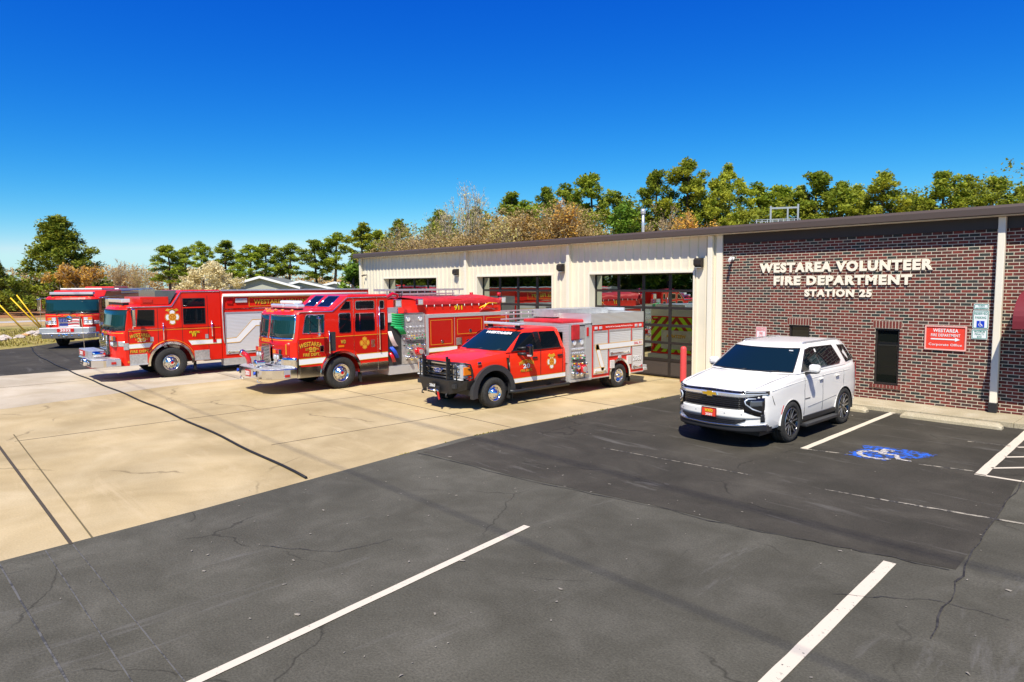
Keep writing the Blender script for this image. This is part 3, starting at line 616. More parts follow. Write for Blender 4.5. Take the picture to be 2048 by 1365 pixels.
for i in range(9): x = -1+.25*i; b.cyl((x,-.5,5.6),(x,-.5,6.25),.018,6); b.cyl((x,.5,5.6),(x,.5,6.25),.018,6)
b.build('railing', GAL, t)
b = MB(); b.box(-.35,-.27,-.04,.04,5.6,6.95); b.box(.92,1.0,-.04,.04,5.6,7.0); b.box(-.35,1.0,-.03,.03,6.8,6.88); b.box(.45,.52,-.04,.04,5.6,6.85); b.build('hoist_frame', GAL, t)
tag(reloc(MB().lathe([(0,.11),(.12,.09),(.17,0)],(-8.3,WY+1.6,4.77),'z',16).build('roof_vent', WHITE), (-8.3, WY+1.6, 4.77)), 'small white dome vent just showing over the brown eave', 'vent')
# overhead wires and their pole (left of the frame)
t = empty('utility_pole', (-62, -1, 0), 0, 'brown wooden utility pole beyond the left edge of the lot', 'pole')
MB().cyl((0,0,0),(0,0,15.6),.16,12,.11).build('post', P('pole_wood',(.12,.08,.05),.9), t); MB().box(-.05,.05,-1.2,1.2,14.6,14.75).build('crossarm', P('arm_wood',(.12,.08,.05),.9), t)
for y, z in ((-2.78,14),(0.2,14),(0.32,14.0)):
    pts = [(-62+i*8, y+(0.3 if y > .25 else 0)*0, z+0.8-3.0*(i/14)*(1-i/14)*1.0) for i in range(15)]
    tag(MB().tube(pts, 0.016, 5).build('overhead_wire', BLKP), 'thin dark overhead wire strung from the pole past the lot', 'wire', 'overhead wires')
SLV = P('yellow_guard', (0.9,0.55,0.01), 0.5)
for (gx, gy), px_, top, lab in (((-57.94,6.66),0,(-62,-1,11.3),'leftmost of three yellow sleeved guy wires on the grass'), ((-58.27,7.72),1,(-62,-1,12.4),'middle yellow sleeved guy wire slanting lower than its neighbour'), ((-58.25,7.80),2,(-62.0,-.6,15.4),'steepest yellow sleeved guy wire beside the far fire engine')):
    g0 = Vector((gx,gy,0)); tp = Vector(top); d = (tp-g0)
    t = empty('guy_wire', g0, 0, lab, 'guy wire', 'guy wires with yellow guards')
    MB().cyl((0,0,-.1), d, 0.012, 5).build('wire', BLKP, t); MB().cyl(d*0.01, d.normalized()*3.0, 0.042, 8).build('guard_sleeve', SLV, t)
tag(reloc(MB().cyl((-60.6,7.7,-.05),(-60.7,7.75,.95),.02,5).build('marker_stake', P('stake',(.35,.3,.2),.8)), (-60.6,7.7,-.05)), 'thin marker stake standing in the field by the rocks', 'stake')
# ================================================================== VEHICLE PARTS
HOLE = P('hole_dark', (0.03,0.03,0.03), 0.6)
ALLOY = P('polished_alloy', (0.78,0.77,0.75), 0.16, 1.0)
def tyre_prof(r, rr, w):
    return [(rr, -w), (rr+0.02, -w-.0), (r*0.93, -w*1.0), (r*0.985, -w*0.86), (r, -w*0.6), (r, 0), (r, -0.0), (r, w*0.0)]
def wheel(parent, x, y, z, r, w, rr, style, s=1, hubcol=None):
    """x = outer sidewall plane, w = tyre width, s=+1 faces +x"""
    t = MB(); wi = w
    prof = [(rr, -0.03), (rr+0.012, -0.008), (rr+(r-rr)*0.45, 0.0), (rr+(r-rr)*0.8, -0.008), (r*0.985, -0.03), (r, -0.055), (r, -0.09), (r*.985,-.094), (r*.985,-.102), (r,-.106), (r, -wi+.11),(r*.985,-wi+.104),(r*.985,-wi+.098),(r,-wi+.094), (r, -wi+0.055), (r*0.985, -wi+0.03), (r*.93, -wi), (rr, -wi+0.02)]
    W = MB(); W.cyl((x-s*(wi-0.02), y, z), (x-s*(0.16), y, z), rr*0.97, 20)
    wo = W.build('wheel', BLKP, parent)
    t.lathe(prof, (x, y, z), 'x', 40, sgn=s)
    # tread grooves as small blocks
    for k in range(44):
        a = 2*PI*k/44; c = Vector((0, math.cos(a), math.sin(a))); 
        for o in (-0.045, -wi+0.03):
            p = Vector((x+s*o, y, z))+c*(r-0.002); q = c.to_track_quat('Z', 'Y')
            tt = MB(); tt.box(-0.012, 0.012, -0.012, 0.012, -0.004, 0.006)
            t.add(tt, Matrix.Translation(p) @ q.to_matrix().to_4x4()); tt.bm.free()
    t.build('tyre', TYRE, wo)
    m = MB()
    if style == 'truck':
        pr = [(rr, -0.03), (rr-0.012, -0.012), (rr-0.03, -0.03), (rr-0.045, -0.06), (rr*0.62, -0.07 if s else 0), (rr*0.60, -0.02), (rr*0.38, -0.015), (rr*0.36, 0.02), (rr*0.30, 0.035), (rr*.12, 0.04), (0.0001, 0.04)]
        m.lathe(pr, (x, y, z), 'x', 36, sgn=s)
        for k in range(10):
            a = 2*PI*k/10; c = Vector((0, math.cos(a), math.sin(a)))
            p = Vector((x-s*0.068, y, z))+c*rr*0.735; m.cyl(p, p+Vector((s*0.004,0,0)), rr*0.085, 12, mi=1)
            p = Vector((x-s*0.02, y, z))+c*rr*0.49; m.cyl(p, p+Vector((s*0.03,0,0)), rr*0.05, 6)
        m.cyl((x+s*.035,y,z),(x+s*.045,y,z), rr*0.16, 12, mi=2)
        m.build('rim', [ALLOY, HOLE, hubcol or REDL], wo)
    elif style == 'dually':   # deep dish
        pr = [(rr, -0.03), (rr-0.01, -0.01), (rr-0.03, -0.03), (rr*0.86, -0.10), (rr*0.8, -0.15), (rr*0.55, -0.155), (rr*0.5, -0.09), (rr*.28,-.05), (rr*.25,.0), (0.0001,.005)]
        m.lathe(pr, (x, y, z), 'x', 36, sgn=s)
        for k in range(8):
            a = 2*PI*(k+.5)/8; c = Vector((0, math.cos(a), math.sin(a))); p = Vector((x-s*0.152, y, z))+c*rr*0.68; m.cyl(p, p+Vector((s*0.004,0,0)), rr*0.09, 10, mi=1)
        m.build('rim', [CHROME, HOLE], wo)
    elif style == 'pickup':   # shallow polished with round holes
        pr = [(rr, -0.03), (rr-0.01, -0.008), (rr-0.03, -0.02), (rr*0.84, -0.055), (rr*0.6, -0.045), (rr*0.5, -0.02), (rr*.42,.01), (rr*.26,.02), (rr*.24,.05), (0.0001,.055)]
        m.lathe(pr, (x, y, z), 'x', 36, sgn=s)
        for k in range(8):
            a = 2*PI*k/8; c = Vector((0, math.cos(a), math.sin(a))); p = Vector((x-s*0.053, y, z))+c*rr*0.72; m.cyl(p, p+Vector((s*0.004,0,0)), rr*0.08, 10, mi=1)
            p = Vector((x-s*0.01, y, z))+c*rr*0.42; m.cyl(p, p+Vector((s*0.035,0,0)), rr*0.045, 6)
        m.build('rim', [CHROME, HOLE], wo)
    else:  # six split-spoke machined alloy
        pr = [(rr, -0.03), (rr-0.006, -0.006), (rr-0.012, -0.008)]
        m.lathe(pr, (x, y, z), 'x', 40, sgn=s); m.lathe([(rr-.012,-.008),(rr-.03,-.05),(rr-.035,-.1)], (x, y, z), 'x', 40, sgn=s, mi=1); m.lathe([(rr-0.035,-.10),(0.001,-.10)], (x, y, z), 'x', 40, sgn=s, mi=1)
        for k in range(6):
            a = 2*PI*k/6+0.3
            for e in (-1, 1):
                def pt(rad, da, dx): aa = a+da; return Vector((x+s*dx, y+rad*math.cos(aa), z+rad*math.sin(aa)))
                for (dw, dx, mi) in ((0.026, -0.034, 1), (0.009, -0.028, 0)):
                    q0 = pt(rr*.22, e*0.28, dx); q1 = pt(rr*.62, e*0.24, dx); q2 = pt(rr-0.02, e*0.20, dx+.012)
                    for A_, B_ in ((q0, q1), (q1, q2)):
                        d = (B_-A_).normalized(); nn = Vector((0, -d.z, d.y))*dw; T = Vector((s*0.02, 0, 0))
                        v = [A_-nn-T, A_+nn-T, B_+nn-T, B_-nn-T, A_-nn, A_+nn, B_+nn, B_-nn]
                        vs = [m.bm.verts.new(p_) for p_ in v]
                        for qd in ((0,1,2,3),(4,5,6,7),(0,1,5,4),(1,2,6,5),(2,3,7,6),(3,0,4,7)): m.bm.faces.new([vs[i] for i in qd]).material_index = mi
        m.cyl((x-s*.05,y,z),(x-s*.02,y,z), rr*.24, 18, mi=1); m.cyl((x-s*.02,y,z),(x-s*.012,y,z), rr*.11, 14, mi=0)
        m.build('rim', [P('machined_silver',(.45,.46,.47),.3,.9), BLKG], wo)
    return wo
def arch_ring(parent, x, y, z, ri, ro, s=1, a0=-5, a1=185, t=0.03, mat=CHROME, name='wheel_arch'):
    o = arc(y, z, ro, a0, a1, 20); i = arc(y, z, ri, a0, a1, 20)
    return MB().ring(o, i, 'x', x, x+s*t, closed=False).build(name, mat, parent)
def side_window(parent, pts, x, s=1, fr=0.022, glass=GLASS, frm=CHROME, bars=(), t=0.012):
    w_ = MB().prism(pts, 'x', x-s*0.002, x+s*0.006).build('window', glass, parent)
    f = MB().ring(pts, inset(pts, fr), 'x', x, x+s*t)
    for (y0, y1, z0, z1) in bars: f.box(x, x+s*t, y0, y1, z0, z1)
    f.build('frame', frm, w_); return w_
def stripe(parent, pts_lo, pts_hi, x, s=1, gold=0.018, name='stripe', white=None):
    """white band with gold edge lines following two polylines of (y,z)"""
    b = MB()
    for i in range(len(pts_lo)-1):
        a, c, d, e = pts_lo[i], pts_lo[i+1], pts_hi[i+1], pts_hi[i]
        b.prism([a, c, d, e], 'x', x-s*0.001, x+s*0.004)
        for p, q, k in ((a, c, 1), (e, d, -1)):
            b.prism([p, q, (q[0], q[1]+gold*k), (p[0], p[1]+gold*k)], 'x', x-s*0.001, x+s*0.006, mi=1)
    return b.build(name, [white or WTXT, GOLD], parent)
def frontp(b, xs, zt, zb, yf, d, mi=0, thick=0.03):
    """conformal panel on a curved front yf(x,z); proud by d"""
    F = [], []
    n = 5; rows = []
    for x in xs:
        t_, b_ = zt(x), zb(x); rows.append([(x, yf(x, b_+(t_-b_)*k/(n-1))-d, b_+(t_-b_)*k/(n-1)) for k in range(n)])
    V = b.grid(rows, mi); back = b.grid([[(p[0], p[1]+thick, p[2]) for p in r] for r in rows], mi)
    def q(a, c, d_, e): 
        f = b.bm.faces.new((a, c, d_, e)); f.material_index = mi
    for i in range(len(xs)-1):
        q(V[i][0], V[i+1][0], back[i+1][0], back[i][0]); q(V[i][-1], V[i+1][-1], back[i+1][-1], back[i][-1])
    for j in range(n-1):
        q(V[0][j], V[0][j+1], back[0][j+1], back[0][j]); q(V[-1][j], V[-1][j+1], back[-1][j+1], back[-1][j])
    return b
def lin(a, b_, n): return [a+(b_-a)*i/(n-1) for i in range(n)]
def emblem(parent, y, z, r, x, s=1, name='emblem', pale=False):
    """gold fire service cross"""
    b = MB(); pts = []
    for k in range(4):
        a = 90*k
        for da, rr in ((-31, 0.98), (-15, 1.06), (0, 1.10), (15, 1.06), (31, 0.98), (45, 0.62)):
            pts.append((y+r*rr*math.cos(R(a+da)), z+r*rr*1.12*math.sin(R(a+da))))
    b.prism(pts, 'x', x, x+s*0.004); b.prism(inset(pts, r*0.08), 'x', x, x+s*0.005, mi=1); b.prism(inset(pts, r*0.13), 'x', x, x+s*0.006, mi=2 if pale else 0)
    if pale: b.prism(arc(y, z, r*0.60, 0, 360, 20)[:-1], 'x', x, x+s*0.007, mi=0)
    b.ring(arc(y, z, r*0.46, 0, 360, 20)[:-1], arc(y, z, r*0.38, 0, 360, 20)[:-1], 'x', x, x+s*0.008, mi=1)
    for k in range(4): a = R(45+90*k); b.prism([(y+r*.1*math.cos(a-.6), z+r*.1*math.sin(a-.6)), (y+r*.33*math.cos(a-.15), z+r*.33*math.sin(a-.15)), (y+r*.33*math.cos(a+.15), z+r*.33*math.sin(a+.15)), (y+r*.1*math.cos(a+.6), z+r*.1*math.sin(a+.6))], 'x', x+s*.005, x+s*0.008, mi=1)
    return b.build(name, [GOLD, RED2, WTXT], parent)
def handle_rail(parent, x, y, z0, z1, s=1, r=0.014, name='grab_rail'):
    MB().cyl((x+s*.06,y,z0),(x+s*.06,y,z1), r, 10).cyl((x,y,z0+.03),(x+s*.06,y,z0+.03), r*1.2, 8).cyl((x,y,z1-.03),(x+s*.06,y,z1-.03), r*1.2, 8).build(name, CHROME, parent)
def loftx(prof, fc, hw, yfront, inset_end=0.035, arches=None, top=None):
    """cab: side profile (y,z) repeated across x; points with y<=yfront+.. are pushed back by fc(x)"""
    xs = [-1, -0.985, -0.95, -0.88, -0.75, -0.55, -0.3, 0, 0.3, 0.55, 0.75, 0.88, 0.95, 0.985, 1]
    b = MB(); rings = []
    zmx = max(p[1] for p in prof)
    for t in xs:
        x = t*hw; ring = []
        for (y, z) in prof:
            k = fc(x) if y < yfront+0.6 else 0
            dz = inset_end*(1 if abs(t) == 1 else (0.35 if abs(t) > .98 else 0)) if z > 2.2 else 0
            ring.append(b.bm.verts.new((x, y+k, z-dz)))
        rings.append(ring)
    n = len(prof)
    for i in range(len(xs)-1):
        for j in range(n):
            f = b.bm.faces.new((rings[i][j], rings[i][(j+1) % n], rings[i+1][(j+1) % n], rings[i+1][j])); f.smooth = False
    b.bm.faces.new(rings[0]); b.bm.faces.new(rings[-1][::-1])
    return b
def headbox(parent, x, y, z, w_=0.26, h=0.11, amber=True):
    MB().box(x-w_/2, x+w_/2, y-.03, y+.03, z-h/2, z+h/2, bev=0.01).build('lamp_bezel', CHROME, parent)
def lamp(parent, x, y, z, wd, ht, mats, name, d=0.03):
    b = MB(); b.box(x-wd/2-.012, x+wd/2+.012, y-d, y+.05, z-ht/2-.012, z+ht/2+.012, mi=0, bev=.006); n = len(mats)-1
    for i in range(n): b.box(x-wd/2+wd*i/n+.006, x-wd/2+wd*(i+1)/n-.006, y-d-.012, y-d+.01, z-ht/2, z+ht/2, mi=i+1, bev=.004)
    return b.build(name, mats, parent)
def roundlamp(b, x, y, z, r, mi=0):
    b.lathe([(r,0.03),(r,0),(r*.85,-.012),(r*.5,-.02),(0.001,-.022)], (x, y, z), 'y', 16, mi=mi)
def side_label(parent, x, y, z, s=1, w_=0.06, h=0.11):
    MB().box(x, x+s*.006, y-w_/2, y+w_/2, z-h/2, z+h/2).build('decal', ALU, parent)
def pump_panel(parent, x, y0, y1, z0, z1, s, rn, big=True):
    """stainless panel with gauges, valves, levers, caps"""
    pn = MB().box(x-s*.05, x, y0, y1, z0, z1).build('pump_panel', STEEL, parent)
    g = MB(); W = y1-y0; H_ = z1-z0
    def gauge(y, z, r): g.lathe([(r,.0),(r,.02),(r*.85,.024)], (x, y, z), 'x', 16, sgn=s, mi=0); g.cyl((x,y,z),(x+s*.02,y,z), r*.84, 16, mi=1); g.box(x+s*.02, x+s*.022, y-.003, y+.003, z, z+r*.7, mi=2)
    gauge(y0+W*.28, z1-H_*.10, .085); gauge(y0+W*.80, z1-H_*.10, .085)
    for row, n in ((0.26, 7), (0.36, 6)):
        for k in range(n): gauge(y0+W*(k+.6)/n, z1-H_*row, .032)
    cols = [0,3,4,5,1,2]
    for row in (0.43, 0.49, 0.62):
        for k in range(9):
            y = y0+W*(k+.5)/9+rn.uniform(-.015,.015); z = z1-H_*row+rn.uniform(-.01,.01); c = rn.choice(cols)
            g.cyl((x,y,z),(x+s*.06,y,z),.009,6,mi=0); g.cyl((x+s*.05,y,z),(x+s*.085,y,z),.018,8,mi=c)
    for k in range(22):
        y = y0+W*rn.uniform(.05,.95); z = z0+H_*rn.uniform(.03,.5); g.box(x, x+s*.012, y-.03, y+.03, z-.012, z+.012, mi=rn.choice([0,1,2,2,3,5,4]))
    for zz in (.58, .545): g.box(x, x+s*.03, y0+W*.2, y1-W*.05, z1-H_*zz-.008, z1-H_*zz+.008, mi=2)
    g.build('gauges_and_levers', [CHROME, WTXT, BLKP, REDL, GREEN, YEL], pn)
    c = MB()
    for (fy, fz, r, mi) in ((.68,.24,.105,1),(.30,.30,.05,0),(.5,.12,.045,0),(.2,.14,.05,0),(.88,.14,.04,0),(.86,.36,.04,0)):
        y, z = y0+W*fy, z0+H_*fz
        c.lathe([(r*1.25,0),(r*1.25,.03),(r,.035),(r,.13),(r*1.12,.13),(r*1.12,.19),(r*.7,.2),(.001,.2)], (x,y,z), 'x', 18, sgn=s, mi=mi)
        for a in (0,90,180,270): c.cyl((x+s*.16, y+r*1.05*math.cos(R(a+30)), z+r*1.05*math.sin(R(a+30))), (x+s*.16, y+r*1.35*math.cos(R(a+30)), z+r*1.35*math.sin(R(a+30))), r*.12, 6, mi=mi)
    c.cyl((x+s*.19,y0+W*.68,z0+H_*.24),(x+s*.205,y0+W*.68,z0+H_*.24),.08,16,mi=2)
    c.build('intake_cap', [CHROME, REDL, ALU], pn)
    return pn
def shutter(parent, x, y0, y1, z0, z1, s, bar=True):
    sh = MB().box(x-s*.01, x+s*.004, y0, y1, z0, z1).build('roller_shutter', SHUT, parent)
    f = MB().ring([(y0-.02,z0-.02),(y1+.02,z0-.02),(y1+.02,z1+.02),(y0-.02,z1+.02)], [(y0+.012,z0+.012),(y1-.012,z0+.012),(y1-.012,z1-.03),(y0+.012,z1-.03)], 'x', x-s*.002, x+s*.014)
    f.build('frame', ALU, sh)
    if bar: MB().box(x+s*.004, x+s*.02, y0+.05, y1-.05, z0+.035, z0+.075).box(x+s*.004, x+s*.035, y0+.05, y0+.11, z0+.03, z0+.10).box(x+s*.004, x+s*.035, y1-.11, y1-.05, z0+.03, z0+.10).build('handle', CHROME, sh)
    return sh
def seams(parent, x, lines, s=1, mat=BLKP):
    b = MB()
    for (ya, za, yb, zb) in lines:
        if abs(ya-yb) < 1e-6: b.box(x-s*.002, x+s*.003, ya-.007, ya+.007, za, zb)
        else: b.box(x-s*.002, x+s*.003, ya, yb, za-.006, za+.006)
    b.build('door_seam', mat, parent)
def rear_chevrons(parent, y, hw, z0, z1, number):
    """red and lime chevron panel on the rear face (towards +y), with a silver centre shutter"""
    b = MB(); b.box(-hw, hw, y-.01, y+.002, z0, z1, mi=0)
    n = 5; pitch = (hw+ (z1-z0))/n
    for s in (1, -1):
        for k in range(-1, 8):
            a0 = 0.1+k*0.36; wd = 0.18
            # lime stripe rising towards the centre, clipped to the panel
            poly = [(a0, z0), (a0+wd, z0), (a0+wd-(z1-z0)*0.9, z1), (a0-(z1-z0)*0.9, z1)]
            def clip(poly, f, g):
                out = []
                for i in range(len(poly)):
                    p, q = poly[i], poly[(i+1) % len(poly)]; fp, fq = f(p), f(q)
                    if fp >= 0: out.append(p)
                    if fp*fq < 0: t = fp/(fp-fq); out.append((p[0]+(q[0]-p[0])*t, p[1]+(q[1]-p[1])*t))
                return out
            poly = clip(poly, lambda p: p[0], 0); poly = clip(poly, lambda p: hw-p[0], 0) if len(poly) > 2 else []
            if len(poly) > 2: b.prism([(s*p[0], p[1]) for p in poly], 'y', y, y+.005, mi=1)
    b.build('chevron_panel', [CREDR, LIME], parent)
    MB().box(-.62,.62,y,y+.03,z0+.12,z0+.78).build('rear_shutter', ALU, parent)
    text('WESTAREA', GOLD, parent, onB(0,y+.032,z0+.58), .8, .12, .003, .02, shadow=(.01,-.01,BTXT))
    text(number, WTXT, parent, onB(hw-.28,y+.006,z1-.18), .3, .1, .003, .01)
    for s in (1,-1):
        MB().box(s*(hw-.16)-.09,s*(hw-.16)+.09,y,y+.04,z1-.12,z1-.04,bev=.01).build('rear_light', REDL, parent)
        MB().box(s*(hw-.1)-.05,s*(hw-.1)+.05,y,y+.03,z0+.05,z0+.3,bev=.01).build('tail_light', REDL, parent)
    MB().box(-hw*.98, hw*.98, y, y+.24, z0-.22, z0-.06, bev=.01).build('rear_step', DPLATE, parent)

# ================================================================== ENGINE 2033 (flat-front cab, side pump panel)
def engine_a():
    Xc, Y0, hw = -19.33, 9.70, 1.18
    t = empty('fire_engine', (Xc, Y0, 0), 0, 'red fire engine with open side pump panel, green hoses and 2033 on its polished bumper', 'fire engine', 'red fire engines on the apron')
    o = (0, -Y0, 0)
    class V(MB):
        def build(s, name, mats, parent=None, off=None, norm=True): return MB.build(s, name, mats, parent if parent is not None else t, off if off is not None else (0,0,0), norm)
    Y = lambda y: y-Y0
    YP = lambda pts: [(y-Y0, z) for y, z in pts]
    MB().box(-.45,.45,Y(8.1),Y(16.2),.42,.72).box(-1.0,1.0,Y(9.66),Y(9.74),.42,.5).box(-1,1,Y(14.7),Y(14.85),.42,.5).build('chassis', BLKP, t)
    # cab
    fc = lambda x: 0.30*abs(x/hw)**5+0.03*(x/hw)**2
    arch = arc(9.70, .47, .655, 0, 180, 14)[::-1]
    prof = [(8.02,.76),(7.99,1.05),(7.99,1.46),(8.03,1.60),(8.11,2.26),(8.17,2.33),(8.30,2.36),(9.40,2.37),(9.50,2.40),(9.93,2.76),(10.05,2.79),(11.32,2.79),(11.32,.44),(10.355,.44)]+arch[::-1][0:]+[(9.045,.44),(8.30,.44),(8.30,.74)]
    # order: going down rear, along sill to rear edge of arch, over arch, then to the front
    prof = [(8.02,.76),(7.99,1.05),(7.99,1.46),(8.03,1.60),(8.11,2.26),(8.17,2.33),(8.30,2.36),(9.40,2.37),(9.50,2.40),(9.93,2.76),(10.05,2.79),(11.32,2.79),(11.32,.44)]+arc(9.70,.47,.655,-3,183,16)+[(8.62,.44),(8.62,.74),(8.40,.745)]
    loftx(YP(prof), fc, hw, Y(7.99), 0.05).build('cab', RED2 if False else RED, t)
    def yf(x, z):
        base = 7.99 if z < 1.46 else (7.99+(z-1.46)*.286 if z < 1.6 else 8.03+(z-1.6)*.121)
        return Y(base)+fc(x)
    # darker red lower band on side and front
    b = MB(); frontp(b, lin(-1.05,1.05,17), lambda x:1.46-.0*x, lambda x:1.02, yf, .004); b.build('front_panel', RED2, t)
    # polished lower nose
    b = MB(); frontp(b, lin(-1.178,1.178,25), lambda x:1.03, lambda x:.74, yf, .012); b.box(hw-.04,hw+.004,Y(8.33),Y(8.42),.44,1.0); b.build('nose_trim', CHROME, t)
    for s in (1,-1):
        X = s*hw
        MB().box(X-s*.01, X+s*.012, Y(8.40), Y(9.04), .44, .745).build('rocker_panel', P('mirror_steel',(.5,.48,.45),.12,1) if s==1 else CHROME, t)
        MB().box(X-s*.01, X+s*.012, Y(10.37), Y(10.94), .44, .71).box(X-s*.01, X+s*.012, Y(10.955), Y(11.31), .44, .71).build('rocker_panel', CHROME, t)
        arch_ring(t, X, Y(9.70), .47, .60, .675, s, -3, 183, .045)
        b = MB(); b.prism(YP([(8.38,1.0),(9.12,1.0),(9.25,1.12),(9.7,1.2),(10.15,1.12),(10.28,1.0),(11.31,1.0),(11.31,1.55),(8.38,1.53)]), 'x', X-s*.002, X+s*.0025); b.build('lower_band', RED2, t)
        stripe(t, YP([(8.38,.80),(9.08,.81)]), YP([(8.38,.99),(9.22,1.0)]), X+s*.003, s); stripe(t, YP([(10.32,.80),(11.31,.82)]), YP([(10.2,1.0),(11.31,1.0)]), X+s*.003, s)
        MB().box(X, X+s*.005, Y(8.42), Y(9.3), 1.545, 1.56).box(X, X+s*.005, Y(9.55), Y(11.3), 1.555, 1.57).build('pinstripe', GOLD, t)
        seams(t, X+s*.002, [(Y(10.14),1.0,Y(10.14),2.72),(Y(10.95),.45,Y(10.95),2.7),(Y(8.37),.5,Y(8.37),1.5)], s, CHROME if s==1 else BLKP)
        # windows
        side_window(t, YP([(8.50,1.70),(9.17,1.68),(9.19,2.24),(8.66,2.25),(8.60,2.2)]), X, s, glass=TEAL, bars=((Y(8.72),Y(8.75),1.7,2.23),))
        side_window(t, [(y-Y0,z) for y,z in rrect(9.64,10.05,1.66,2.26,.06)], X, s)
        side_window(t, YP([(9.68,2.35),(10.04,2.35),(10.04,2.60),(9.88,2.60)]), X, s)
        side_window(t, [(y-Y0,z) for y,z in rrect(10.18,10.86,1.68,2.24,.05)], X, s, bars=((Y(10.33),Y(10.36),1.7,2.22),))
        side_window(t, [(y-Y0,z) for y,z in rrect(10.20,10.86,2.34,2.61,.06)], X, s)
        side_window(t, [(y-Y0,z) for y,z in rrect(11.03,11.22,1.68,2.24,.05)], X, s)
        side_window(t, [(y-Y0,z) for y,z in rrect(11.03,11.21,2.34,2.61,.05)], X, s)
        # slanted roof trim and rain gutter
        MB().tube([(X+s*.005,Y(8.40),2.315),(X+s*.005,Y(9.46),2.32),(X+s*.005,Y(9.94),2.70),(X+s*.005,Y(11.3),2.71)], .017, 8).build('gutter_trim', CHROME, t)
        MB().box(X, X+s*.008, Y(9.34), Y(9.53), 1.15, 1.71).build('vent_panel', P('black_vent',(.03,.035,.035),.5), t)
        handle_rail(t, X, Y(9.31), 1.08, 1.75, s); handle_rail(t, X, Y(11.0), 1.08, 2.42, s)
        # mirror
        m = MB(); m.box(X+s*.24, X+s*.40, Y(8.82), Y(8.90), 1.72, 2.16, bev=.02); m.sphere((X+s*.32, Y(8.86), 1.68), .07, (1,.6,.8)); mo = m.build('mirror', CHROME, t)
        MB().tube([(X,Y(8.55),2.25),(X+s*.2,Y(8.75),2.24),(X+s*.33,Y(8.86),2.2),(X+s*.33,Y(8.86),1.62),(X,Y(8.75),1.62)], .010, 6).build('bracket', CHROME, mo)
        emblem(t, Y(10.50), 1.32, .155, X+s*.003, s)
        MB().box(X, X+s*.015, Y(9.62), Y(9.80), 1.12+.12, 1.20+.10).build('side_marker', AMBER, t)
        MB().box(X, X+s*.010, Y(10.72), Y(10.85), 1.18, 1.40, bev=.004).box(X,X+s*.010,Y(9.03),Y(9.15),1.15,1.33,bev=.004).build('door_handle', CHROME, t)
        wheel(t, s*(hw+.01), 0, .475, .48, .30, .275, 'truck', s)
        wheel(t, s*(hw+.01), Y(14.75), .475, .48, .5, .275, 'dually', s)
    M = onX
    text('WESTAREA', GOLD, t, M(hw+.004, Y(8.75), 1.40), .70, .13, .003, .03, arch=.07, shadow=(.012,-.012,BTXT))
    text('20', GOLD, t, M(hw+.003, Y(8.80), 1.235), .22, .15, .003, .04, shadow=(.012,-.012,BTXT)); text('STATION', GOLD, t, M(hw+.008, Y(8.78), 1.245), .40, .065, .003, .02, shadow=(.008,-.008,BTXT))
    text('FIRE DEPT.', GOLD, t, M(hw+.004, Y(8.77), 1.09), .52, .09, .003, .03, shadow=(.01,-.01,BTXT))
    text('W/D', GOLD, t, M(hw+.004, Y(9.78), 1.40), .16, .11, .003, .03, shadow=(.012,-.012,BTXT))
    # windscreens
    for x0, x1 in ((-1.13,-.04),(.04,1.13)):
        b = MB(); frontp(b, lin(x0,x1,13), lambda x:2.24, lambda x:1.56, yf, .006); wo = b.build('windscreen', TEAL, t)
        b = MB(); e = .028
        frontp(b, lin(x0,x1,13), lambda x:2.24+e*.2, lambda x:2.24-e, yf, .014); frontp(b, lin(x0,x1,13), lambda x:1.56+e, lambda x:1.56-e*.2, yf, .014)
        frontp(b, lin(x0,x0+e,3), lambda x:2.24, lambda x:1.56, yf, .015); frontp(b, lin(x1-e,x1,3), lambda x:2.24, lambda x:1.56, yf, .015); b.build('frame', CHROME, wo)
    for x in (-.45,.35):
        MB().tube([(x,yf(x,1.5)-.04,1.47),(x-.12,yf(x,1.7)-.05,1.72),(x-.2,yf(x,2.)-.04,2.0)], .012, 6).build('wiper', BLKP, t)
    text('WESTAREA', GOLD, t, onF(-.18,yf(0,2.3)-.005+.05,2.325,-25), .55, .06, .003, .02); text('FIRE-RESCUE', GOLD, t, onF(-.18,yf(0,1.4)-.007,1.47), .62, .06, .003, .02)
    b = MB(); frontp(b, lin(-1.1,1.1,19), lambda x:1.525, lambda x:1.512, yf, .008); b.build('pinstripe', GOLD, t)
    # grille
    b = MB(); pts = rrect(-.30,.30,.80,1.40,.1); b.prism(pts, 'y', yf(0,1)-.055, yf(0,1)+.02); g = b.build('grille', HOLE, t)
    b = MB(); b.ring(pts, inset(pts,.03), 'y', yf(0,1)-.075, yf(0,1))
    for k in range(13): z = .85+.043*k; b.box(-.28,.28,yf(0,1)-.07,yf(0,1)-.045,z,z+.018)
    for k in range(9): x = -.24+.06*k; b.box(x-.004,x+.004,yf(0,1)-.065,yf(0,1)-.05,.83,1.38)
    b.build('bars', CHROME, g)
    for s in (1,-1):
        lamp(t, s*.62, yf(.62,1.2)-.03, 1.20, .38, .12, [CHROME, AMBER, REDL] if s>0 else [CHROME,REDL,AMBER], 'warning_light')
        hb = MB().box(s*.62-.21, s*.62+.21, yf(.62,1)-.06, yf(.62,1)+.1, .97, 1.12, bev=.01).build('headlight', CHROME, t)
        b = MB(); roundlamp(b, s*.62-.095, yf(.62,1)-.06, 1.045, .065); roundlamp(b, s*.62+.095, yf(.62,1)-.06, 1.045, .065); b.build('lens', CLEAR, hb)
        MB().box(s*.95-.012,s*.95+.012,yf(.95,1.3)-.01,yf(.95,1.3)+.05,1.12,1.42).build('gold_bracket', GOLD, t)
    # bumper
    pl = []
    bw = 1.17
    for x in lin(-bw,bw,21): pl.append((x, Y(7.40)+.50*abs(x/bw)**7))
    pl += [(bw,Y(8.32)),(-bw,Y(8.32))]
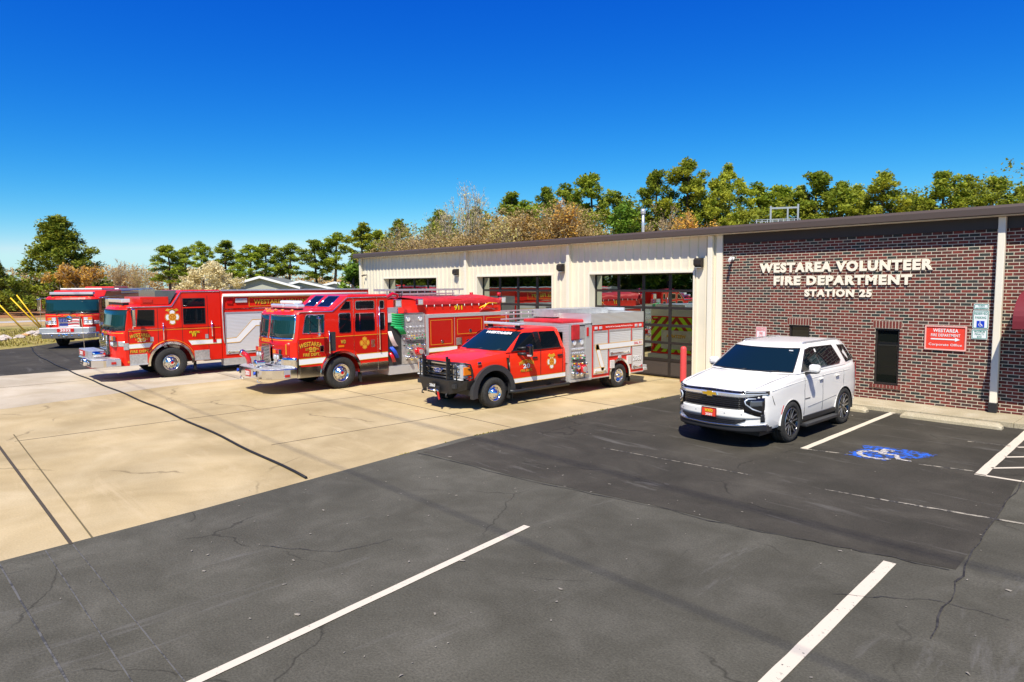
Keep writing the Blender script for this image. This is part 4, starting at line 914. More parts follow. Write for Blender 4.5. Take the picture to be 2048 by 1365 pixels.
    MB().prism(pl, 'z', .45, .73, bev=.02).build('bumper', CHROME, t)
    MB().prism(inset(pl, .03), 'z', .72, .742).build('bumper_deck', DPLATE, t)
    for s in (1,-1): MB().box(s*bw, s*(bw+.004), Y(7.93), Y(8.12), .47, .71).build('tread_plate', DPLATE, t); MB().box(s*bw, s*(bw+.02), Y(7.95), Y(8.10), .50, .57, bev=.005).build('side_marker', REDL, t)
    MB().box(-.24,.10,Y(7.385),Y(7.41),.48,.67).build('number_plate', RED2, t); text('2033', WTXT, t, onF(-.07,Y(7.383),.575), .29, .12, .004, .03)
    for x in (-.78,.45):
        b = MB(); b.cyl((x,Y(7.40),.60),(x,Y(7.36),.60),.045,12,mi=1); b.box(x+.06,x+.13,Y(7.39),Y(7.43),.52,.68,mi=0); b.box(x-.12,x-.07,Y(7.39),Y(7.43),.54,.66,mi=0); b.build('bumper_light', [BLKP, BLUE, CHROME], t)
        MB().tube([(x+.1,Y(7.5),.47),(x+.1,Y(7.42),.42),(x+.14,Y(7.40),.37),(x+.2,Y(7.43),.36),(x+.22,Y(7.46),.39)], .016, 6).build('tow_hook', CHROME, t)
    b = MB(); b.tube([(-.85,Y(7.75),.74),(-.85,Y(7.73),.9),(-.9,Y(7.7),1.0),(-1.02,Y(7.66),1.05)], .075, 12); b.build('front_intake', REDL, t)
    MB().cyl((-1.02,Y(7.66),1.05),(-1.10,Y(7.63),1.08),.1,14).build('intake_cap', CHROME, t)
    MB().lathe([(.001,-.02),(.06,-.02),(.11,.0),(.12,.03),(.09,.06),(.085,.26),(.05,.30),(.001,.31)], (.30,Y(7.46),.86), 'y', 20).build('siren', CHROME, t)
    MB().cyl((.3,Y(7.62),.74),(.3,Y(7.62),.8),.06,10).tube([(-.4,Y(7.6),.78),(-.2,Y(7.7),.76),(.05,Y(7.62),.78),(.1,Y(7.75),.8)],.03,8).build('deck_hardware', CHROME, t)
    # roof: marker lamps, light bar
    b = MB()
    for x in (-.9,-.45,0,.45,.9): b.sphere((x, Y(8.26)+fc(x), 2.36), .05, (1.4,1,.8), 10)
    b.build('roof_marker', AMBER, t)
    lb = MB().box(-.95,-.05,Y(8.5),Y(8.75),2.41,2.53,bev=.04).box(.0,.90,Y(8.5),Y(8.75),2.41,2.53,bev=.04).build('light_bar', CLEAR, t)
    MB().box(-.3,.65,Y(8.52),Y(8.80),2.53,2.63,bev=.03).build('cover', WHITE, lb)
    MB().box(-.9,.85,Y(8.55),Y(8.7),2.37,2.42).build('mount', BLKP, lb)
    MB().lathe([(0.001,.09),(.12,.07),(.22,.0)], (-.1,Y(8.95),2.38+.13), 'z', 16).build('roof_dome', BLKP, t)
    # slanted front roof windows
    d = Vector((0, .43, .36)).normalized(); 
    for x0,x1 in ((-.78,-.12),(.08,.85)):
        b = MB(); n_ = Vector((0,-.36,.43)).normalized()*.008; p0 = Vector((0,Y(9.53),2.43)); p1 = Vector((0,Y(9.90),2.74))
        q = [Vector((x0,0,0))+p0+n_, Vector((x1,0,0))+p0+n_, Vector((x1-.05,0,0))+p1+n_, Vector((x0+.05,0,0))+p1+n_]
        b.face(q); b.face([v-n_*1.5 for v in q]); wo = b.build('roof_window', GLASS, t)
        b = MB(); b.tube(q, .014, 6, closed=True); b.build('frame', CHROME, wo)
    # pump bay
    MB().box(-1.1,1.1,Y(11.33),Y(12.78),.5,2.12).build('pump_house', STEEL, t)
    rn = random.Random(7)
    MB().box(-1.16,1.18,Y(11.34),Y(12.78),.25,.50).build('running_board', DPLATE, t)
    MB().box(-1.14,1.16,Y(11.34),Y(12.78),.50,.52).build('board_top', ALU, t)
    pump_panel(t, 1.14, Y(11.86), Y(12.76), .54, 2.14, 1, rn)
    MB().box(.9,1.15,Y(11.5),Y(12.7),2.14,2.18).build('light_shield', CHROME, t)
    b = MB()     # hose bundle recess with hoses
    b.box(1.1,1.13,Y(11.34),Y(11.84),.54,2.12); b.build('recess_panel', P('dark_recess',(.06,.06,.06),.5,.4), t)
    for k in range(6):
        z = 2.14-.07*k; MB().tube([(1.0,Y(11.45),z),(1.17,Y(11.5),z+.02),(1.19,Y(11.72),z-.01),(1.17,Y(11.92),z-.02),(1.0,Y(11.95),z)], .032, 6).build('folded_hose', GREEN, t)
    for k in range(3): MB().tube([(1.13,Y(11.55+.06*k),1.78),(1.22,Y(11.68+.07*k),1.70),(1.22,Y(11.82+.07*k),1.52)], [.04,.045,.035], 8).build('folded_hose', GREEN, t)
    for k in range(4): MB().tube([(1.15,Y(11.36+.03*k),1.62),(1.18,Y(11.42+.035*k),1.38),(1.17,Y(11.52+.04*k),1.18),(1.15,Y(11.60+.03*k),1.15)], .024, 8).build('white_hose', PINK, t)
    for k in range(2): MB().tube([(1.15,Y(11.42+.06*k),1.12),(1.20,Y(11.52+.06*k),.98),(1.19,Y(11.62+.06*k),.78)], .036, 8).build('blue_hose', BLUE, t)
    for k in range(2): MB().tube([(1.15,Y(11.38+.05*k),.95),(1.20,Y(11.44+.05*k),.82),(1.19,Y(11.50+.06*k),.66)], .038, 8).build('red_hose', REDL, t)
    MB().box(.95,1.17,Y(11.36),Y(11.62),1.90,2.18,bev=.01).build('switch_box', P('light_grey',(.55,.6,.6),.4), t)
    MB().box(.85,1.15,Y(11.34),Y(11.7),2.2,2.36).build('valve_block', ALU, t)
    b = MB(); b.box(1.0,1.12,Y(11.66),Y(11.90),2.36,2.62,bev=.01,mi=0); b.box(1.12,1.13,Y(11.70),Y(11.86),2.40,2.58,mi=1); b.cyl((1.05,Y(11.78),2.1),(1.05,Y(11.78),2.4),.02,8,mi=0); b.build('scene_light', [CHROME, CLEAR], t)
    b = MB(); b.cyl((.45,Y(12.1),2.1),(.45,Y(12.1),2.62),.06,12).tube([(.45,Y(12.1),2.60),(.45,Y(12.18),2.74),(.42,Y(12.0),2.80),(.40,Y(11.8),2.66),(.4,Y(11.6),2.62)],.055,10); b.build('deck_gun', REDL, t)
    MB().tube([(.50+.09*math.cos(a*PI/8), Y(12.26), 2.76+.09*math.sin(a*PI/8)) for a in range(16)], .014, 6, closed=True).box(.42,.58,Y(12.25),Y(12.27),2.75,2.77).build('hand_wheel', BLKP, t)
    # rear body
    bo = YP([(12.78,.50),(12.78,2.06),(16.45,2.06),(16.45,.50),(15.42,.50)]+arc(14.75,.47,.66,3,177,14)+[(14.08,.50)])
    MB().prism(bo, 'x', -hw, hw).build('rear_body', RED2, t)
    MB().box(hw-.02,hw+.012,Y(12.77),Y(12.87),.5,2.08).box(hw-.03,hw+.012,Y(12.87),Y(16.46),1.99,2.10).box(-hw,hw-.031,Y(12.8),Y(16.45),2.062,2.10).build('tread_trim', DPLATE, t)
    stripe(t, YP([(12.88,.84),(14.05,.85)]), YP([(12.88,1.0),(14.05,1.01)]), hw+.003, 1)
    for (y0,y1,z0,z1) in ((12.89,13.90,1.03,1.97),(14.00,15.20,1.33,1.97),(15.30,16.36,1.03,1.97)):
        d_ = MB().box(hw, hw+.012, Y(y0), Y(y1), z0, z1, bev=.004).build('compartment_door', RED2, t)
        po = [(Y(y0+.06),z0+.06),(Y(y1-.06),z0+.06),(Y(y1-.06),z1-.06),(Y(y0+.06),z1-.06)]
        MB().ring(po, inset(po,.014), 'x', hw+.012, hw+.015).build('gold_border', GOLD, d_)
        MB().cyl((hw+.012,Y(y0+(y1-y0)*.52),z0+.16),(hw+.03,Y(y0+(y1-y0)*.52),z0+.16),.055,14).build('handle', CHROME, d_)
    seams(t, hw+.001, [(Y(13.95),.5,Y(13.95),1.98),(Y(15.25),.5,Y(15.25),1.98)], 1, ALU)
    MB().box(hw,hw+.02,Y(14.0),Y(14.25),1.03,1.28).build('fuel_flap', CHROME, t)
    arch_ring(t, hw, Y(14.75), .47, .60, .68, 1, 3, 177, .04)
    MB().box(-.95,.95,Y(12.62),Y(16.25),2.10,2.58).build('hose_bed', RED, t)
    # red tarp over the hose bed, with a wavy hem
    rows = []
    for x,z0 in ((-1.0,2.38),(-.97,2.59),(-.6,2.62),(0,2.65),(.6,2.62),(.955,2.57),(.975,2.50),(.98,2.41)):
        rows.append([(x, Y(12.6+3.6*k/14), z0+ (.03*math.sin(k*1.7)+.05*math.exp(-((k-2)/1.5)**2)+.04*math.exp(-((k-12)/1.5)**2) if abs(x)<.96 else .012*math.sin(k*3.1))) for k in range(15)])
    b = MB(); b.grid(rows); b.grid([[(p[0]*.985,p[1],p[2]-.015) for p in r] for r in rows]); b.build('tarp', TARP, t)
    for k in range(10): y = Y(12.95+.32*k); MB().cyl((.985,y,2.41),(.985,y,2.33),.012,6).build('tarp_strap', WTXT, t)
    text('911', YEL, t, M(.952, Y(14.30), 2.29), .34, .17, .004, .04, shadow=(.014,-.014,BTXT))
    for y in (12.58,16.2):
        b = MB(); b.box(.97,1.12,Y(y-.05),Y(y+.15),2.42,2.62,bev=.015,mi=0); b.box(1.12,1.13,Y(y-.02),Y(y+.12),2.45,2.59,mi=1); b.build('scene_light', [CHROME, CLEAR], t)
    lad = MB()
    for z in (2.66,2.90): lad.box(-1.08,-1.02,Y(12.2),Y(16.1),z-.035,z+.035)
    for k in range(12): lad.cyl((-1.05,Y(12.4+.32*k),2.66),(-1.05,Y(12.4+.32*k),2.90),.016,6)
    lad.box(-1.0,-.95,Y(12.4),Y(15.6),2.72,2.78).box(-1.0,-.95,Y(12.4),Y(15.6),2.86,2.91)
    lad.build('ladder', ALU, t)
    MB().cyl((-1.05,Y(13),2.1),(-1.05,Y(13),2.66),.02,6).cyl((-1.05,Y(15.6),2.1),(-1.05,Y(15.6),2.66),.02,6).build('ladder_bracket', ALU, t)
    b = MB(); b.tube([(1.0,Y(15.2),2.25),(1.06,Y(15.6),2.42),(1.03,Y(16.0),2.40)],.018,6).tube([(1.03,Y(15.3),2.2),(1.06,Y(15.5),2.38)],.02,6); b.build('hand_tool', YEL, t)
    MB().tube([(1.05,Y(15.15),2.16),(1.07,Y(15.45),2.28),(1.05,Y(15.85),2.2)],.03,6).build('red_bracket', REDL, t)
    for x,y in ((.8,16.3),(-.8,16.3)):
        MB().cyl((x,Y(y),2.08),(x,Y(y),2.66),.03,8).build('beacon_post', BLKP, t); MB().cyl((x,Y(y),2.66),(x,Y(y),2.78),.07,12).build('beacon', REDL, t)
    MB().box(-hw+.02, hw-.02, Y(16.452), Y(16.47), .5, 2.05).build('rear_panel', DPLATE, t)
    MB().box(-1.1,1.1,Y(16.46),Y(16.75),.42,.5).build('tailboard', DPLATE, t)
    for s in (1,-1): MB().box(s*.98-.08,s*.98+.08,Y(16.46),Y(16.50),.8,1.3,bev=.01).build('tail_light', REDL, t)
    MB().box(.9,1.1,Y(10.40),Y(10.42),.12,.44).build('mud_flap', BLACK, t); MB().box(-1.1,-.9,Y(10.40),Y(10.42),.12,.44).build('mud_flap', BLACK, t)
    return t
engine_a()
# ================================================================== ENGINES OF THE SECOND MAKE (windscreen wraps, extended bumper)
def engine_p(loc, rz, label, number, flag, rescue, scale=1.0):
    Y0, hw = 6.82, 1.18; Y = lambda y: y-Y0; YP = lambda pts: [(y-Y0, z) for y, z in pts]
    t = empty('fire_engine', loc, rz, label, 'fire engine', 'red fire engines on the apron'); t.scale = (scale,)*3
    MB().box(-.45,.45,Y(5.2),Y(14.3),.42,.72).box(-1,1,Y(6.78),Y(6.86),.42,.5).box(-1,1,Y(12.1),Y(12.2),.42,.5).build('chassis', BLKP, t)
    fc = lambda x: 0.26*abs(x/hw)**5+0.05*(x/hw)**2
    zr = 2.47
    prof = [(5.16,.50),(5.14,1.0),(5.13,1.52),(5.17,1.66),(5.26,2.30),(5.33,2.41),(5.46,zr)]
    if rescue: prof += [(6.88,zr),(7.20,2.93),(7.26,2.95),(8.50,2.95)]
    else: prof += [(6.2,2.5),(6.5,2.75),(8.5,2.78)]
    prof += [(8.50,.50)]+arc(6.82,.49,.70,0,180,16)
    loftx(YP(prof), fc, hw, Y(5.13), .045).build('cab', RED, t)
    def yf(x, z): 
        base = 5.14 if z < 1.52 else (5.13+(z-1.52)*.28 if z < 1.66 else 5.17+(z-1.66)*.14)
        return Y(base)+fc(x)
    b = MB(); frontp(b, lin(-1.168,1.168,25), lambda x:2.31, lambda x:1.66, yf, .006); wo = b.build('windscreen', TEAL, t)
    b = MB(); frontp(b, lin(-1.172,1.172,25), lambda x:2.33, lambda x:2.295, yf, .010); frontp(b, lin(-1.172,1.172,25), lambda x:1.675, lambda x:1.645, yf, .010)
    for x in (-1.17,1.15): frontp(b, lin(x,x+.02,2), lambda x:2.31, lambda x:1.66, yf, .011)
    b.build('frame', BLKP, wo)
    for x in (-.6,0,.6): MB().tube([(x,yf(x,1.6)-.03,1.60),(x+.12,yf(x,1.7)-.03,1.68),(x+.35,yf(x,1.75)-.02,1.74)], .014, 6).build('wiper', BLKP, t)
    b = MB()
    for k in (-1,1): frontp(b, lin(k*.35,k*1.15,9), lambda x:1.575, lambda x:1.56, yf, .006)
    b.build('pinstripe', GOLD, t)
    text('WESTAREA', GOLD, t, onF(0,yf(0,1.5)-.006,1.56), .55, .07, .003, .03, shadow=(.006,-.006,BTXT))
    # grille
    gp = [(-.50,1.50),(.50,1.50),(.46,1.28),(.47,.86),(-.47,.86),(-.46,1.28)]
    g = MB().prism(gp, 'y', yf(0,1)-.06, yf(0,1)+.02).build('grille', HOLE, t)
    b = MB(); b.ring(gp, inset(gp,.035), 'y', yf(0,1)-.09, yf(0,1)); b.box(-.46,.46,yf(0,1)-.085,yf(0,1)-.05,1.20,1.235); b.box(-.46,.46,yf(0,1)-.085,yf(0,1)-.05,1.01,1.04); b.build('surround', CHROME, g)
    if flag:
        b = MB(); yy = yf(0,1)-.066
        for k in range(8):
            z0 = 1.45-.07*k; n = 10
            for i in range(n):
                xa, xb = -.44+.88*i/n, -.44+.88*(i+1)/n; wv = lambda x: .018*math.sin(x*7)
                if z0 > .88: b.face([(xa,yy,z0-.07+wv(xa)),(xb,yy,z0-.07+wv(xb)),(xb,yy,z0+wv(xb)),(xa,yy,z0+wv(xa))], mi=k%2)
        for z0,z1 in ((1.24,1.44),(1.06,1.19)): b.box(-.44,-.06,yy-.006,yy-.003,z0,z1,mi=2)
        for r_ in range(4):
            for c_ in range(5): b.box(-.40+.07*c_,-.385+.07*c_,yy-.009,yy-.007,1.27+.04*r_,1.285+.04*r_,mi=3)
        b.build('flag_panel', [P('flag_red',(.45,.02,.02),.4), P('flag_white',(.75,.72,.7),.4), P('flag_blue',(.02,.03,.18),.4), WTXT], g)
    else:
        b = MB()
        for z in lin(.90,1.44,10): b.box(-.43,.43,yf(0,1)-.078,yf(0,1)-.06,z,z+.03)
        for x in lin(-.4,.4,5): b.box(x-.01,x+.01,yf(0,1)-.085,yf(0,1)-.06,.88,1.46)
        b.build('bars', CHROME, g)
    MB().lathe([(.001,-.02),(.10,-.015),(.13,.0),(.13,.02)], (0,yf(0,1)-.09,1.42), 'y', 20).build('badge', CHROME, g)
    for s in (1,-1):
        x = s*.78; q = yf(.78,1.3)
        lamp(t, x, q-.02, 1.40, .36, .13, [CHROME, AMBER if s<0 else CLEAR, CLEAR if s<0 else AMBER], 'turn_lamp')
        hb = MB().box(x-.20,x+.20,q-.05,q+.08,1.13,1.30,bev=.01).build('headlight', CHROME, t)
        b = MB(); roundlamp(b,x-.095,q-.05,1.215,.07); roundlamp(b,x+.095,q-.05,1.215,.07); b.build('lens', CLEAR, hb)
        b = MB(); frontp(b, lin(s*1.0,s*1.175,5) if s>0 else lin(-1.175,-1.0,5), lambda x:1.30, lambda x:1.13, yf, .012); b.box(s*hw,s*(hw+.01),Y(5.40),Y(5.55),1.02,1.24); b.build('corner_trim', STEEL, t)
    # bumper: lower chrome with chamfered corners, upper box
    bw = 1.20; pl = [(-bw,Y(5.30)),(-bw,Y(4.80)),(-bw+.22,Y(4.50)),(bw-.22,Y(4.50)),(bw,Y(4.80)),(bw,Y(5.30))]
    MB().prism(pl, 'z', .50, .74, bev=.015).build('bumper', CHROME, t)
    MB().prism(inset(pl,.02), 'z', .739, .755).build('bumper_deck', DPLATE, t)
    for s in (1,-1): MB().box(s*bw,s*(bw+.004),Y(4.88),Y(5.29),.52,.73).build('tread_plate', DPLATE, t); MB().box(s*bw,s*(bw+.02),Y(5.02),Y(5.16),.58,.66,bev=.006).build('side_marker', REDL, t)
    p2 = [(-1.12,Y(5.1)),(-1.12,Y(4.62)),(1.0,Y(4.62)),(1.12,Y(4.75)),(1.12,Y(5.1))] if flag else [(-1.12,Y(5.0)),(-1.12,Y(4.55)),(.35,Y(4.55)),(.35,Y(5.0))]
    ub = MB().prism(p2, 'z', .76, 1.0, bev=.02).build('bumper_box', ALU, t)
    cx = 0 if flag else -.55
    MB().box(cx-.36,cx+.36,Y(4.59 if flag else 4.52),Y(4.63),.80,.97).build('number_plate', REDL if flag else RED2, ub)
    text(number, WTXT, ub, onF(cx,Y(4.585 if flag else 4.515),.885), .46, .12, .004, .03)
    b = MB(); 
    for x in (-.55,-.25,.30,.6): roundlamp(b, x, Y(4.50), .62, .05)
    b.lathe([(.13,.02),(.13,-.03),(.10,-.06),(.05,-.05),(.001,-.05)], (0,Y(4.50),.62), 'y', 20); b.build('siren_speaker', CHROME, t)
    if not flag:
        b = MB(); b.lathe([(.001,-.02),(.09,-.02),(.10,.02),(.10,.3),(.04,.34),(.001,.34)], (.72,Y(4.62),.90), 'y', 20); b.build('siren', CHROME, t)
        MB().box(-.5,.2,Y(4.6),Y(4.8),.40,.50).build('tow_eye', REDL, t)
    MB().tube([(-1.05,Y(4.7),.98),(-1.05,Y(4.68),1.7),(-1.06,Y(4.66),2.0)], .009, 5).build('antenna', P('antenna_tan',(.5,.42,.28),.5), t)
    # sides
    for s in (1,-1):
        X = s*hw
        arch_ring(t, X, 0, .49, .655, .73, s, -4, 184, .05)
        MB().tube([(X+s*.02,Y(6.82)+.78*math.cos(R(a)),.49+.78*math.sin(R(a))) for a in range(20,150,8)],.008,6).build('gold_line', GOLD, t)
        stripe(t, YP([(5.56,1.04),(6.15,1.05)]), YP([(5.56,1.21),(6.28,1.23)]), X+s*.002, s); stripe(t, YP([(7.5,1.05),(8.49,1.05)]), YP([(7.38,1.23),(8.49,1.22)]), X+s*.002, s)
        MB().box(X,X+s*.006,Y(5.56),Y(8.49),1.665,1.68,).build('silver_line', CHROME, t); MB().box(X,X+s*.006,Y(5.56),Y(8.49),1.615,1.63).build('pinstripe', GOLD, t)
        MB().tube([(X+s*.004,Y(5.55),2.40),(X+s*.004,Y(6.90),2.41),(X+s*.004,Y(7.21),2.89),(X+s*.004,Y(8.48),2.90)] if rescue else [(X+s*.004,Y(5.55),2.40),(X+s*.004,Y(6.3),2.42),(X+s*.004,Y(8.48),2.44)], .02, 6).build('gutter_trim', CHROME, t)
        side_window(t, YP([(5.80,1.78),(6.34,1.77),(6.36,2.31),(5.86,2.32)]), X, s, frm=BLKP)
        side_window(t, YP([(7.25,1.78),(7.98,1.78),(7.98,2.67),(7.25,2.67)]) if rescue else YP([(7.25,1.75),(7.98,1.75),(7.98,2.3),(7.25,2.3)]), X, s, frm=BLKP)
        if rescue: MB().box(X+s*.004,X+s*.014,Y(7.25),Y(7.98),2.33,2.37).build('window_bar', RED, t)
        seams(t, X, [(Y(5.56),.6,Y(5.56),1.65),(Y(6.45),1.15,Y(6.45),2.35),(Y(7.21),1.1,Y(7.21),2.75 if rescue else 2.4),(Y(8.06),.9,Y(8.06),2.75 if rescue else 2.4)], s)
        MB().box(X-s*.01,X+s*.012,Y(5.56),Y(6.08),.50,.86).build('step_panel', STEEL, t)
        MB().box(X-s*.01,X+s*.012,Y(7.57),Y(8.07),.50,.86).build('step_panel', STEEL, t)
        MB().box(X,X+s*.05,Y(5.55),Y(6.12),.50,.53).box(X,X+s*.05,Y(7.56),Y(8.08),.52,.55).build('step', ALU, t)
        handle_rail(t, X, Y(6.60), 1.28, 1.86, s, .017); handle_rail(t, X, Y(8.17), 1.32, 1.87, s, .017)
        m = MB(); m.box(X+s*.22, X+s*.42, Y(5.60), Y(5.70), 1.78, 2.36, bev=.03); mo = m.build('mirror', CHROME, t)
        MB().tube([(X,Y(5.55),2.38),(X+s*.3,Y(5.63),2.40),(X+s*.3,Y(5.63),1.72),(X,Y(5.6),1.70)], .014, 6).build('bracket', CHROME, mo)
        emblem(t, Y(6.91), 2.04, .215, X+s*.002, s, pale=True)
        MB().prism([(Y(6.70),2.27),(Y(6.76),2.33),(Y(6.86),2.30),(Y(6.91),2.33),(Y(6.96),2.30),(Y(7.06),2.33),(Y(7.12),2.27),(Y(6.91),2.18)], 'x', X, X+s*.006).build('eagle_badge', GOLD, t)
        wheel(t, s*(hw+.02), 0, .50, .515, .32, .275, 'truck', s); wheel(t, s*(hw+.02), Y(12.2), .50, .515, .55, .275, 'dually', s)
        MB().box(s*.85,s*1.12,Y(7.62),Y(7.64),.18,.55).build('mud_flap', BLACK, t)
        MB().box(X,X+s*.02,Y(8.20),Y(8.32),1.10,1.22,bev=.005).build('side_marker', REDL, t); MB().cyl((X,Y(5.53),.62),(X+s*.012,Y(5.53),.62),.04,10).build('amber_reflector', AMBER, t)
        side_label(t, X, Y(6.25), 1.33, s, .10, .15); side_label(t, X, Y(8.0), 1.33, s, .10, .15)
        M = lambda x,y,z: onX(x,y,z,s)
        text('WESTAREA', GOLD, t, M(X+s*.004,Y(5.90),1.49), .62, .12, .003, .03, arch=.06, shadow=(.010,-.010,BTXT)); text('20', GOLD, t, M(X+s*.003,Y(5.93),1.34), .25, .14, .003, .04, shadow=(.012,-.012,WTXT)); text('STATION', GOLD, t, M(X+s*.008,Y(5.93),1.34), .36, .05, .003, .02)
        text('FIRE DEPT.', GOLD, t, M(X+s*.004,Y(5.88),.95), .58, .09, .003, .03, shadow=(.01,-.01,BTXT))
        text('W', YEL, t, M(X+s*.004,Y(7.58),1.44), .2, .2, .003, .06, shadow=(.012,-.012,BTXT)); text('RES', YEL, t, M(X+s*.009,Y(7.60),1.50), .34, .07, .003, .03, shadow=(.008,-.008,BTXT))
    # roof kit
    lb = MB().box(-.95,.95,Y(5.46),Y(5.72),zr+.08,zr+.21,bev=.02).build('light_bar', CLEAR, t); MB().box(-.9,.9,Y(5.5),Y(5.68),zr-.02,zr+.08).build('mount', BLKP, lb)
    b = MB()
    for x in (-.8,-.4,0,.4,.8): b.box(x-.05,x+.05,Y(5.36)+fc(x),Y(5.42)+fc(x),2.42,2.455)
    b.build('roof_marker', AMBER, t)
    L = 14.47
    if rescue:
        MB().box(-.9,hw-.02,Y(5.96),Y(6.82),zr+.0,2.73,bev=.01).build('roof_unit', RED, t)
        MB().box(hw-.02,hw+.0,Y(6.02),Y(6.32),2.55,2.66,bev=.004).build('warning_light', REDL, t)
        MB().prism(YP([(6.42,2.73),(6.42,2.94),(7.1,2.94),(6.85,2.49),(6.82,2.49),(6.82,2.73)]), 'x', -.9, hw-.06).build('air_deflector', P('deflector_grey',(.16,.18,.2),.15,.6), t)
        MB().prism(YP([(8.52,.50),(8.52,2.90),(L,2.90),(L,.50),(12.95,.50)]+arc(12.2,.49,.70,2,178,14)+[(11.45,.50)]), 'x', -hw+.01, hw-.01).build('body', RED, t)
        MB().box(-hw,hw+.02,Y(8.55),Y(L),2.902,2.94).build('roof_edge', ALU, t)
        x = hw
        for s in (1,-1):
            x = s*hw
            MB().cyl((x+s*.05,Y(8.58),2.745),(x+s*.05,Y(L-.1),2.745),.055,16).build('awning_roll', P('awning_white',(.78,.76,.70),.3), t)
            MB().tube([(x+s*.04,Y(8.58),2.72),(x+s*.03,Y(8.56),2.2),(x+s*.04,Y(8.57),1.2),(x+s*.02,Y(8.60),1.05)], .022, 6).build('awning_arm', ALU, t)
            for (y0,y1) in ((8.66,10.1),(10.2,11.4),(11.5,13.0),(13.1,14.35)):
                shutter(t, x, Y(y0), Y(y1), .66, 2.13, s)
            lo = YP([(8.66,1.04),(9.14,1.05),(9.74,1.62),(14.35,1.62)]); hi = YP([(8.66,1.22),(9.02,1.24),(9.62,1.86),(14.35,1.85)])
            stripe(t, lo, hi, x+s*.008, s, .022)
            lamp_ = MB(); lamp_.box(x,x+s*.03,Y(8.72),Y(8.93),2.45,2.64,bev=.01); lamp_.build('warning_light', REDL, t); MB().box(x,x+s*.03,Y(9.03),Y(9.45),2.48,2.63,bev=.01).build('scene_light', CLEAR, t)
            po = YP([(9.52,2.33),(13.6,2.33),(13.6,2.66),(9.52,2.66)]); MB().ring(po, inset(po,.014), 'x', x-s*.002, x+s*.004).build('gold_border', GOLD, t)
            text('WESTAREA VOLUNTEER FIRE DEPT.', GOLD, t, onX(x+s*.002,Y(11.55),2.50,s), 3.7, .17, .003, .03, shadow=(.012,-.012,BTXT))
            MB().box(x-s*.3,x-s*.001,Y(8.56),Y(11.4),.25,.50).build('side_locker', ALU, t)
            MB().box(x,x+s*.003,Y(8.60),Y(L),2.25,2.275).build('silver_line', CHROME, t)
        MB().tube([(.2,Y(9.3),2.94),(.2,Y(9.3),3.15)],.01,5).build('antenna', BLKP, t)
    else:
        MB().prism(YP([(8.52,.50),(8.52,2.55),(L,2.55),(L,.50),(12.95,.50)]+arc(12.2,.49,.70,2,178,14)+[(11.45,.50)]), 'x', -hw+.01, hw-.01).build('body', RED, t)
        MB().box(-.95,.95,Y(6.6),Y(8.3),2.75,2.86,bev=.02).build('roof_unit', ALU, t)
        MB().box(-1.0,1.0,Y(8.7),Y(L-.2),2.56,2.84,bev=.02).build('hose_cover', P('alloy_cover',(.6,.62,.63),.4,.5), t)
        MB().box(-.7,.7,Y(8.9),Y(11),2.84,2.94,bev=.02).build('top_locker', RED, t)
        for s in (1,-1):
            for (y0,y1) in ((10.0,11.4),(11.5,13.0),(13.1,14.35)): shutter(t, s*hw, Y(y0), Y(y1), .7, 2.2, s)
            pump_panel(t, s*(hw+.0), Y(8.6), Y(9.8), .6, 2.2, s, random.Random(3))
            MB().cyl((s*1.05,Y(8.8),2.72),(s*1.05,Y(L),2.72),.04,10).build('side_rail', CHROME, t)
    MB().box(-hw+.02,hw-.02,Y(L),Y(L+.02),.5,2.5).build('rear_panel', DPLATE, t); MB().box(-1.1,1.1,Y(L+.02),Y(L+.3),.42,.5).build('tailboard', DPLATE, t)
    return t
engine_p((-25.79, 6.82, 0), 0, 'long red rescue truck with silver roller shutters and a rolled awning, parked left of 2033', '2031', False, True)
engine_p((-42.0, 7.45, 0), R(58.8), 'far red fire engine facing the camera with a flag grille and 2032 on its bumper', '2032', True, False, 1.06)
# ================================================================== LIGHT VEHICLES
def interp(tab, y):
    if y <= tab[0][0]: return tab[0][1]
    for (a, va), (b_, vb) in zip(tab, tab[1:]):
        if y <= b_: 
            t = (y-a)/(b_-a); return va+(vb-va)*t
    return tab[-1][1]
def shell(ys, hw, z0, z1, crown, side, mi=0):
    """closed loft along y. hw,z0,z1,crown are functions of y; side = [(v, k)] fraction of height -> fraction of half width"""
    b = MB(); rings = []
    for y in ys:
        H_, W, a, c = z1(y)-z0(y), hw(y), z0(y), crown(y); half = [(0.0, a), (W*.8, a)]
        for v, k in side: half.append((W*k, a+H_*v))
        last = half[-1]
        for q in (0.92, .8, .55, .3): half.append((last[0]*q, a+H_*1.0+c*(1-q**2)))
        half.append((0.0, a+H_+c))
        full = half+[(-x, z) for x, z in half[-2:0:-1]]
        rings.append([b.bm.verts.new((x, y, z)) for x, z in full])
    n = len(rings[0])
    for i in range(len(rings)-1):
        for j in range(n):
            f = b.bm.faces.new((rings[i][j], rings[i][(j+1) % n], rings[i+1][(j+1) % n], rings[i+1][j])); f.smooth = True; f.material_index = mi
    b.bm.faces.new(rings[0]); b.bm.faces.new(rings[-1][::-1]); return b
def cut(o, cutters, mat=None):
    """boolean difference with a list of MB cutters, applied"""
    for cb in cutters:
        co = cb.build('cutter', mat or BLACK, o.parent)
        md = o.modifiers.new('b', 'BOOLEAN'); md.object = co; md.operation = 'DIFFERENCE'; md.solver = 'EXACT'
        bpy.context.view_layer.update(); dg = bpy.context.evaluated_depsgraph_get()
        me = bpy.data.meshes.new_from_object(o.evaluated_get(dg)); o.modifiers.clear(); old = o.data; o.data = me; bpy.data.meshes.remove(old)
        cm = co.data; bpy.data.objects.remove(co); bpy.data.meshes.remove(cm)
    return o
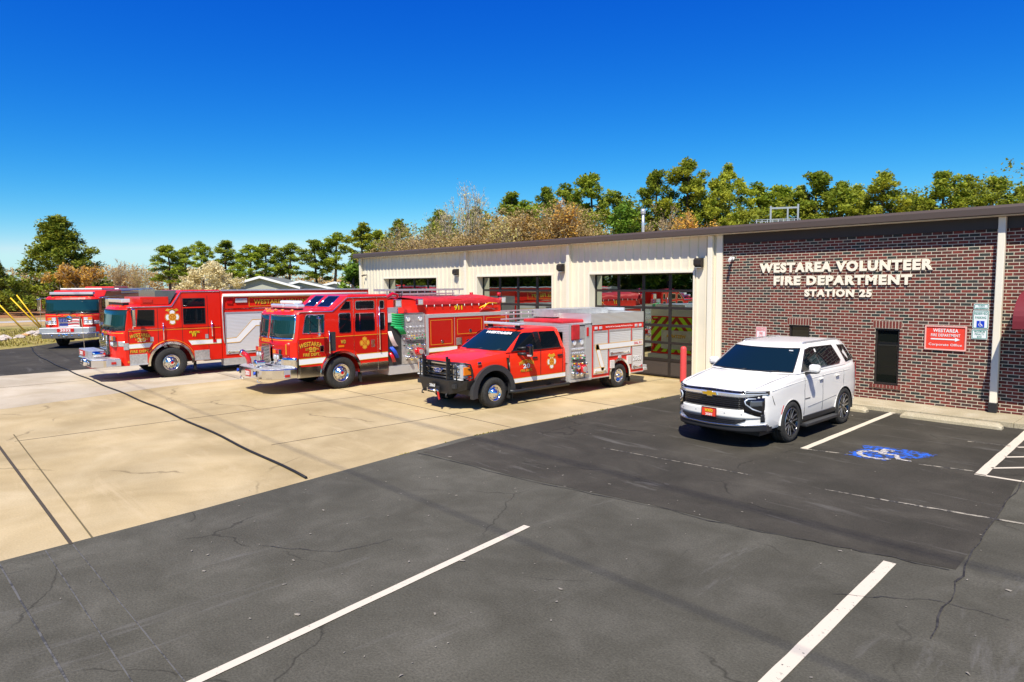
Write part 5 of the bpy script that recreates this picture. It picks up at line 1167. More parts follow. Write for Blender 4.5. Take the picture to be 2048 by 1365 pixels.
def dark_arches(o, circles, hwm):
    for p in o.data.polygons:
        c = p.center
        for (y, z, r) in circles:
            rr = math.hypot(c.y-y, c.z-z)
            if rr < r and (abs(p.normal.x) < .5 or abs(c.x) < .8): p.material_index = 1
def sharpen(o, ang=35):
    bm = bmesh.new(); bm.from_mesh(o.data)
    for e in bm.edges:
        if len(e.link_faces) == 2 and e.calc_face_angle(0) > R(ang): e.smooth = False
    for f in bm.faces: f.smooth = True
    bm.to_mesh(o.data); bm.free(); return o
TAPER = [None]
def housering(y0, y1, hwb, x_c, n=9, m=8, fb=0.10, rb=0.03):
    pts = housering0(y0, y1, hwb, x_c, n, m, fb, rb)
    return [(x*(TAPER[0](y) if TAPER[0] else 1), y) for x, y in pts]
def housering0(y0, y1, hwb, x_c, n=9, m=8, fb=0.10, rb=0.03):
    """closed outline (x,y) of the greenhouse at one height"""
    pts = []
    for i in range(n): x = -x_c+2*x_c*i/(n-1); pts.append((x, y0+fb*(x/x_c)**2))
    for i in range(1, m): y = y0+fb+(y1-rb-y0-fb)*i/m; pts.append((hwb, y))
    for i in range(n): x = x_c-2*x_c*i/(n-1); pts.append((x, y1-rb*(x/x_c)**2))
    for i in range(1, m): y = y1-rb+(y0+fb-y1+rb)*i/m; pts.append((-hwb, y))
    return pts
def greenhouse(levels, hwf, yf, yr, crown, fb=.10, rb=.03):
    b = MB(); rings = []
    for z in levels: h = hwf(z); rings.append([b.bm.verts.new((x, y, z)) for x, y in housering(yf(z), yr(z), h, h*.985, fb=fb, rb=rb)])
    n = len(rings[0])
    for i in range(len(rings)-1):
        for j in range(n):
            f = b.bm.faces.new((rings[i][j], rings[i][(j+1) % n], rings[i+1][(j+1) % n], rings[i+1][j])); f.smooth = True
    z = levels[-1]; cur = rings[-1]; cy = (yf(z)+yr(z))/2
    for k, dz in ((.97, .012), (.9, .026), (.6, .9), (.25, 1.0)):
        if dz > .5: dz = crown*dz
        new = [b.bm.verts.new((v.co.x*k, cy+(v.co.y-cy)*k, z+dz)) for v in rings[-1]]
        for j in range(n): f = b.bm.faces.new((cur[j], cur[(j+1) % n], new[(j+1) % n], new[j])); f.smooth = True
        cur = new
    b.bm.faces.new(cur[::-1]).smooth = True; b.bm.faces.new(rings[0]); return b
def sidepanel(b, pts, hx, s, d, mi=0, th=.012, sub=3):
    """polygon of (y,z) laid on the surface x=hx(y,z), proud by d; edges subdivided"""
    P2 = []
    for i in range(len(pts)):
        p, q = pts[i], pts[(i+1) % len(pts)]
        for k in range(sub): P2.append((p[0]+(q[0]-p[0])*k/sub, p[1]+(q[1]-p[1])*k/sub))
    A = [b.bm.verts.new((s*(hx(y, z)+d), y, z)) for y, z in P2]; B = [b.bm.verts.new((s*(hx(y, z)+d-th), y, z)) for y, z in P2]
    f = b.bm.faces.new(A); f.material_index = mi; b.bm.faces.new(B[::-1]).material_index = mi
    for i in range(len(A)): b.bm.faces.new((A[i], A[(i+1) % len(A)], B[(i+1) % len(A)], B[i])).material_index = mi
    return b
def windscreen(parent, yf, hwf, z0, z1, fb, mat, inset_=.05, d=.006, name='windscreen', rear=False, corner=None):
    rows = []
    for k in range(7):
        z = z0+(z1-z0)*k/6; h = hwf(z)-inset_
        rows.append([(x, (yf(z)+fb*(x/(hwf(z)*.985))**2)-d if not rear else (yf(z)-fb*(x/(hwf(z)*.985))**2)+d, z) for x in lin(-h, h, 11)])
    b = MB(); b.grid(rows); return b.build(name, mat, parent, norm=False)
# ------------------------------------------------------------------ red crew cab brush truck 2063
def pickup():
    Xc, Y0 = -13.60, 10.88; Y = lambda y: y-Y0
    t = empty('pickup_fire_truck', (Xc, Y0, 0), 0, 'bright red crew cab fire pickup with black grille guard and silver rear lockers marked 2063', 'fire pickup')
    hw_t = [(10.02,.80),(10.06,.88),(10.15,.94),(10.4,.965),(11.3,.985),(13.3,.985),(13.5,.975)]
    hw = lambda y: interp(hw_t, y+Y0)
    zt = [(10.02,1.12),(10.06,1.20),(10.2,1.25),(10.7,1.31),(11.3,1.36),(11.5,1.385),(13.5,1.385)]
    z1 = lambda y: interp(zt, y+Y0)-.03; z0 = lambda y: .50
    ys = [Y(v) for v in (10.02,10.06,10.15,10.3,10.5,10.8,11.1,11.3,11.5,12,12.5,13,13.4,13.52)]
    side = [(0.03,.985),(.25,1.0),(.55,1.004),(.8,.995),(.93,.975),(1.0,.93)]
    body = shell(ys, hw, z0, z1, lambda y: interp([(10.1,.05),(11.2,.06),(11.6,.03),(14,.03)], y+Y0), side).build('body', [ORED, BLACK], t)
    cc = MB().cyl((.55,0,.38),(1.2,0,.38),.565,40); c2 = MB().cyl((-.55,0,.38),(-1.2,0,.38),.565,40)
    c3 = MB().box(-1.2,1.2,Y(9.5),Y(10.35),.3,.62)
    cut(body, [cc, c2, c3]); dark_arches(body, [(0,.38,.575)], .95); sharpen(body, 40)
    MB().box(-.9,.9,Y(10.2),Y(13.4),.36,.56).box(-.42,.42,Y(13.3),Y(16.8),.34,.55).cyl((-.95,0,.38),(.95,0,.38),.07,10).cyl((-.95,Y(15.72),.36),(.95,Y(15.72),.36),.08,10).box(-.55,.55,Y(10.3),Y(11.4),.5,1.0).build('chassis', BLKP, t)
    # greenhouse
    zs = [1.34,1.45,1.6,1.75,1.84,1.88]
    hwf = lambda z: .975-.17*max(0,(z-1.36))/.52-(.05*((z-1.8)/.08)**2 if z > 1.8 else 0)
    yfr = lambda z: Y(11.22)+(z-1.36)*1.50+(.08*((z-1.8)/.08)**2 if z > 1.8 else 0)
    yrr = lambda z: Y(13.50)-.10*(z-1.36)/.5
    gh = greenhouse(zs, hwf, yfr, yrr, .045, .16, .03).build('cab_roof', ORED, t); sharpen(gh, 50)
    ws = windscreen(t, yfr, hwf, 1.375, 1.835, .16, P('blue_windscreen',(.005,.018,.024),.02,0,0,spec=.28,ior=1.5), .055, .008)
    text('WESTAREA', WTXT, ws, Matrix.Translation((.12,yfr(1.79)-.012,1.785)) @ Matrix.Rotation(R(34), 4, 'X'), 1.0, .10, .003, .05, shear=.3)
    MB().tube([(-.5,yfr(1.38)-.02,1.375),(-.1,yfr(1.39)-.02,1.385),(.1,yfr(1.43),1.42)],.01,5).tube([(.2,yfr(1.38)-.02,1.375),(.6,yfr(1.39)+.03,1.385),(.75,yfr(1.43)+.06,1.42)],.01,5).build('wiper', BLKP, ws)
    gx = lambda y, z: hwf(z)
    for s in (1,-1):
        w_ = MB(); sidepanel(w_, [(Y(11.56),1.385),(Y(12.42),1.365),(Y(12.40),1.80),(Y(12.06),1.81),(Y(11.93),1.77)], gx, s, .006); w_.build('window', GLASS, t)
        w_ = MB(); sidepanel(w_, [(Y(12.62),1.365),(Y(13.33),1.375),(Y(13.30),1.62),(Y(13.22),1.80),(Y(12.62),1.81)], gx, s, .006); w_.build('window', GLASS, t)
        w_ = MB(); sidepanel(w_, [(Y(12.42),1.365),(Y(12.62),1.365),(Y(12.60),1.815),(Y(12.41),1.815)], gx, s, .008); w_.build('door_pillar', BLKG, t)
        w_ = MB(); sidepanel(w_, [(Y(11.50),1.365),(Y(12.42),1.35),(Y(13.36),1.36),(Y(13.36),1.375),(Y(12.42),1.366),(Y(11.52),1.385)], gx, s, .010); w_.build('belt_trim', BLKP, t)
        seams(t, s*.99, [(Y(11.42),.55,Y(11.42),1.33),(Y(12.55),.55,Y(12.55),1.35),(Y(13.40),.55,Y(13.40),1.33)], s)
        # flare
        o = [(p[0]*1.0,p[1]) for p in arc(0,.38,.70,-8,188,22)]; i = arc(0,.38,.555,-8,188,22)
        MB().ring(o, i, 'x', s*.93, s*1.055, closed=False).build('fender_flare', P('flare_black',(.035,.035,.038),.5) if s==1 else BLKP, t)
        wheel(t, s*1.07, 0, .375, .382, .27, .215, 'pickup', s); wheel(t, s*1.10, Y(15.72), .35, .36, .5, .205, 'dually', s)
        stripe(t, [(Y(11.44),.53),(Y(13.50),.53)], [(Y(11.44),.66),(Y(13.50),.66)], s*.99, s, .012)
        MB().tube([(s*1.07,Y(11.35),.37),(s*1.12,Y(11.5),.345),(s*1.12,Y(13.5),.345)], .045, 8).box(s*.5,s*1.07,Y(11.9),Y(11.95),.32,.38).box(s*.5,s*1.07,Y(13.0),Y(13.05),.32,.38).build('step_bar', BLKP, t)
        b = MB().box(s*1.10,s*1.32,Y(11.86),Y(11.98),1.21,1.53,bev=.045); mo = b.build('mirror', BLKG, t); MB().tube([(s*.92,Y(11.75),1.42),(s*1.15,Y(11.9),1.44)],.035,8).tube([(s*.95,Y(11.75),1.28),(s*1.15,Y(11.9),1.28)],.04,8).build('arm', BLKP, mo); MB().box(s*1.2,s*1.325,Y(11.853),Y(11.89),1.23,1.27).build('side_lamp', CLEAR, mo)
        for y in (12.33,13.28): MB().box(s*.985,s*1.015,Y(y-.09),Y(y+.09),1.12,1.165,bev=.012).build('door_handle', BLKP, t)
        MB().prism([(Y(11.33),1.22),(Y(11.42),1.20),(Y(11.44),.72),(Y(11.40),.72),(Y(11.36),1.0)], 'x', s*.985, s*1.0).build('fender_vent', BLKG, t); MB().prism([(Y(11.40),1.08),(Y(11.43),1.1),(Y(11.455),.7),(Y(11.43),.7)],'x',s*.99,s*1.006).build('vent_trim', CHROME, t)
        MB().box(s*.985,s*1.0,Y(10.38),Y(10.50),1.11,1.18,bev=.01).build('fender_badge', CHROME, t)
        MB().box(s*.7,s*1.05,Y(16.28),Y(16.30),.12,.5).build('mud_flap', BLACK, t); MB().box(s*.8,s*1.05,Y(11.47),Y(11.49),.16,.45).build('mud_flap', BLACK, t)
        text('WESTAREA', GOLD, t, onX(s*.993,Y(12.03),1.07,s), .55, .10, .003, .03, arch=.06, shadow=(.007,-.007,BTXT)); text('20', WTXT, t, onX(s*.993,Y(12.03),.95,s), .24, .12, .003, .03, shadow=(.01,-.01,BTXT)); text('FIRE DEPT.', GOLD, t, onX(s*.993,Y(12.03),.835,s), .42, .065, .003, .02, shadow=(.007,-.007,BTXT))
        e = emblem(t, Y(12.96), .985, .165, s*.991, s, pale=True); MB().prism([(Y(12.82),1.14),(Y(12.87),1.21),(Y(12.96),1.17),(Y(13.05),1.21),(Y(13.10),1.14),(Y(12.96),1.08)],'x',s*.991,s*.998).build('eagle_badge', GOLD, e)
    # face
    yq = Y(10.02)
    b = MB(); b.box(-.92,.92,yq-.05,yq+.06,.74,1.17,bev=.02); g = b.build('grille', BLKG, t)
    b = MB()
    for z in (1.12,.99,.86,.77): b.box(-.55,.55,yq-.085,yq-.045,z-.016,z+.016,bev=.006)
    for s in (1,-1): b.box(s*.56,s*.62,yq-.09,yq-.045,.78,1.14,bev=.01); b.box(s*.3-.008,s*.3+.008,yq-.07,yq-.045,.78,1.12); b.box(s*.45-.008,s*.45+.008,yq-.07,yq-.045,.78,1.12)
    b.build('chrome_bars', CHROME, g)
    b = MB(); el = [(.17*math.cos(R(a)), .95+.065*math.sin(R(a))) for a in range(0,360,15)]; b.prism(el, 'y', yq-.12, yq-.08); b.prism([(x*.9,.95+(z-.95)*.82) for x,z in el], 'y', yq-.125, yq-.10, mi=1); e = b.build('badge', [CHROME, OBLUE], g)
    text('Ford', WTXT, e, onF(0,yq-.125,.95), .2, .07, .003, .0, shear=.4)
    for s in (1,-1):
        x = s*.77
        hb = MB().box(x-.145,x+.165 if s>0 else x+.145,yq-.065,yq+.12,.80,1.15,bev=.02).build('headlight', P('lamp_glass',(.55,.58,.62),.08,.4,1), t)
        b = MB(); roundlamp(b,x-.03,yq-.07,1.07,.05); roundlamp(b,x-.03,yq-.07,.94,.045); b.box(x-.12,x-.1,yq-.075,yq-.05,.82,1.13); b.box(x-.12,x+.12,yq-.075,yq-.05,.82,.84); b.build('reflector', CHROME, hb)
        MB().box(s*.925,s*.965,yq-.04,yq+.18,.88,1.08,bev=.01).build('turn_signal', AMBER, hb)
        # lower white fog strip
        MB().box(x-.15,x+.15,yq-.09,yq,.765,.79).build('lamp_trim', WHITE, t)
    # winch bumper: centre box and swept wings
    bp = MB()
    pl = [(-1.04,Y(10.42)),(-1.0,Y(10.05)),(-.62,Y(9.78)),(.62,Y(9.78)),(1.0,Y(10.05)),(1.04,Y(10.42)),(.9,Y(10.42)),(.85,Y(10.2)),(-.85,Y(10.2)),(-.9,Y(10.42))]
    n = len(pl); lo = [(x*.9, y+.06, .40 if abs(x) < .7 else .52) for x, y in pl]; hi = [(x, y, .745) for x, y in pl]
    A = [bp.bm.verts.new(p) for p in lo]; B_ = [bp.bm.verts.new(p) for p in hi]
    bp.bm.faces.new(A); bp.bm.faces.new(B_[::-1])
    for i in range(n): bp.bm.faces.new((A[i],A[(i+1)%n],B_[(i+1)%n],B_[i]))
    bp = bp.build('winch_bumper', BLKP, t)
    for s in (1,-1): MB().box(s*.72-.07,s*.72+.07,Y(9.84),Y(9.9),.56,.66).build('fog_slot', HOLE, bp)
    MB().box(-.26,.26,Y(9.74),Y(9.80),.40,.58,bev=.01).box(-.2,.2,Y(9.70),Y(9.76),.43,.50,bev=.01).build('winch', BLKP, bp)
    MB().cyl((-.14,Y(9.70),.47),(.16,Y(9.70),.47),.025,10).box(-.17,-.14,Y(9.69),Y(9.74),.42,.52).box(.16,.19,Y(9.69),Y(9.74),.42,.52).build('fairlead', CHROME, bp)
    MB().box(-.14,.14,Y(9.735),Y(9.76),.53,.64).build('number_plate', BLKG, bp); text('2063', WTXT, bp, onF(0,Y(9.733),.585), .22, .07, .003, .02)
    MB().prism([(.26,.46),(.32,.44),(.36,.28),(.33,.26),(.30,.32)], 'y', Y(9.68), Y(9.70)).build('red_strap', REDL, bp)
    MB().tube([(.2,Y(9.7),.47),(.26,Y(9.68),.50),(.31,Y(9.68),.47)],.018,6).build('winch_hook', CHROME, bp)
    for s in (1,-1): MB().tube([(s*.5,Y(9.86),.44),(s*.5,Y(9.78),.40),(s*.5,Y(9.77),.34),(s*.5,Y(9.82),.33)],.018,6).build('shackle', BLKP, bp)
    # grille guard
    b = MB(); r = .024
    yg = Y(9.86)
    for s in (1,-1):
        b.box(s*.50-.02,s*.50+.02,yg-.06,yg+.06,.72,1.27,bev=.012); b.box(s*.50-.02,s*.50+.02,yg-.07,yg+.0,1.22,1.32,bev=.012)
        b.tube([(s*.5,yg,1.17),(s*.72,yg+.03,1.18),(s*.92,yg+.16,1.17),(s*.99,yg+.30,1.13),(s*1.0,yg+.34,1.0),(s*1.0,yg+.34,.82),(s*.95,yg+.24,.76),(s*.5,yg+.03,.76)], r, 8)
        for z in (.88,1.03): b.tube([(s*.5,yg,z),(s*.78,yg+.05,z),(s*.97,yg+.25,z),(s*1.0,yg+.34,z)], r*.55, 6)
        b.cyl((s*.76,yg+.05,.76),(s*.76,yg+.05,1.18), r*.7, 6)
    for z in (1.17,.80): b.cyl((-.5,yg,z),(.5,yg,z), r, 8)
    b.tube([(-.5,yg,1.05),(-.2,yg-.02,1.04),(.2,yg-.02,1.04),(.5,yg,1.05)], r*.5, 6); b.tube([(-.5,yg,.88),(.5,yg,.88)], r*.5, 6)
    b.build('grille_guard', P('guard_black',(.012,.012,.013),.35,0,.5), t)
    # roof light bar, markers
    lb = MB().box(-.72,.72,Y(12.02),Y(12.24),1.985,2.055,bev=.02).build('light_bar', CLEAR, t); MB().box(-.6,-.5,Y(12.08),Y(12.18),1.9,1.99).box(.5,.6,Y(12.08),Y(12.18),1.9,1.99).build('mount', BLKP, lb)
    b = MB()
    for x in (-.6,-.2,0,.2,.6): b.sphere((x,Y(12.0)+.04*abs(x),1.905),.035,(1,1.4,.7),8)
    b.build('roof_marker', BLKG, t)
    # ---- pump bay and rear body
    X = 1.09
    MB().box(-1.03,1.03,Y(13.56),Y(14.46),.40,1.90).build('pump_house', DPLATE, t)
    MB().box(X-.05,X+.002,Y(13.535),Y(13.625),.38,1.97).box(.86,X-.05,Y(13.535),Y(13.55),.9,1.97).box(-X,-.86,Y(13.535),Y(13.55),.9,1.97).box(-.86,.86,Y(13.535),Y(13.55),1.75,1.97).box(X-.05,X,Y(14.22),Y(14.49),.38,1.95).box(-X,-1.03,Y(13.56),Y(14.49),.38,1.95).box(.4,X,Y(13.56),Y(13.60),1.38,1.97).build('tread_plate', DPLATE, t)
    MB().box(-X,X,Y(13.55),Y(14.5),1.93,1.97).build('bay_top', DPLATE, t)
    MB().box(.95,X+.02,Y(13.57),Y(14.46),.36,.42).build('running_board', DPLATE, t)
    pump_panel(t, 1.055, Y(13.63), Y(14.2), .44, 1.56, 1, random.Random(11))
    b = MB(); b.box(.9,X+.015,Y(13.66),Y(13.98),1.52,1.95,bev=.03); b.build('red_cover', TARP, t)
    MB().box(.9,X-.02,Y(14.0),Y(14.2),1.55,1.9).build('reel_panel', ALU, t); MB().box(1.07,X+.02,Y(14.27),Y(14.35),1.6,1.85,bev=.01).build('side_marker', REDL, t)
    bd = [(Y(14.50),.40),(Y(14.50),1.90),(Y(16.90),1.90),(Y(16.90),.40),(Y(16.18),.40)]+arc(Y(15.72),.36,.47,5,175,12)+[(Y(15.25),.40)]
    MB().prism(bd, 'x', -X+.01, X-.01).build('rear_body', RED, t)
    for s in (1,-1):
        x = s*X
        for (y0,y1,z0_,z1_) in ((14.57,15.17,.50,1.71),(15.27,16.24,.98,1.72),(16.34,16.85,.50,1.71)): shutter(t, x, Y(y0), Y(y1), z0_, z1_, s)
        b = MB(); wm = WTXT
        z1b = 1.29
        for pts in ([(14.66,1.19),(16.84,1.21),(16.84,1.345),(14.66,1.33)],[(14.62,1.33),(14.76,1.33),(15.07,.56),(14.94,.50)],[(14.57,.52),(14.97,.53),(15.02,.66),(14.57,.66)]):
            P2 = [(Y(p[0]),p[1]) for p in pts]; b.prism(P2, 'x', x+s*.006, x+s*.016); b.ring(inset(P2,-.012), P2, 'x', x+s*.006, x+s*.017, mi=1)
        b.build('stripe', [wm, GOLD], t)
        text('DIAL 911', REDTXT, t, onX(x+s*.017,Y(16.60),1.275,s), .38, .08, .002, .03); text('2063', WTXT, t, onX(x+s*.008,Y(16.58),.82,s), .40, .17, .003, .03, shadow=(.015,-.015,BTXT))
        text('Paid For By The Community We Protect And Serve', WTXT, t, onX(x+s*.001,Y(15.72),1.815,s), 1.25, .055, .002, .01, shear=.35)
        for y in (14.60,14.80,16.45,16.65): MB().box(x,x+s*.03,Y(y),Y(y+.11),1.77,1.85,bev=.008).build('warning_light', CLEAR, t)
        arch_ring(t, x-s*.02, Y(15.72), .38, .43, .50, s, -10, 190, .06)
        MB().box(x,x+s*.05,Y(15.28),Y(15.46),.60,.84,bev=.01).box(x,x+s*.05,Y(16.06),Y(16.26),.66,.92,bev=.01).build('wheel_well_box', SHUT, t); MB().box(x,x+s*.03,Y(15.66),Y(15.80),.88,.95,bev=.01).build('scene_light', CLEAR, t)
        MB().box(x-s*.02,x+s*.01,Y(14.5),Y(15.25),.37,.40).box(x-s*.02,x+s*.01,Y(16.2),Y(16.9),.37,.40).build('sill_trim', ALU, t)
    MB().box(-X+.02,X-.02,Y(14.52),Y(16.89),1.902,1.915).build('deck', ALU, t)
    tb = MB()
    for s in (1,-1): tb.box(s*(X-.03),s*X-s*.0,Y(14.46),Y(16.90),1.905,2.22)
    tb.box(-X+.03,X-.03,Y(16.87),Y(16.90),1.905,2.22).box(-X+.03,X-.03,Y(14.46),Y(14.49),1.905,2.22); tb.build('hose_tray', slats(P('ribbed_alu',(.62,.62,.58),.3,.4),'Z',.035,.8,.01), t)
    MB().box(-1.05,-.15,Y(14.2),Y(16.7),2.1,2.32).build('equipment_rack', ALU, t)
    lad = MB()
    for z in (2.06,2.2,2.3): lad.box(-1.0,-.96,Y(12.9),Y(16.6),z-.02,z+.02)
    for k in range(10): lad.cyl((-.98,Y(13.1+.3*k),2.05),(-.98,Y(13.1+.3*k),2.3),.014,6)
    lad.build('ladder', ALU, t)
    MB().box(-.8,.8,Y(13.6),Y(14.9),1.95,2.06,bev=.04).build('hose_cover', TARP, t)
    MB().box(-.45,.35,Y(16.86),Y(16.92),2.22,2.32,bev=.01).build('work_light', CLEAR, t)
    rear_chevrons(t, Y(16.90), X-.02, .62, 1.86, '2063')
    MB().box(.7,X+.02,Y(16.9),Y(17.08),.40,.48,bev=.01).build('bumper_end', DPLATE, t)
    return t
pickup()
# ------------------------------------------------------------------ white SUV
def suv():
    Xc, Y0 = -6.76, 12.56; Y = lambda y: y-Y0
    t = empty('suv', (Xc, Y0, 0), 0, 'white sport utility vehicle parked facing out from the brick wall', 'car')
    F0 = 11.24
    fcurve = lambda x: .10*(abs(x)/.93)**2+.40*(abs(x)/.95)**5
    hw_t = [(F0,.10),(F0+.01,.30),(F0+.03,.46),(F0+.08,.62),(F0+.16,.74),(F0+.26,.83),(F0+.38,.90),(F0+.5,.93),(12.2,.955),(13.0,.955),(14.2,.955),(15.2,.95),(15.6,.925),(15.85,.86),(15.95,.78)]
    hw = lambda y: interp(hw_t, y+Y0)
    zt = [(F0,1.04),(F0+.05,1.09),(F0+.16,1.13),(F0+.4,1.16),(12.0,1.22),(12.5,1.28),(12.8,1.315),(13.2,1.33),(15.0,1.345),(15.7,1.34),(15.95,1.28)]
    z1 = lambda y: interp(zt, y+Y0)-.035
    z0 = lambda y: interp([(F0,.36),(F0+.5,.34),(12.2,.34),(15.3,.38),(15.95,.46)], y+Y0)
    ys = sorted({Y(v) for v in [a for a, _ in hw_t]+[12.4,12.6,12.8,13.4,13.8,14.6,15.0,15.4]})
    side = [(0.02,.955),(.10,.985),(.3,1.0),(.5,1.0),(.62,.992),(.78,.998),(.9,.985),(.97,.965),(1.0,.935)]
    body = shell(ys, hw, z0, z1, lambda y: interp([(F0,.015),(F0+.2,.045),(12.3,.05),(12.9,.03),(15,.02)], y+Y0), side).build('body', [CARWHITE, BLACK], t)
    cs_ = [MB().cyl((s*.60,yy,.37),(s*1.2,yy,.37),.455,44) for s in (1,-1) for yy in (0,Y(15.03))]
    cut(body, cs_); dark_arches(body, [(0,.37,.462),(Y(15.03),.37,.462)], .93); sharpen(body, 32)
    MB().box(-.8,.8,Y(11.6),Y(15.6),.24,.40).box(-.6,.6,Y(11.9),Y(15.2),.4,.8).build('underbody', BLKP, t)
    hx = lambda y, z: hw(y)*1.0
    # greenhouse
    zs = [1.29,1.36,1.45,1.6,1.70,1.765,1.79]
    hwf = lambda z: .925-.175*max(0,(z-1.31))/.45-(.05*((z-1.72)/.07)**2 if z > 1.72 else 0)
    yfr = lambda z: Y(12.50)+(z-1.30)*1.55+(.08*((z-1.72)/.07)**2 if z > 1.72 else 0)
    yrr = lambda z: Y(15.90)-.42*max(0,(z-1.30))/.5-(.02*((z-1.72)/.07)**2 if z > 1.72 else 0)
    FB = .26
    tp = lambda y: 1-.13*max(0,(y+Y0-15.0)/.93)**1.6
    TAPER[0] = tp
    gh = greenhouse(zs, hwf, yfr, yrr, .045, FB, .10).build('roof', CARWHITE, t); TAPER[0] = None; sharpen(gh, 60)
    WSM = P('blue_windscreen',(.004,.014,.022),.02,0,0,spec=.28,ior=1.5)
    ws = windscreen(t, yfr, hwf, 1.325, 1.735, FB, WSM, .065, .008)
    b = MB()
    for z in (1.322,1.735):
        h = hwf(z)-.06; b.tube([(x, yfr(z)+FB*(x/(hwf(z)*.985))**2-.008, z) for x in lin(-h,h,11)], .012, 6)
    for s in (1,-1): b.tube([(s*(hwf(z)-.062), yfr(z)+FB*((hwf(z)-.062)/(hwf(z)*.985))**2-.006, z) for z in lin(1.32,1.737,7)], .011, 6)
    b.build('seal', BLKP, ws)
    MB().tube([(-.6,yfr(1.33)+.05,1.325),(-.1,yfr(1.33)-.02,1.33),(.0,yfr(1.35)-.02,1.345)],.009,5).tube([(.0,yfr(1.33)-.03,1.322),(.5,yfr(1.33)+.03,1.33),(.62,yfr(1.35)+.1,1.345)],.009,5).build('wiper', BLKP, ws)
    MB().box(.56,.64,yfr(1.70)+.09,yfr(1.70)+.10,1.69,1.71).build('sticker', WTXT, ws)
    windscreen(t, yrr, hwf, 1.36, 1.70, .10, GLASS, .07, .008, 'rear_window', rear=True)
    gx = lambda y, z: hwf(z)*tp(y)
    for s in (1,-1):
        # continuous glass band: dark pillars, then quarter glass behind white pillar
        w_ = MB(); sidepanel(w_, [(Y(12.98),1.318),(Y(14.80),1.335),(Y(14.92),1.40),(Y(14.72),1.735),(Y(13.72),1.75),(Y(13.45),1.72)], gx, s, .004, sub=5); band = w_.build('window_surround', BLKG, t)
        for q in ([(13.05,1.34),(13.86,1.345),(13.82,1.73),(13.68,1.73),(13.47,1.70)], [(13.93,1.345),(14.62,1.35),(14.56,1.73),(13.90,1.735)], [(14.66,1.35),(14.78,1.355),(14.86,1.41),(14.68,1.71),(14.61,1.72)]):
            w_ = MB(); sidepanel(w_, [(Y(a),c) for a,c in q], gx, s, .007, sub=4); w_.build('window', GLASS, band)
        w_ = MB(); sidepanel(w_, [(Y(15.16),1.345),(Y(15.68),1.36),(Y(15.36),1.70),(Y(14.97),1.72)], gx, s, .005, sub=4); w_.build('window', GLASS, t)
        b = MB(); b.tube([(s*(hwf(1.79)-.06),Y(13.55),1.79),(s*(hwf(1.79)-.05),Y(13.7),1.835),(s*(hwf(1.79)-.05),Y(15.2),1.83),(s*(hwf(1.79)-.06),Y(15.4),1.785)],.016,8); b.build('roof_rail', ALU, t)
        def crease(pts, nm, mat, d=.002, r=.006): b = MB(); b.tube([(s*(hw(Y(a))*c+d),Y(a),z) for a,z,c in pts], r, 5); b.build(nm, mat, t)
        for yy in (13.10,13.93,14.98):
            zt_ = 1.29 if yy < 14.9 else 1.30
            b = MB(); b.tube([(s*(hw(Y(yy))*interp([(a,c) for a,c in side],(z-.34)/(.96))+.0005),Y(yy)+(.12*max(0,(.75-z)) if yy>14.9 else 0)*-1,z) for z in lin(.46,zt_,8)], .0055, 4); b.build('door_seam', P('seam_grey',(.05,.05,.05),.7), t)
        crease([(13.25,.60,1.0),(13.9,.635,1.0),(14.6,.68,1.0)], 'body_crease_shade', P('crease_shade_grey',(.2,.2,.21),.5), -.001, .006)  # crease shading drawn as a grey line on the white body side
        MB().box(s*.86,s*.955,Y(13.0),Y(14.58),.34,.43,bev=.01).build('rocker', BLKP, t)
        rb = MB().box(s*.90,s*1.06,Y(12.98),Y(14.58),.245,.295,bev=.015).build('running_board', BLKP, t); MB().box(s*.93,s*1.05,Y(13.05),Y(14.5),.296,.30).build('tread', P('tread_grey',(.08,.08,.08),.6,.3), rb)
        # arch lip
        for yy in (0,Y(15.03)):
            MB().ring(arc(yy,.37,.468,2,178,24), arc(yy,.37,.454,2,178,24), 'x', s*.925, s*(.9575 if yy==0 else .9535), closed=False).build('wheel_arch', CARWHITE, t)
            MB().ring(arc(yy,.37,.452,-8,188,24), arc(yy,.37,.44,-8,188,24), 'x', s*.70, s*.955, closed=False).build('arch_liner', BLACK, t)
        wheel(t, s*.965, 0, .395, .40, .26, .275, 'split', s); wheel(t, s*.96, Y(15.03), .395, .40, .26, .275, 'split', s)
        for yy in (13.82,14.62): MB().box(s*.955,s*.985,Y(yy-.08),Y(yy+.08),1.09,1.125,bev=.012).build('door_handle', CARWHITE, t); 
        b = MB(); b.box(s*.99,s*1.20,Y(13.12),Y(13.26),1.30,1.46,bev=.05); mo = b.build('mirror', CARWHITE, t); MB().prism([(s*.9,1.30),(s*1.03,1.315),(s*1.18,1.30),(s*1.15,1.285),(s*1.0,1.27),(s*.92,1.24)],'y',Y(13.14),Y(13.24)).build('base', BLKP, mo)
        b = MB(); sidepanel(b, [(Y(12.20),.76),(Y(12.225),.76),(Y(12.15),.60),(Y(12.12),.60)], hx, s, .004, sub=2); b.build('side_marker', REDL, t)
        MB().box(s*.956,s*.96,Y(13.12),Y(13.34),.765,.785).build('badge_text', P('badge_grey',(.15,.15,.15),.4,.5), t)
        b = MB(); sidepanel(b, [(Y(15.72),1.30),(Y(15.88),1.28),(Y(15.93),.93),(Y(15.84),.93),(Y(15.80),1.1)], lambda y,z: hw(y), s, .012, sub=3); b.build('tail_light', REDL, t)
    def yf(x, z): return Y(F0)+fcurve(x)
    cr_ = lambda y: interp([(F0,.015),(F0+.2,.045),(12.3,.05),(12.9,.03),(15,.02)], y+Y0)
    zs_ = lambda x, y: z1(y)+cr_(y)*(1-(min(1, abs(x)/(.935*hw(y))))**2)
    SG = P('shut_line',(.06,.06,.06),.7)
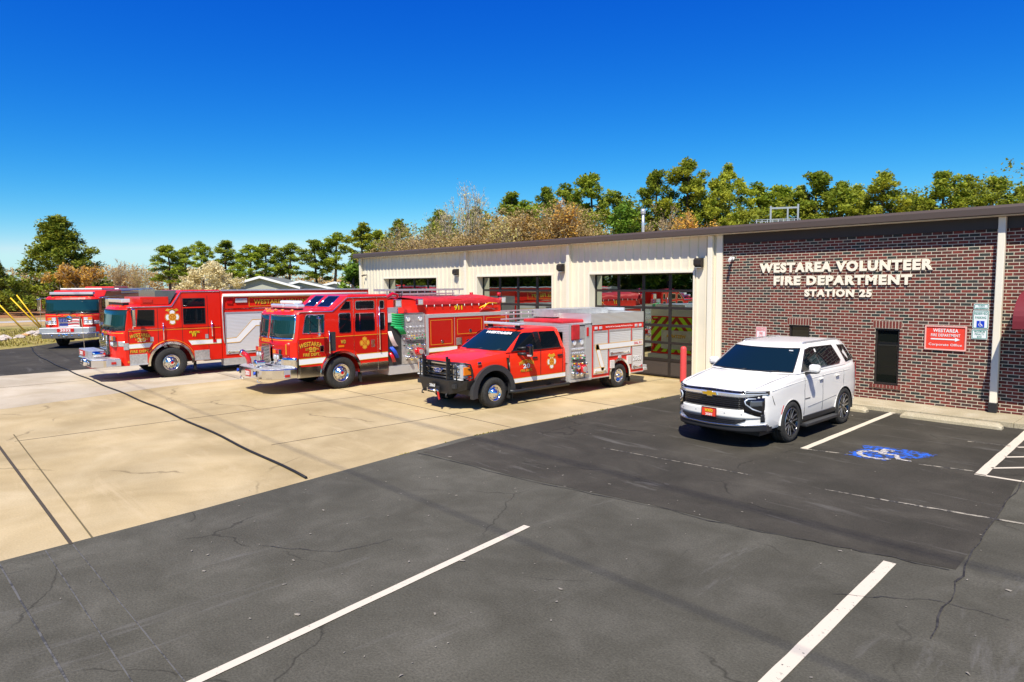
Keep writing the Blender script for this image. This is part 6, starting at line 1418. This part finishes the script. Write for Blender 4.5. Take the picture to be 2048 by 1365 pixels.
    for s in (1,-1):
        pts = [(s*(.74+.09*i/9), Y(11.52)+i*(12.66-11.52)/9) for i in range(10)]
        MB().tube([(x, y, zs_(x,y)+.0005) for x, y in pts], .005, 4).build('bonnet_seam', SG, t)
        pts = [(s*(.42+.16*i/9), Y(11.50)+i*1.0/9) for i in range(10)]
        MB().tube([(x, y, zs_(x,y)-.004) for x, y in pts], .014, 6).build('bonnet_crease', CARWHITE, t)
        b = MB(); b.tube([(s*(hw(Y(yy))+.0008), Y(yy), z) for yy, z in ((11.80,.98),(11.84,.90),(11.90,.80))], .005, 4); b.build('bumper_seam', SG, t)
        b = MB(); b.tube([(s*(hw(Y(yy))*.990+.001), Y(yy), z) for yy, z in ((11.8,1.07),(12.3,1.11),(13.1,1.15),(14.2,1.17),(15.2,1.17),(15.7,1.14))], .006, 6); b.build('shoulder_crease', CARWHITE, t)
    # grille area
    b = MB(); frontp(b, lin(-.86,.86,25), lambda x: 1.10-.03*abs(x), lambda x: .735+.02*abs(x), yf, .016, thick=.06); gr = b.build('grille', BLKG, t)
    b = MB()
    for z in (.765,.80,.835,.87,.905,.94): frontp(b, lin(-.62,.62,15), lambda x: z+.009, lambda x: z-.006, yf, .024, thick=.01)
    for x in lin(-.55,.55,8): b.box(x-.04,x+.04,yf(x,0)-.020,yf(x,0)-.008,1.068,1.082)
    b.build('slats', P('slat_black',(.015,.015,.018),.25,.2), gr)
    b = MB(); frontp(b, lin(-.84,.84,25), lambda x: 1.048-.015*abs(x), lambda x: (.965 if abs(x)<.62 else .965+.045*(abs(x)-.62)/.22), yf, .028, thick=.03); ch = b.build('chrome_bar', P('satin_chrome',(.92,.92,.93),.16,.75), gr)
    b = MB(); bt = [(-.13,-.025),(-.05,-.025),(-.045,-.045),(.055,-.045),(.045,-.02),(.14,-.02),(.125,.025),(.05,.025),(.045,.04),(-.055,.04),(-.045,.02),(-.145,.02)]
    b.prism([(x*1.13,z*1.25+1.0) for x,z in bt], 'y', yf(0,1)-.045, yf(0,1)-.02, mi=0); b.prism([(x,z+1.0) for x,z in bt], 'y', yf(0,1)-.05, yf(0,1)-.03, mi=1); b.build('emblem', [CHROME, P('bowtie_gold',(.75,.45,.03),.3,.5)], gr)
    for s in (1,-1):
        def xr(a, c, n): return lin(s*a, s*c, n) if s > 0 else lin(s*c, s*a, n)
        # upper slim lamp
        b = MB(); frontp(b, xr(.60,.925,9), lambda x: 1.105-.02*abs(x), lambda x: 1.02-.0*abs(x), yf, .022, thick=.05); ul = b.build('headlight', BLKG, t)
        b = MB(); frontp(b, xr(.62,.92,9), lambda x: 1.040, lambda x: 1.022, yf, .028, thick=.02); frontp(b, xr(.64,.9,9), lambda x: 1.075, lambda x: 1.062, yf, .028, thick=.02); b.build('light_strip', CLEAR, ul)
        # lower lamp pod
        b = MB(); frontp(b, xr(.64,.89,9), lambda x: .965, lambda x: .62+.45*max(0,.84-abs(x))*1.0, yf, .036, thick=.08); pod = b.build('lamp_pod', BLKG, t)
        # C-shaped light: polyline
        b = MB(); cp = [(.80,.95),(.70,.95),(.655,.91),(.665,.85),(.76,.765),(.86,.705)]
        b.tube([(s*a, yf(a,0)-.044, z) for a,z in cp], .015, 6); b.build('daylight_strip', CLEAR, pod)
        b = MB(); frontp(b, xr(.855,.895,4), lambda x: .66, lambda x: .52, yf, .040, thick=.03); b.build('corner_vent', BLKP, t)
        b = MB(); frontp(b, xr(.73,.87,6), lambda x: .915, lambda x: .81, yf, .045, thick=.02); b.build('lens', P('lens_dark',(.12,.13,.14),.08,.3,1), pod)
    # bumper: body coloured bulge, lower grille, chrome strip, lip
    b = MB(); frontp(b, lin(-.90,.90,25), lambda x: .735+.0*x, lambda x: .575+.0*x, yf, .03, thick=.08); b.build('bumper', CARWHITE, t)
    b = MB(); frontp(b, lin(-.66,.66,17), lambda x: .575, lambda x: .44+.10*max(0,(abs(x)-.45)/.2)*1.0, yf, .034, thick=.05); lg = b.build('lower_grille', BLKP, t)
    b = MB()
    for z in (.48,.51,.54): frontp(b, lin(-.5,.5,11), lambda x: z+.004, lambda x: z-.004, yf, .042, thick=.01)
    b.build('slats', BLKG, lg)
    b = MB(); frontp(b, lin(-.915,.915,25), lambda x: .445+.03*abs(x), lambda x: .42+.03*abs(x), yf, .045, thick=.05); b.build('chrome_strip', CHROME, t)
    b = MB(); frontp(b, lin(-.915,.915,25), lambda x: .42+.03*abs(x), lambda x: .335, yf, .024, thick=.2); b.build('chin_lip', BLKP, t)
    np_ = MB().box(-.155,.155,yf(0,0)-.06,yf(0,0)-.045,.565,.735).build('number_plate', SRED, t)
    MB().ring([(-.155,.565),(.155,.565),(.155,.735),(-.155,.735)], [(-.145,.575),(.145,.575),(.145,.725),(-.145,.725)], 'y', yf(0,0)-.064, yf(0,0)-.05).build('frame', BLKG, np_)
    text('WAFD', YEL, np_, onF(0,yf(0,0)-.061,.675), .17, .06, .003, .04, shadow=(.004,-.004,BTXT)); text('2501', WTXT, np_, onF(0,yf(0,0)-.061,.605), .14, .045, .003, .03)
    for x in (-.62,-.3,.3,.6): MB().lathe([(.015,.005),(.012,-.003),(.001,-.003)], (x,yf(x,0)-.031,.66), 'y', 10).build('parking_sensor', P('sensor',(.4,.4,.4),.4), t)
    b = MB(); 
    MB().box(-.8,.8,Y(15.93),Y(15.99),.42,.66,bev=.02).build('rear_bumper', CARWHITE, t)
    MB().box(-.26,.26,Y(15.97),Y(15.985),.80,.94).build('rear_plate', WTXT, t)
    return t
suv()
# ================================================================== TREES
BARK = vary(P('pine_bark', (0.10,0.065,0.045), 0.9), 4, .3); BARKG = vary(P('grey_bark', (0.45,0.39,0.31), 0.9), 3, .3)
def leafmat(name, c1, c2, tr=0.15):
    m = P(name, c1, 0.6, spec=.25); nt = m.node_tree; b = nt.nodes['Principled BSDF']; L = nt.links
    tc = N(nt, 'ShaderNodeTexCoord'); n = N(nt, 'ShaderNodeTexNoise', Scale=1.1, Detail=4, Roughness=.7); L.new(tc.outputs['Object'], n.inputs['Vector'])
    oi = N(nt, 'ShaderNodeObjectInfo'); mr = N(nt, 'ShaderNodeMapRange'); mr.inputs[1].default_value = .36; mr.inputs[2].default_value = .64; L.new(n.outputs[0], mr.inputs[0])
    mx = N(nt, 'ShaderNodeMix', data_type='RGBA'); mx.inputs[6].default_value = (*c1, 1); mx.inputs[7].default_value = (*c2, 1); L.new(mr.outputs[0], mx.inputs[0])
    hv = N(nt, 'ShaderNodeHueSaturation'); r2 = N(nt, 'ShaderNodeMapRange'); r2.inputs[3].default_value = .75; r2.inputs[4].default_value = 1.3; L.new(oi.outputs['Random'], r2.inputs[0]); L.new(r2.outputs[0], hv.inputs['Value']); L.new(mx.outputs[2], hv.inputs['Color'])
    L.new(hv.outputs[0], b.inputs['Base Color'])
    if tr:
        td = N(nt, 'ShaderNodeBsdfTranslucent'); L.new(hv.outputs[0], td.inputs['Color']); ms = N(nt, 'ShaderNodeMixShader'); ms.inputs[0].default_value = tr
        L.new(b.outputs[0], ms.inputs[1]); L.new(td.outputs[0], ms.inputs[2]); L.new(ms.outputs[0], nt.nodes['Material Output'].inputs['Surface'])
    return m
PINE = leafmat('pine_needles', (0.14,0.21,0.018), (0.42,0.46,0.045), .36); PINEY = leafmat('yellow_green_needles', (0.16,0.22,0.02), (0.50,0.50,0.05), .36)
YOUNG = leafmat('fresh_green', (0.05,0.13,0.01), (0.22,0.32,0.03)); BUD = leafmat('tan_buds', (0.48,0.34,0.13), (0.68,0.50,0.22), .25); BUDO = leafmat('orange_buds', (0.50,0.27,0.05), (0.66,0.40,0.07), .25); BUDY = leafmat('lime_buds', (0.42,0.34,0.10), (0.5,0.45,0.14), .2)
BLOS = leafmat('cream_blossom', (0.80,0.66,0.32), (0.92,0.82,0.50), .3); DARKG = leafmat('dark_evergreen', (0.075,0.12,0.012), (0.30,0.31,0.03), .28); TWIG = P('twig_brown', (0.32,0.24,0.16), .9)
def leafcloud(verts, faces, c, r, n, rn, size, flat=1.0, long=2.2):
    for _ in range(n):
        while True:
            p = (rn.uniform(-1,1), rn.uniform(-1,1), rn.uniform(-1,1)); q = p[0]**2+p[1]**2+p[2]**2
            if q <= 1: break
        k = r*(0.55+0.45*q)
        px, py, pz = c[0]+p[0]*k, c[1]+p[1]*k, c[2]+p[2]*k*flat
        th, u = rn.uniform(0, 2*PI), rn.uniform(-.3, 1); s_ = math.sqrt(max(0, 1-u*u)); d = (s_*math.cos(th), s_*math.sin(th), u)
        th2 = rn.uniform(0, 2*PI); e = (math.cos(th2), math.sin(th2), rn.uniform(-.4,.4)); a = size*rn.uniform(.6,1.4); w_ = a/long
        i = len(verts)
        verts += [(px-e[0]*w_, py-e[1]*w_, pz-e[2]*w_), (px+e[0]*w_, py+e[1]*w_, pz+e[2]*w_), (px+d[0]*a+e[0]*w_*.6, py+d[1]*a+e[1]*w_*.6, pz+d[2]*a), (px+d[0]*a-e[0]*w_*.6, py+d[1]*a-e[1]*w_*.6, pz+d[2]*a)]
        faces.append((i, i+1, i+2, i+3))
def mesh_from(name, verts, faces, mat):
    me = bpy.data.meshes.new(name); me.from_pydata(verts, [], faces); me.materials.append(mat); me.update(); return me
def limb(b, p, d, L, r, rn, seg=4, droop=0.0):
    pts = [Vector(p)]; d = Vector(d).normalized()
    for k in range(3):
        d = (d+Vector((rn.uniform(-.25,.25), rn.uniform(-.25,.25), rn.uniform(-.1,.2)-droop))).normalized(); pts.append(pts[-1]+d*L/3)
    b.tube(pts, [r, r*.75, r*.5, r*.25], seg); return pts
def pine_meshes(seed, h=12.0, crown0=.45, w=1.9, clumps=46, per=110, size=.16, dense=1.0, mat=None, irregular=.5, cr=.52, shape='pine'):
    rn = random.Random(seed); b = MB(); tp = [Vector((0,0,0))]; x = y = 0
    for k in range(1, 8): x += rn.uniform(-.12,.12); y += rn.uniform(-.12,.12); tp.append(Vector((x, y, h*.97*k/7)))
    b.tube(tp, [.17*(1-.8*k/7)+.02 for k in range(8)], 7); V, F = [], []
    at_ = lambda z: tp[min(6, int(z/(h*.97)*7))].lerp(tp[min(7, int(z/(h*.97)*7)+1)], (z/(h*.97)*7) % 1)
    for i in range(clumps):
        t = (i+rn.random())/clumps; z = h*(crown0+(0.985-crown0)*t); a = rn.uniform(0, 2*PI)
        if shape == 'pine': env = w*(math.sin(PI*min(1, .18+.80*t))**.7)*rn.uniform(.35, 1.0+irregular*.2)
        elif shape == 'cone': env = w*(1-t)**.8*rn.uniform(.35,1.1)+.12
        else: env = w*math.sqrt(max(0.02, 1-(2*t-1)**2))*rn.uniform(.4,1.05)
        if t > .93: env *= .35
        p0 = at_(max(0.1, z-env*.35)); c = p0+Vector((math.cos(a)*env, math.sin(a)*env, env*.30+rn.uniform(-.15,.2)))
        if i % 2 == 0: b.tube([p0, p0.lerp(c, .5)+Vector((0,0,-.05)), c], [.05,.035,.012], 3)
        r = cr*rn.uniform(.65,1.2)
        leafcloud(V, F, c, r, int(per*dense*r/cr), rn, size, .78)
    return b, mesh_from('crown', V, F, mat or PINE)
def tree_proto(name, builder, bark):
    b, cm = builder; t = bpy.data.meshes.new('trunk'); bmesh.ops.recalc_face_normals(b.bm, faces=b.bm.faces[:]); b.bm.to_mesh(t); b.bm.free(); t.materials.append(bark); return (name, t, cm)
def place_tree(proto, x, y, s, label, cat, group, rz=0, sx=1.0, z=0):
    n, tm, cm = proto; r = empty(n, (x, y, z), rz, label, cat, group); r.scale = (s*sx, s*sx, s)
    for nm, me in (('trunk', tm), ('crown', cm)): o = bpy.data.objects.new(nm, me); COL.objects.link(o); o.parent = r
    return r
def bare_meshes(seed, h=9.0, spread=.5, mat=None, buds=2600, size=.10, lean=.0, twigs=3, up=.55, fork=.25, thick=.12):
    rn = random.Random(seed); b = MB(); V, F = [], []; tips = []
    def grow(p, d, L, r, lev):
        pts = [p]; dd = d.copy()
        for k in range(3):
            dd = (dd+Vector((rn.uniform(-.22,.22), rn.uniform(-.22,.22), rn.uniform(-.05,.18)))).normalized(); pts.append(pts[-1]+dd*L/3)
        b.tube(pts, [r, r*.85, r*.7, r*.5], 5 if lev < 2 else 3)
        if lev >= 4: tips.append((pts[-1], dd)); tips.append((pts[2], dd)); return
        n = 4 if lev < 2 else 3
        for i in range(n):
            k = rn.choice([1,2,3]) if i else 3; th = rn.uniform(0, 2*PI); s_ = spread*rn.uniform(.6,1.3)
            nd = (dd*1.0+Vector((math.cos(th)*s_, math.sin(th)*s_, up*.5))).normalized(); grow(pts[k], nd, L*rn.uniform(.58,.8), r*.52, lev+1)
    grow(Vector((0,0,0)), Vector((lean,0,1)), h*.36, thick, 0)
    for p, d in tips:
        for _ in range(twigs):
            e = (d+Vector((rn.uniform(-.8,.8), rn.uniform(-.8,.8), rn.uniform(-.1,.8)))).normalized(); b.tube([p, p+e*rn.uniform(.3,.7)], .008, 3)
    zmax = max(v.co.z for v in b.bm.verts); k = h/zmax
    for v in b.bm.verts: v.co *= k
    T = [(p*k, d) for p, d in tips]
    for _ in range(buds):
        p, d = rn.choice(T); leafcloud(V, F, (p.x+rn.gauss(0,.12), p.y+rn.gauss(0,.12), p.z+rn.gauss(.15,.2)), .3, 1, rn, size, 1, 2.0)
    return b, mesh_from('crown', V, F, mat or BUD)
PP = [tree_proto('pine_tree', pine_meshes(11, 12, .45, 1.8, 58, 190), BARK), tree_proto('pine_tree', pine_meshes(12, 12, .36, 2.0, 74, 190, mat=PINEY), BARK), tree_proto('pine_tree', pine_meshes(13, 12, .55, 1.5, 40, 190, cr=.55), BARK), tree_proto('pine_tree', pine_meshes(14, 12, .32, 2.2, 84, 190), BARK), tree_proto('pine_tree', pine_meshes(16, 12, .25, 2.1, 90, 190, mat=PINEY), BARK)]
BIG = tree_proto('pine_tree', pine_meshes(21, 11.2, .02, 5.4, 210, 160, .20, mat=DARKG, cr=.85, shape='cone', irregular=1), BARK)
YG = tree_proto('pine_tree', pine_meshes(22, 10, .08, 1.9, 90, 130, .17, mat=YOUNG, cr=.6, shape='oval'), BARK)
BT = [tree_proto('bare_tree', bare_meshes(31, 9, .55, BUD, 2200), TWIG), tree_proto('bare_tree', bare_meshes(32, 9, .5, BUDO, 4200, .12), TWIG), tree_proto('bare_tree', bare_meshes(33, 12.5, .36, BUDY, 1300, .09, up=1.1, thick=.26), BARKG), tree_proto('bare_tree', bare_meshes(34, 9, .6, BUDY, 2400), TWIG)]
BL = tree_proto('blossom_tree', pine_meshes(41, 5.0, .22, 2.7, 90, 130, .14, mat=BLOS, cr=.55, shape='oval'), BARKG)
OB = tree_proto('budding_tree', bare_meshes(42, 5.6, .8, BUDO, 6500, .16, up=.25), BARKG)
SHR = tree_proto('evergreen_bush', pine_meshes(43, 4.3, .05, 1.1, 50, 130, .14, mat=YOUNG, cr=.5, shape='oval'), BARK)
rt = random.Random(5)
GP, GB = 'pine trees behind the fire station', 'bare spring trees behind the fire station'
place_tree(BIG, -93.6, 14.6, 1.0, 'large broad dark evergreen tree standing alone at the left', 'tree', None, 1.0, 1.22)
place_tree(BIG, -99.0, 9.0, .56, 'dark evergreen cut by the left edge of the photo', 'tree', None, 2.0)
place_tree(OB, -82.1, 14.6, 1.0, 'low orange budding tree in front of the large dark evergreen', 'tree', None)
place_tree(BL, -60.6, 20.2, 1.0, 'rounded cream blossoming tree behind the red rescue truck roof', 'tree', None)
place_tree(SHR, -37.8, 21.2, 1.0, 'bright yellow green bush at the far left corner of the metal building', 'bush', None)
def lab(px):   # plain wording by what the tree stands near
    return ('above the far fire engine' if px < 320 else 'left of the cream blossoming tree' if px < 420 else 'above the cream blossoming tree' if px < 480 else 'above the grey house roofs' if px < 600 else 'between the house roofs and the metal building' if px < 720 else 'above the first bay door' if px < 900 else 'above the second bay door' if px < 1120 else 'left of the grey vent pipe' if px < 1275 else 'right of the grey vent pipe' if px < 1410 else 'between the vent pipe and the roof platform' if px < 1515 else 'behind the railed roof platform' if px < 1600 else 'above the wall lettering' if px < 1860 else 'above the right end of the brick wall')
TREES = [('B',215,-109,22.5,7.3),('B',255,-107.1,24.6,6.9),('B',290,-105.4,26.3,5.9),('B',200,-103.9,20.5,5.8),('B',320,-112,33,5.6),('B',180,-118,22,6.5),
(0,335,-81.7,22.8,7.8),(2,368,-85.8,25.7,7.8),(2,402,-89.7,29.0,8.8),(0,450,-87.7,31.2,9.0),(3,495,-75.7,29.4,7.8),(3,530,-79.3,32.9,8.2),(2,577,-77.4,34.9,8.2),(0,630,-70.6,34.9,8.3),(2,668,-69.2,36.5,9.0),
(1,722,-62.8,36.2,9.5),(4,762,-65.7,40.4,9.2),('B',790,-53.5,34.4,8.9),('B',835,-52.1,35.9,9.1),(4,800,-61.8,40.4,10.1),(3,875,-57.5,42.2,11.0),('T',932,-49.3,39.5,12.7),('T',892,-53.7,40.5,11.2),
(4,960,-56.1,46.7,11.3),(0,1022,-52.5,47.9,12.8),(2,1055,-51.2,49.1,11.7),('B',1000,-44.0,38.9,8.9),('O',1070,-42.0,41.1,9.3),('O',1150,-41.1,45.2,10.4),
(3,1097,-51.3,52.3,13.6),(2,1140,-51.8,56.2,14.2),(0,1182,-47.0,54.2,14.7),('Y',1240,-38.3,48.2,10.2),(2,1240,-46.1,57.9,12.9),('B',1285,-38.2,51.3,10.8),
(0,1312,-40.0,55.8,14.3),(4,1382,-36.6,56.6,14.7),(1,1460,-35.1,61.2,14.6),(4,1425,-34.0,56.2,12.6),('O',1420,-30.7,50.4,9.2),(2,1525,-32.9,63.4,12.9),(0,1562,-32.6,66.7,13.0),(1,1600,-30.4,66.1,12.4),(0,1635,-28.4,65.4,13.7),(3,1690,-26.6,67.3,12.8),(1,1722,-26.4,70.5,12.5),(4,1765,-23.5,67.8,13.1),(2,1820,-24.5,78.5,12.2),
(3,1890,-19.6,72.0,13.4),(1,1935,-18.8,75.9,13.0),(0,1990,-16.5,75.4,12.8),(1,2038,-15.4,79.4,11.9)]
WD = [3.6,4.0,2.9,4.4,4.3]; WANT = {335:3.4,368:2.9,402:2.4,450:3.5,495:3.9,530:4.2,577:3.0,630:3.4,668:3.3,722:3.6,1382:5.2,1182:4.2,1635:4.5,1765:4.6,1890:4.5}
cnt = {}
for k, px, x, y, h in TREES:
    if k in (0,1,2,3,4):
        p = PP[k]; wd = WANT.get(px, 3.7); s = h/12.0; sx = wd/(WD[k]*s)*1.18; kind = ['open dark green pine','full yellow green pine','slender high crowned pine','broad bushy pine','dense gold tinged pine'][k]; g = GP
        sx = max(.8, min(1.6, sx))
    elif k == 'Y': p, s, sx, kind, g = YG, h/10, 1.1, 'bright green leafy evergreen', GP
    else: p, base = {'B': (BT[0 if px % 2 else 3], 9), 'O': (BT[1], 9), 'T': (BT[2], 12.5)}[k]; s = h/base; sx = 1.0; kind = {'B':'bare brown twiggy tree','O':'bare tree with orange tan buds','T':'tall bare tree with pale trunk'}[k]; g = GB
    L_ = f'{kind} {lab(px)}'; cnt.setdefault(L_, []).append(px)
    place_tree(p, x, y, s, L_, 'tree', g, rt.uniform(0, 6.28), sx)
dup_fix = {}
for L_, v in cnt.items():
    if len(v) > 1: dup_fix[L_] = sorted(v)
ordn = ['leftmost', 'next', 'third', 'fourth', 'fifth', 'sixth']
seen = {}
for o in [o for o in bpy.data.objects if o.get('label') in dup_fix and o.parent is None]:
    seen.setdefault(o['label'], []).append(o)
def screen_x(o):
    v = cam.matrix_world.inverted() @ o.location; return v.x/-v.z
for L_, obs in seen.items():
    obs.sort(key=screen_x); n = len(obs)
    for i, o in enumerate(obs):
        o['label'] = (('left one' if i == 0 else 'right one' if i == n-1 else 'middle one') if n <= 3 else f'{["first","second","third","fourth","fifth","sixth","seventh"][i]} from the left')+f' of {n}: {L_}'
# undergrowth filling in behind the station: one far wood mass
V, F = [], []; rn = random.Random(77)
def mass(name, pts, n, mat, size=.3, depth=5, label=None, zlo=0.0, per=16):
    """pts = (x, y, top height); a ragged wood filling the strip between them"""
    V, F = [], []
    for i in range(n):
        t = rn.random()*(len(pts)-1); k = int(t); u = t-k; x, y, h = [pts[k][j]+(pts[k+1][j]-pts[k][j])*u for j in range(3)]
        hh = h*(1+.16*math.sin(x*1.3+y*.7)+.10*math.sin(x*3.1-y*1.9)); z = zlo+(hh-zlo)*rn.random()**.75
        leafcloud(V, F, (x+rn.uniform(-depth,depth), y+rn.uniform(-depth,depth), z), .8, per, rn, size, .8)
    o = bpy.data.objects.new(name, mesh_from(name, V, F, mat)); COL.objects.link(o); return tag(o, label, 'wood', None, 'stuff')
mass('far_wood', [(-58,39,7.6),(-52,43,8.4),(-44,52,9.2),(-37,58,11.0),(-32,61,9.6),(-29,66,10.4),(-24,70,9.6),(-20,72,10.6),(-13,75,10.6),(-6,78,10.5)], 5200, PINEY, .20, 2.5, 'green wood filling in behind the pines above the roof', 5)
mass('brush_wood', [(-57,35,5.2),(-51,36,6.3),(-46,40,7.4),(-43,43,8.8),(-40,46,8.0)], 4300, BUD, .13, 2.2, 'tan leafless brush behind the metal bays', 4, 18)
mass('field_wood', [(-125,-5,4.5),(-118,10,5),(-116,24,5.5),(-112,36,5),(-100,44,4),(-90,50,4),(-76,52,4)], 4500, BUD, .22, 3, 'brown leafless wood along the far edge of the field')
mass('evergreen_wood', [(-124,-8,5),(-114,4,4.5),(-108,12,3.5)], 1300, DARKG, .3, 3, 'dark evergreen undergrowth at the left edge of the field')
# woodland on the other side of the lot (seen mirrored in the bay doors)
for i in range(13):
    place_tree(BIG if i % 2 else YG, -92+6.2*i+rt.uniform(-1,1), -24-rt.uniform(0,5), .85+.3*rt.random(), 'dense evergreen across the lot seen mirrored in the bay doors', 'tree', 'evergreens across the lot', rt.uniform(0,6), 1.0 if i%2 else 1.9)
mass('evergreen_wood', [(-110,-30,6.5),(-90,-31,7),(-70,-30,6.5),(-50,-31,7),(-28,-31,6.5)], 5200, PINEY, .34, 2.0, 'green wood across the lot seen mirrored in the bay doors', 0, 12)
# houses
def house(x, y, rz, w_, d, h, rise, wall, roofm, label, solar=False):
    t = empty('house', (x, y, 0), rz, label, 'house', 'houses beyond the lot')
    MB().prism([(-w_/2,0),(-w_/2,h),(0,h+rise),(w_/2,h),(w_/2,0)], 'y', -d/2, d/2).build('wall', wall, t)
    e = .35; k = rise/(w_/2)
    for s in (1,-1):
        MB().prism([(0,h+rise+.03),(s*(w_/2+e),h-e*k+.03),(s*(w_/2+e),h-e*k+.15),(0,h+rise+.17)], 'y', -d/2-e, d/2+e).build('roof', roofm, t)
    MB().prism([(-w_/2-e,h-e*k),(0,h+rise-.02),(w_/2+e,h-e*k),(w_/2+e,h-e*k+.2),(0,h+rise+.2),(-w_/2-e,h-e*k+.2)], 'y', -d/2-e-.04, -d/2-e).build('bargeboard', WHITE, t)
    MB().box(-.5,.5,-d/2-.04,-d/2+.02,1.0,2.0).build('window', GLASS, t)
    return t
HW = P('house_siding',(.42,.43,.36),.7); HR = vary(P('shingle_roof',(.17,.18,.16),.9), 6, .2)
house(-68.6,29.1,R(58),6.5,14,2.9,.95,HW,HR,'grey house with a low gable roof, left one above the rescue truck')
house(-66.9,31.9,R(58),6.0,9,2.7,.75,HW,HR,'grey house gable right of the larger roof above the rescue truck')
house(-70.5,37.5,R(58),5.2,9,2.7,.65,P('pale_siding',(.6,.55,.45),.7),P('white_roof',(.75,.75,.75),.6),'small pale house with a white roof near the metal building')
# rocks along the drive verge
rn = random.Random(9); SROCK = vary(P('pale_rock',(.5,.43,.36),.85), 4, .3); OR_ROCK = vary(P('orange_rock',(.5,.28,.12),.85), 4, .3)
for i in range(26):
    t_ = i/25; x = -48.2-6.6*t_+rn.uniform(-.5,.5); y = 3.9+3.3*t_+rn.uniform(-.3,.3); r = rn.uniform(.14,.36)
    b = MB(); bmesh.ops.create_icosphere(b.bm, subdivisions=2, radius=r)
    for v in b.bm.verts: v.co *= rn.uniform(.75,1.2); v.co.z *= .6
    o = b.build('rock', OR_ROCK if i % 9 == 7 else SROCK); o.location = (x, y, r*.25-.01); tag(o, 'orange brown rock among the pale ones on the verge' if i % 9 == 7 else 'pale rock in the line of stones on the grass verge', 'rock', 'rocks along the grass verge')
# grass tufts
V, F = [], []; rn = random.Random(2)
for i in range(9000):
    x = rn.uniform(-62,-40.5); y = rn.uniform(-2, 12)
    if x > -41.5-(.0 if y<2 else (y-2)*.9): continue
    h_ = rn.uniform(.04,.12); a = rn.uniform(0,6.28); w_ = .05; i0 = len(V)
    V += [(x-w_*math.cos(a),y-w_*math.sin(a),-.02),(x+w_*math.cos(a),y+w_*math.sin(a),-.02),(x+rn.uniform(-.05,.05),y,h_)]; F.append((i0,i0+1,i0+2))
for i in range(420):
    t_ = i/419; y = 6.5+9.0*t_; ex = -10.50 if y > 8.2 else -10.05-.45*(y-5.6)/2.6
    if math.sin(y*2.3)+math.sin(y*5.1) < .1: continue
    x = ex+rn.uniform(-.02,.03); h_ = rn.uniform(.01,.035)*(1 if rn.random()<.5 else .3); i0 = len(V)
    V += [(x-.015,y,0),(x+.015,y+.02,0),(x+rn.uniform(-.03,.03),y,h_)]; F.append((i0,i0+1,i0+2))
o = bpy.data.objects.new('grass', mesh_from('grass', V, F, leafmat('grass_blades',(.20,.19,.03),(.42,.33,.11),.1))); COL.objects.link(o); tag(o, 'short patchy grass on the verge and along the concrete edge', 'grass', None, 'stuff')
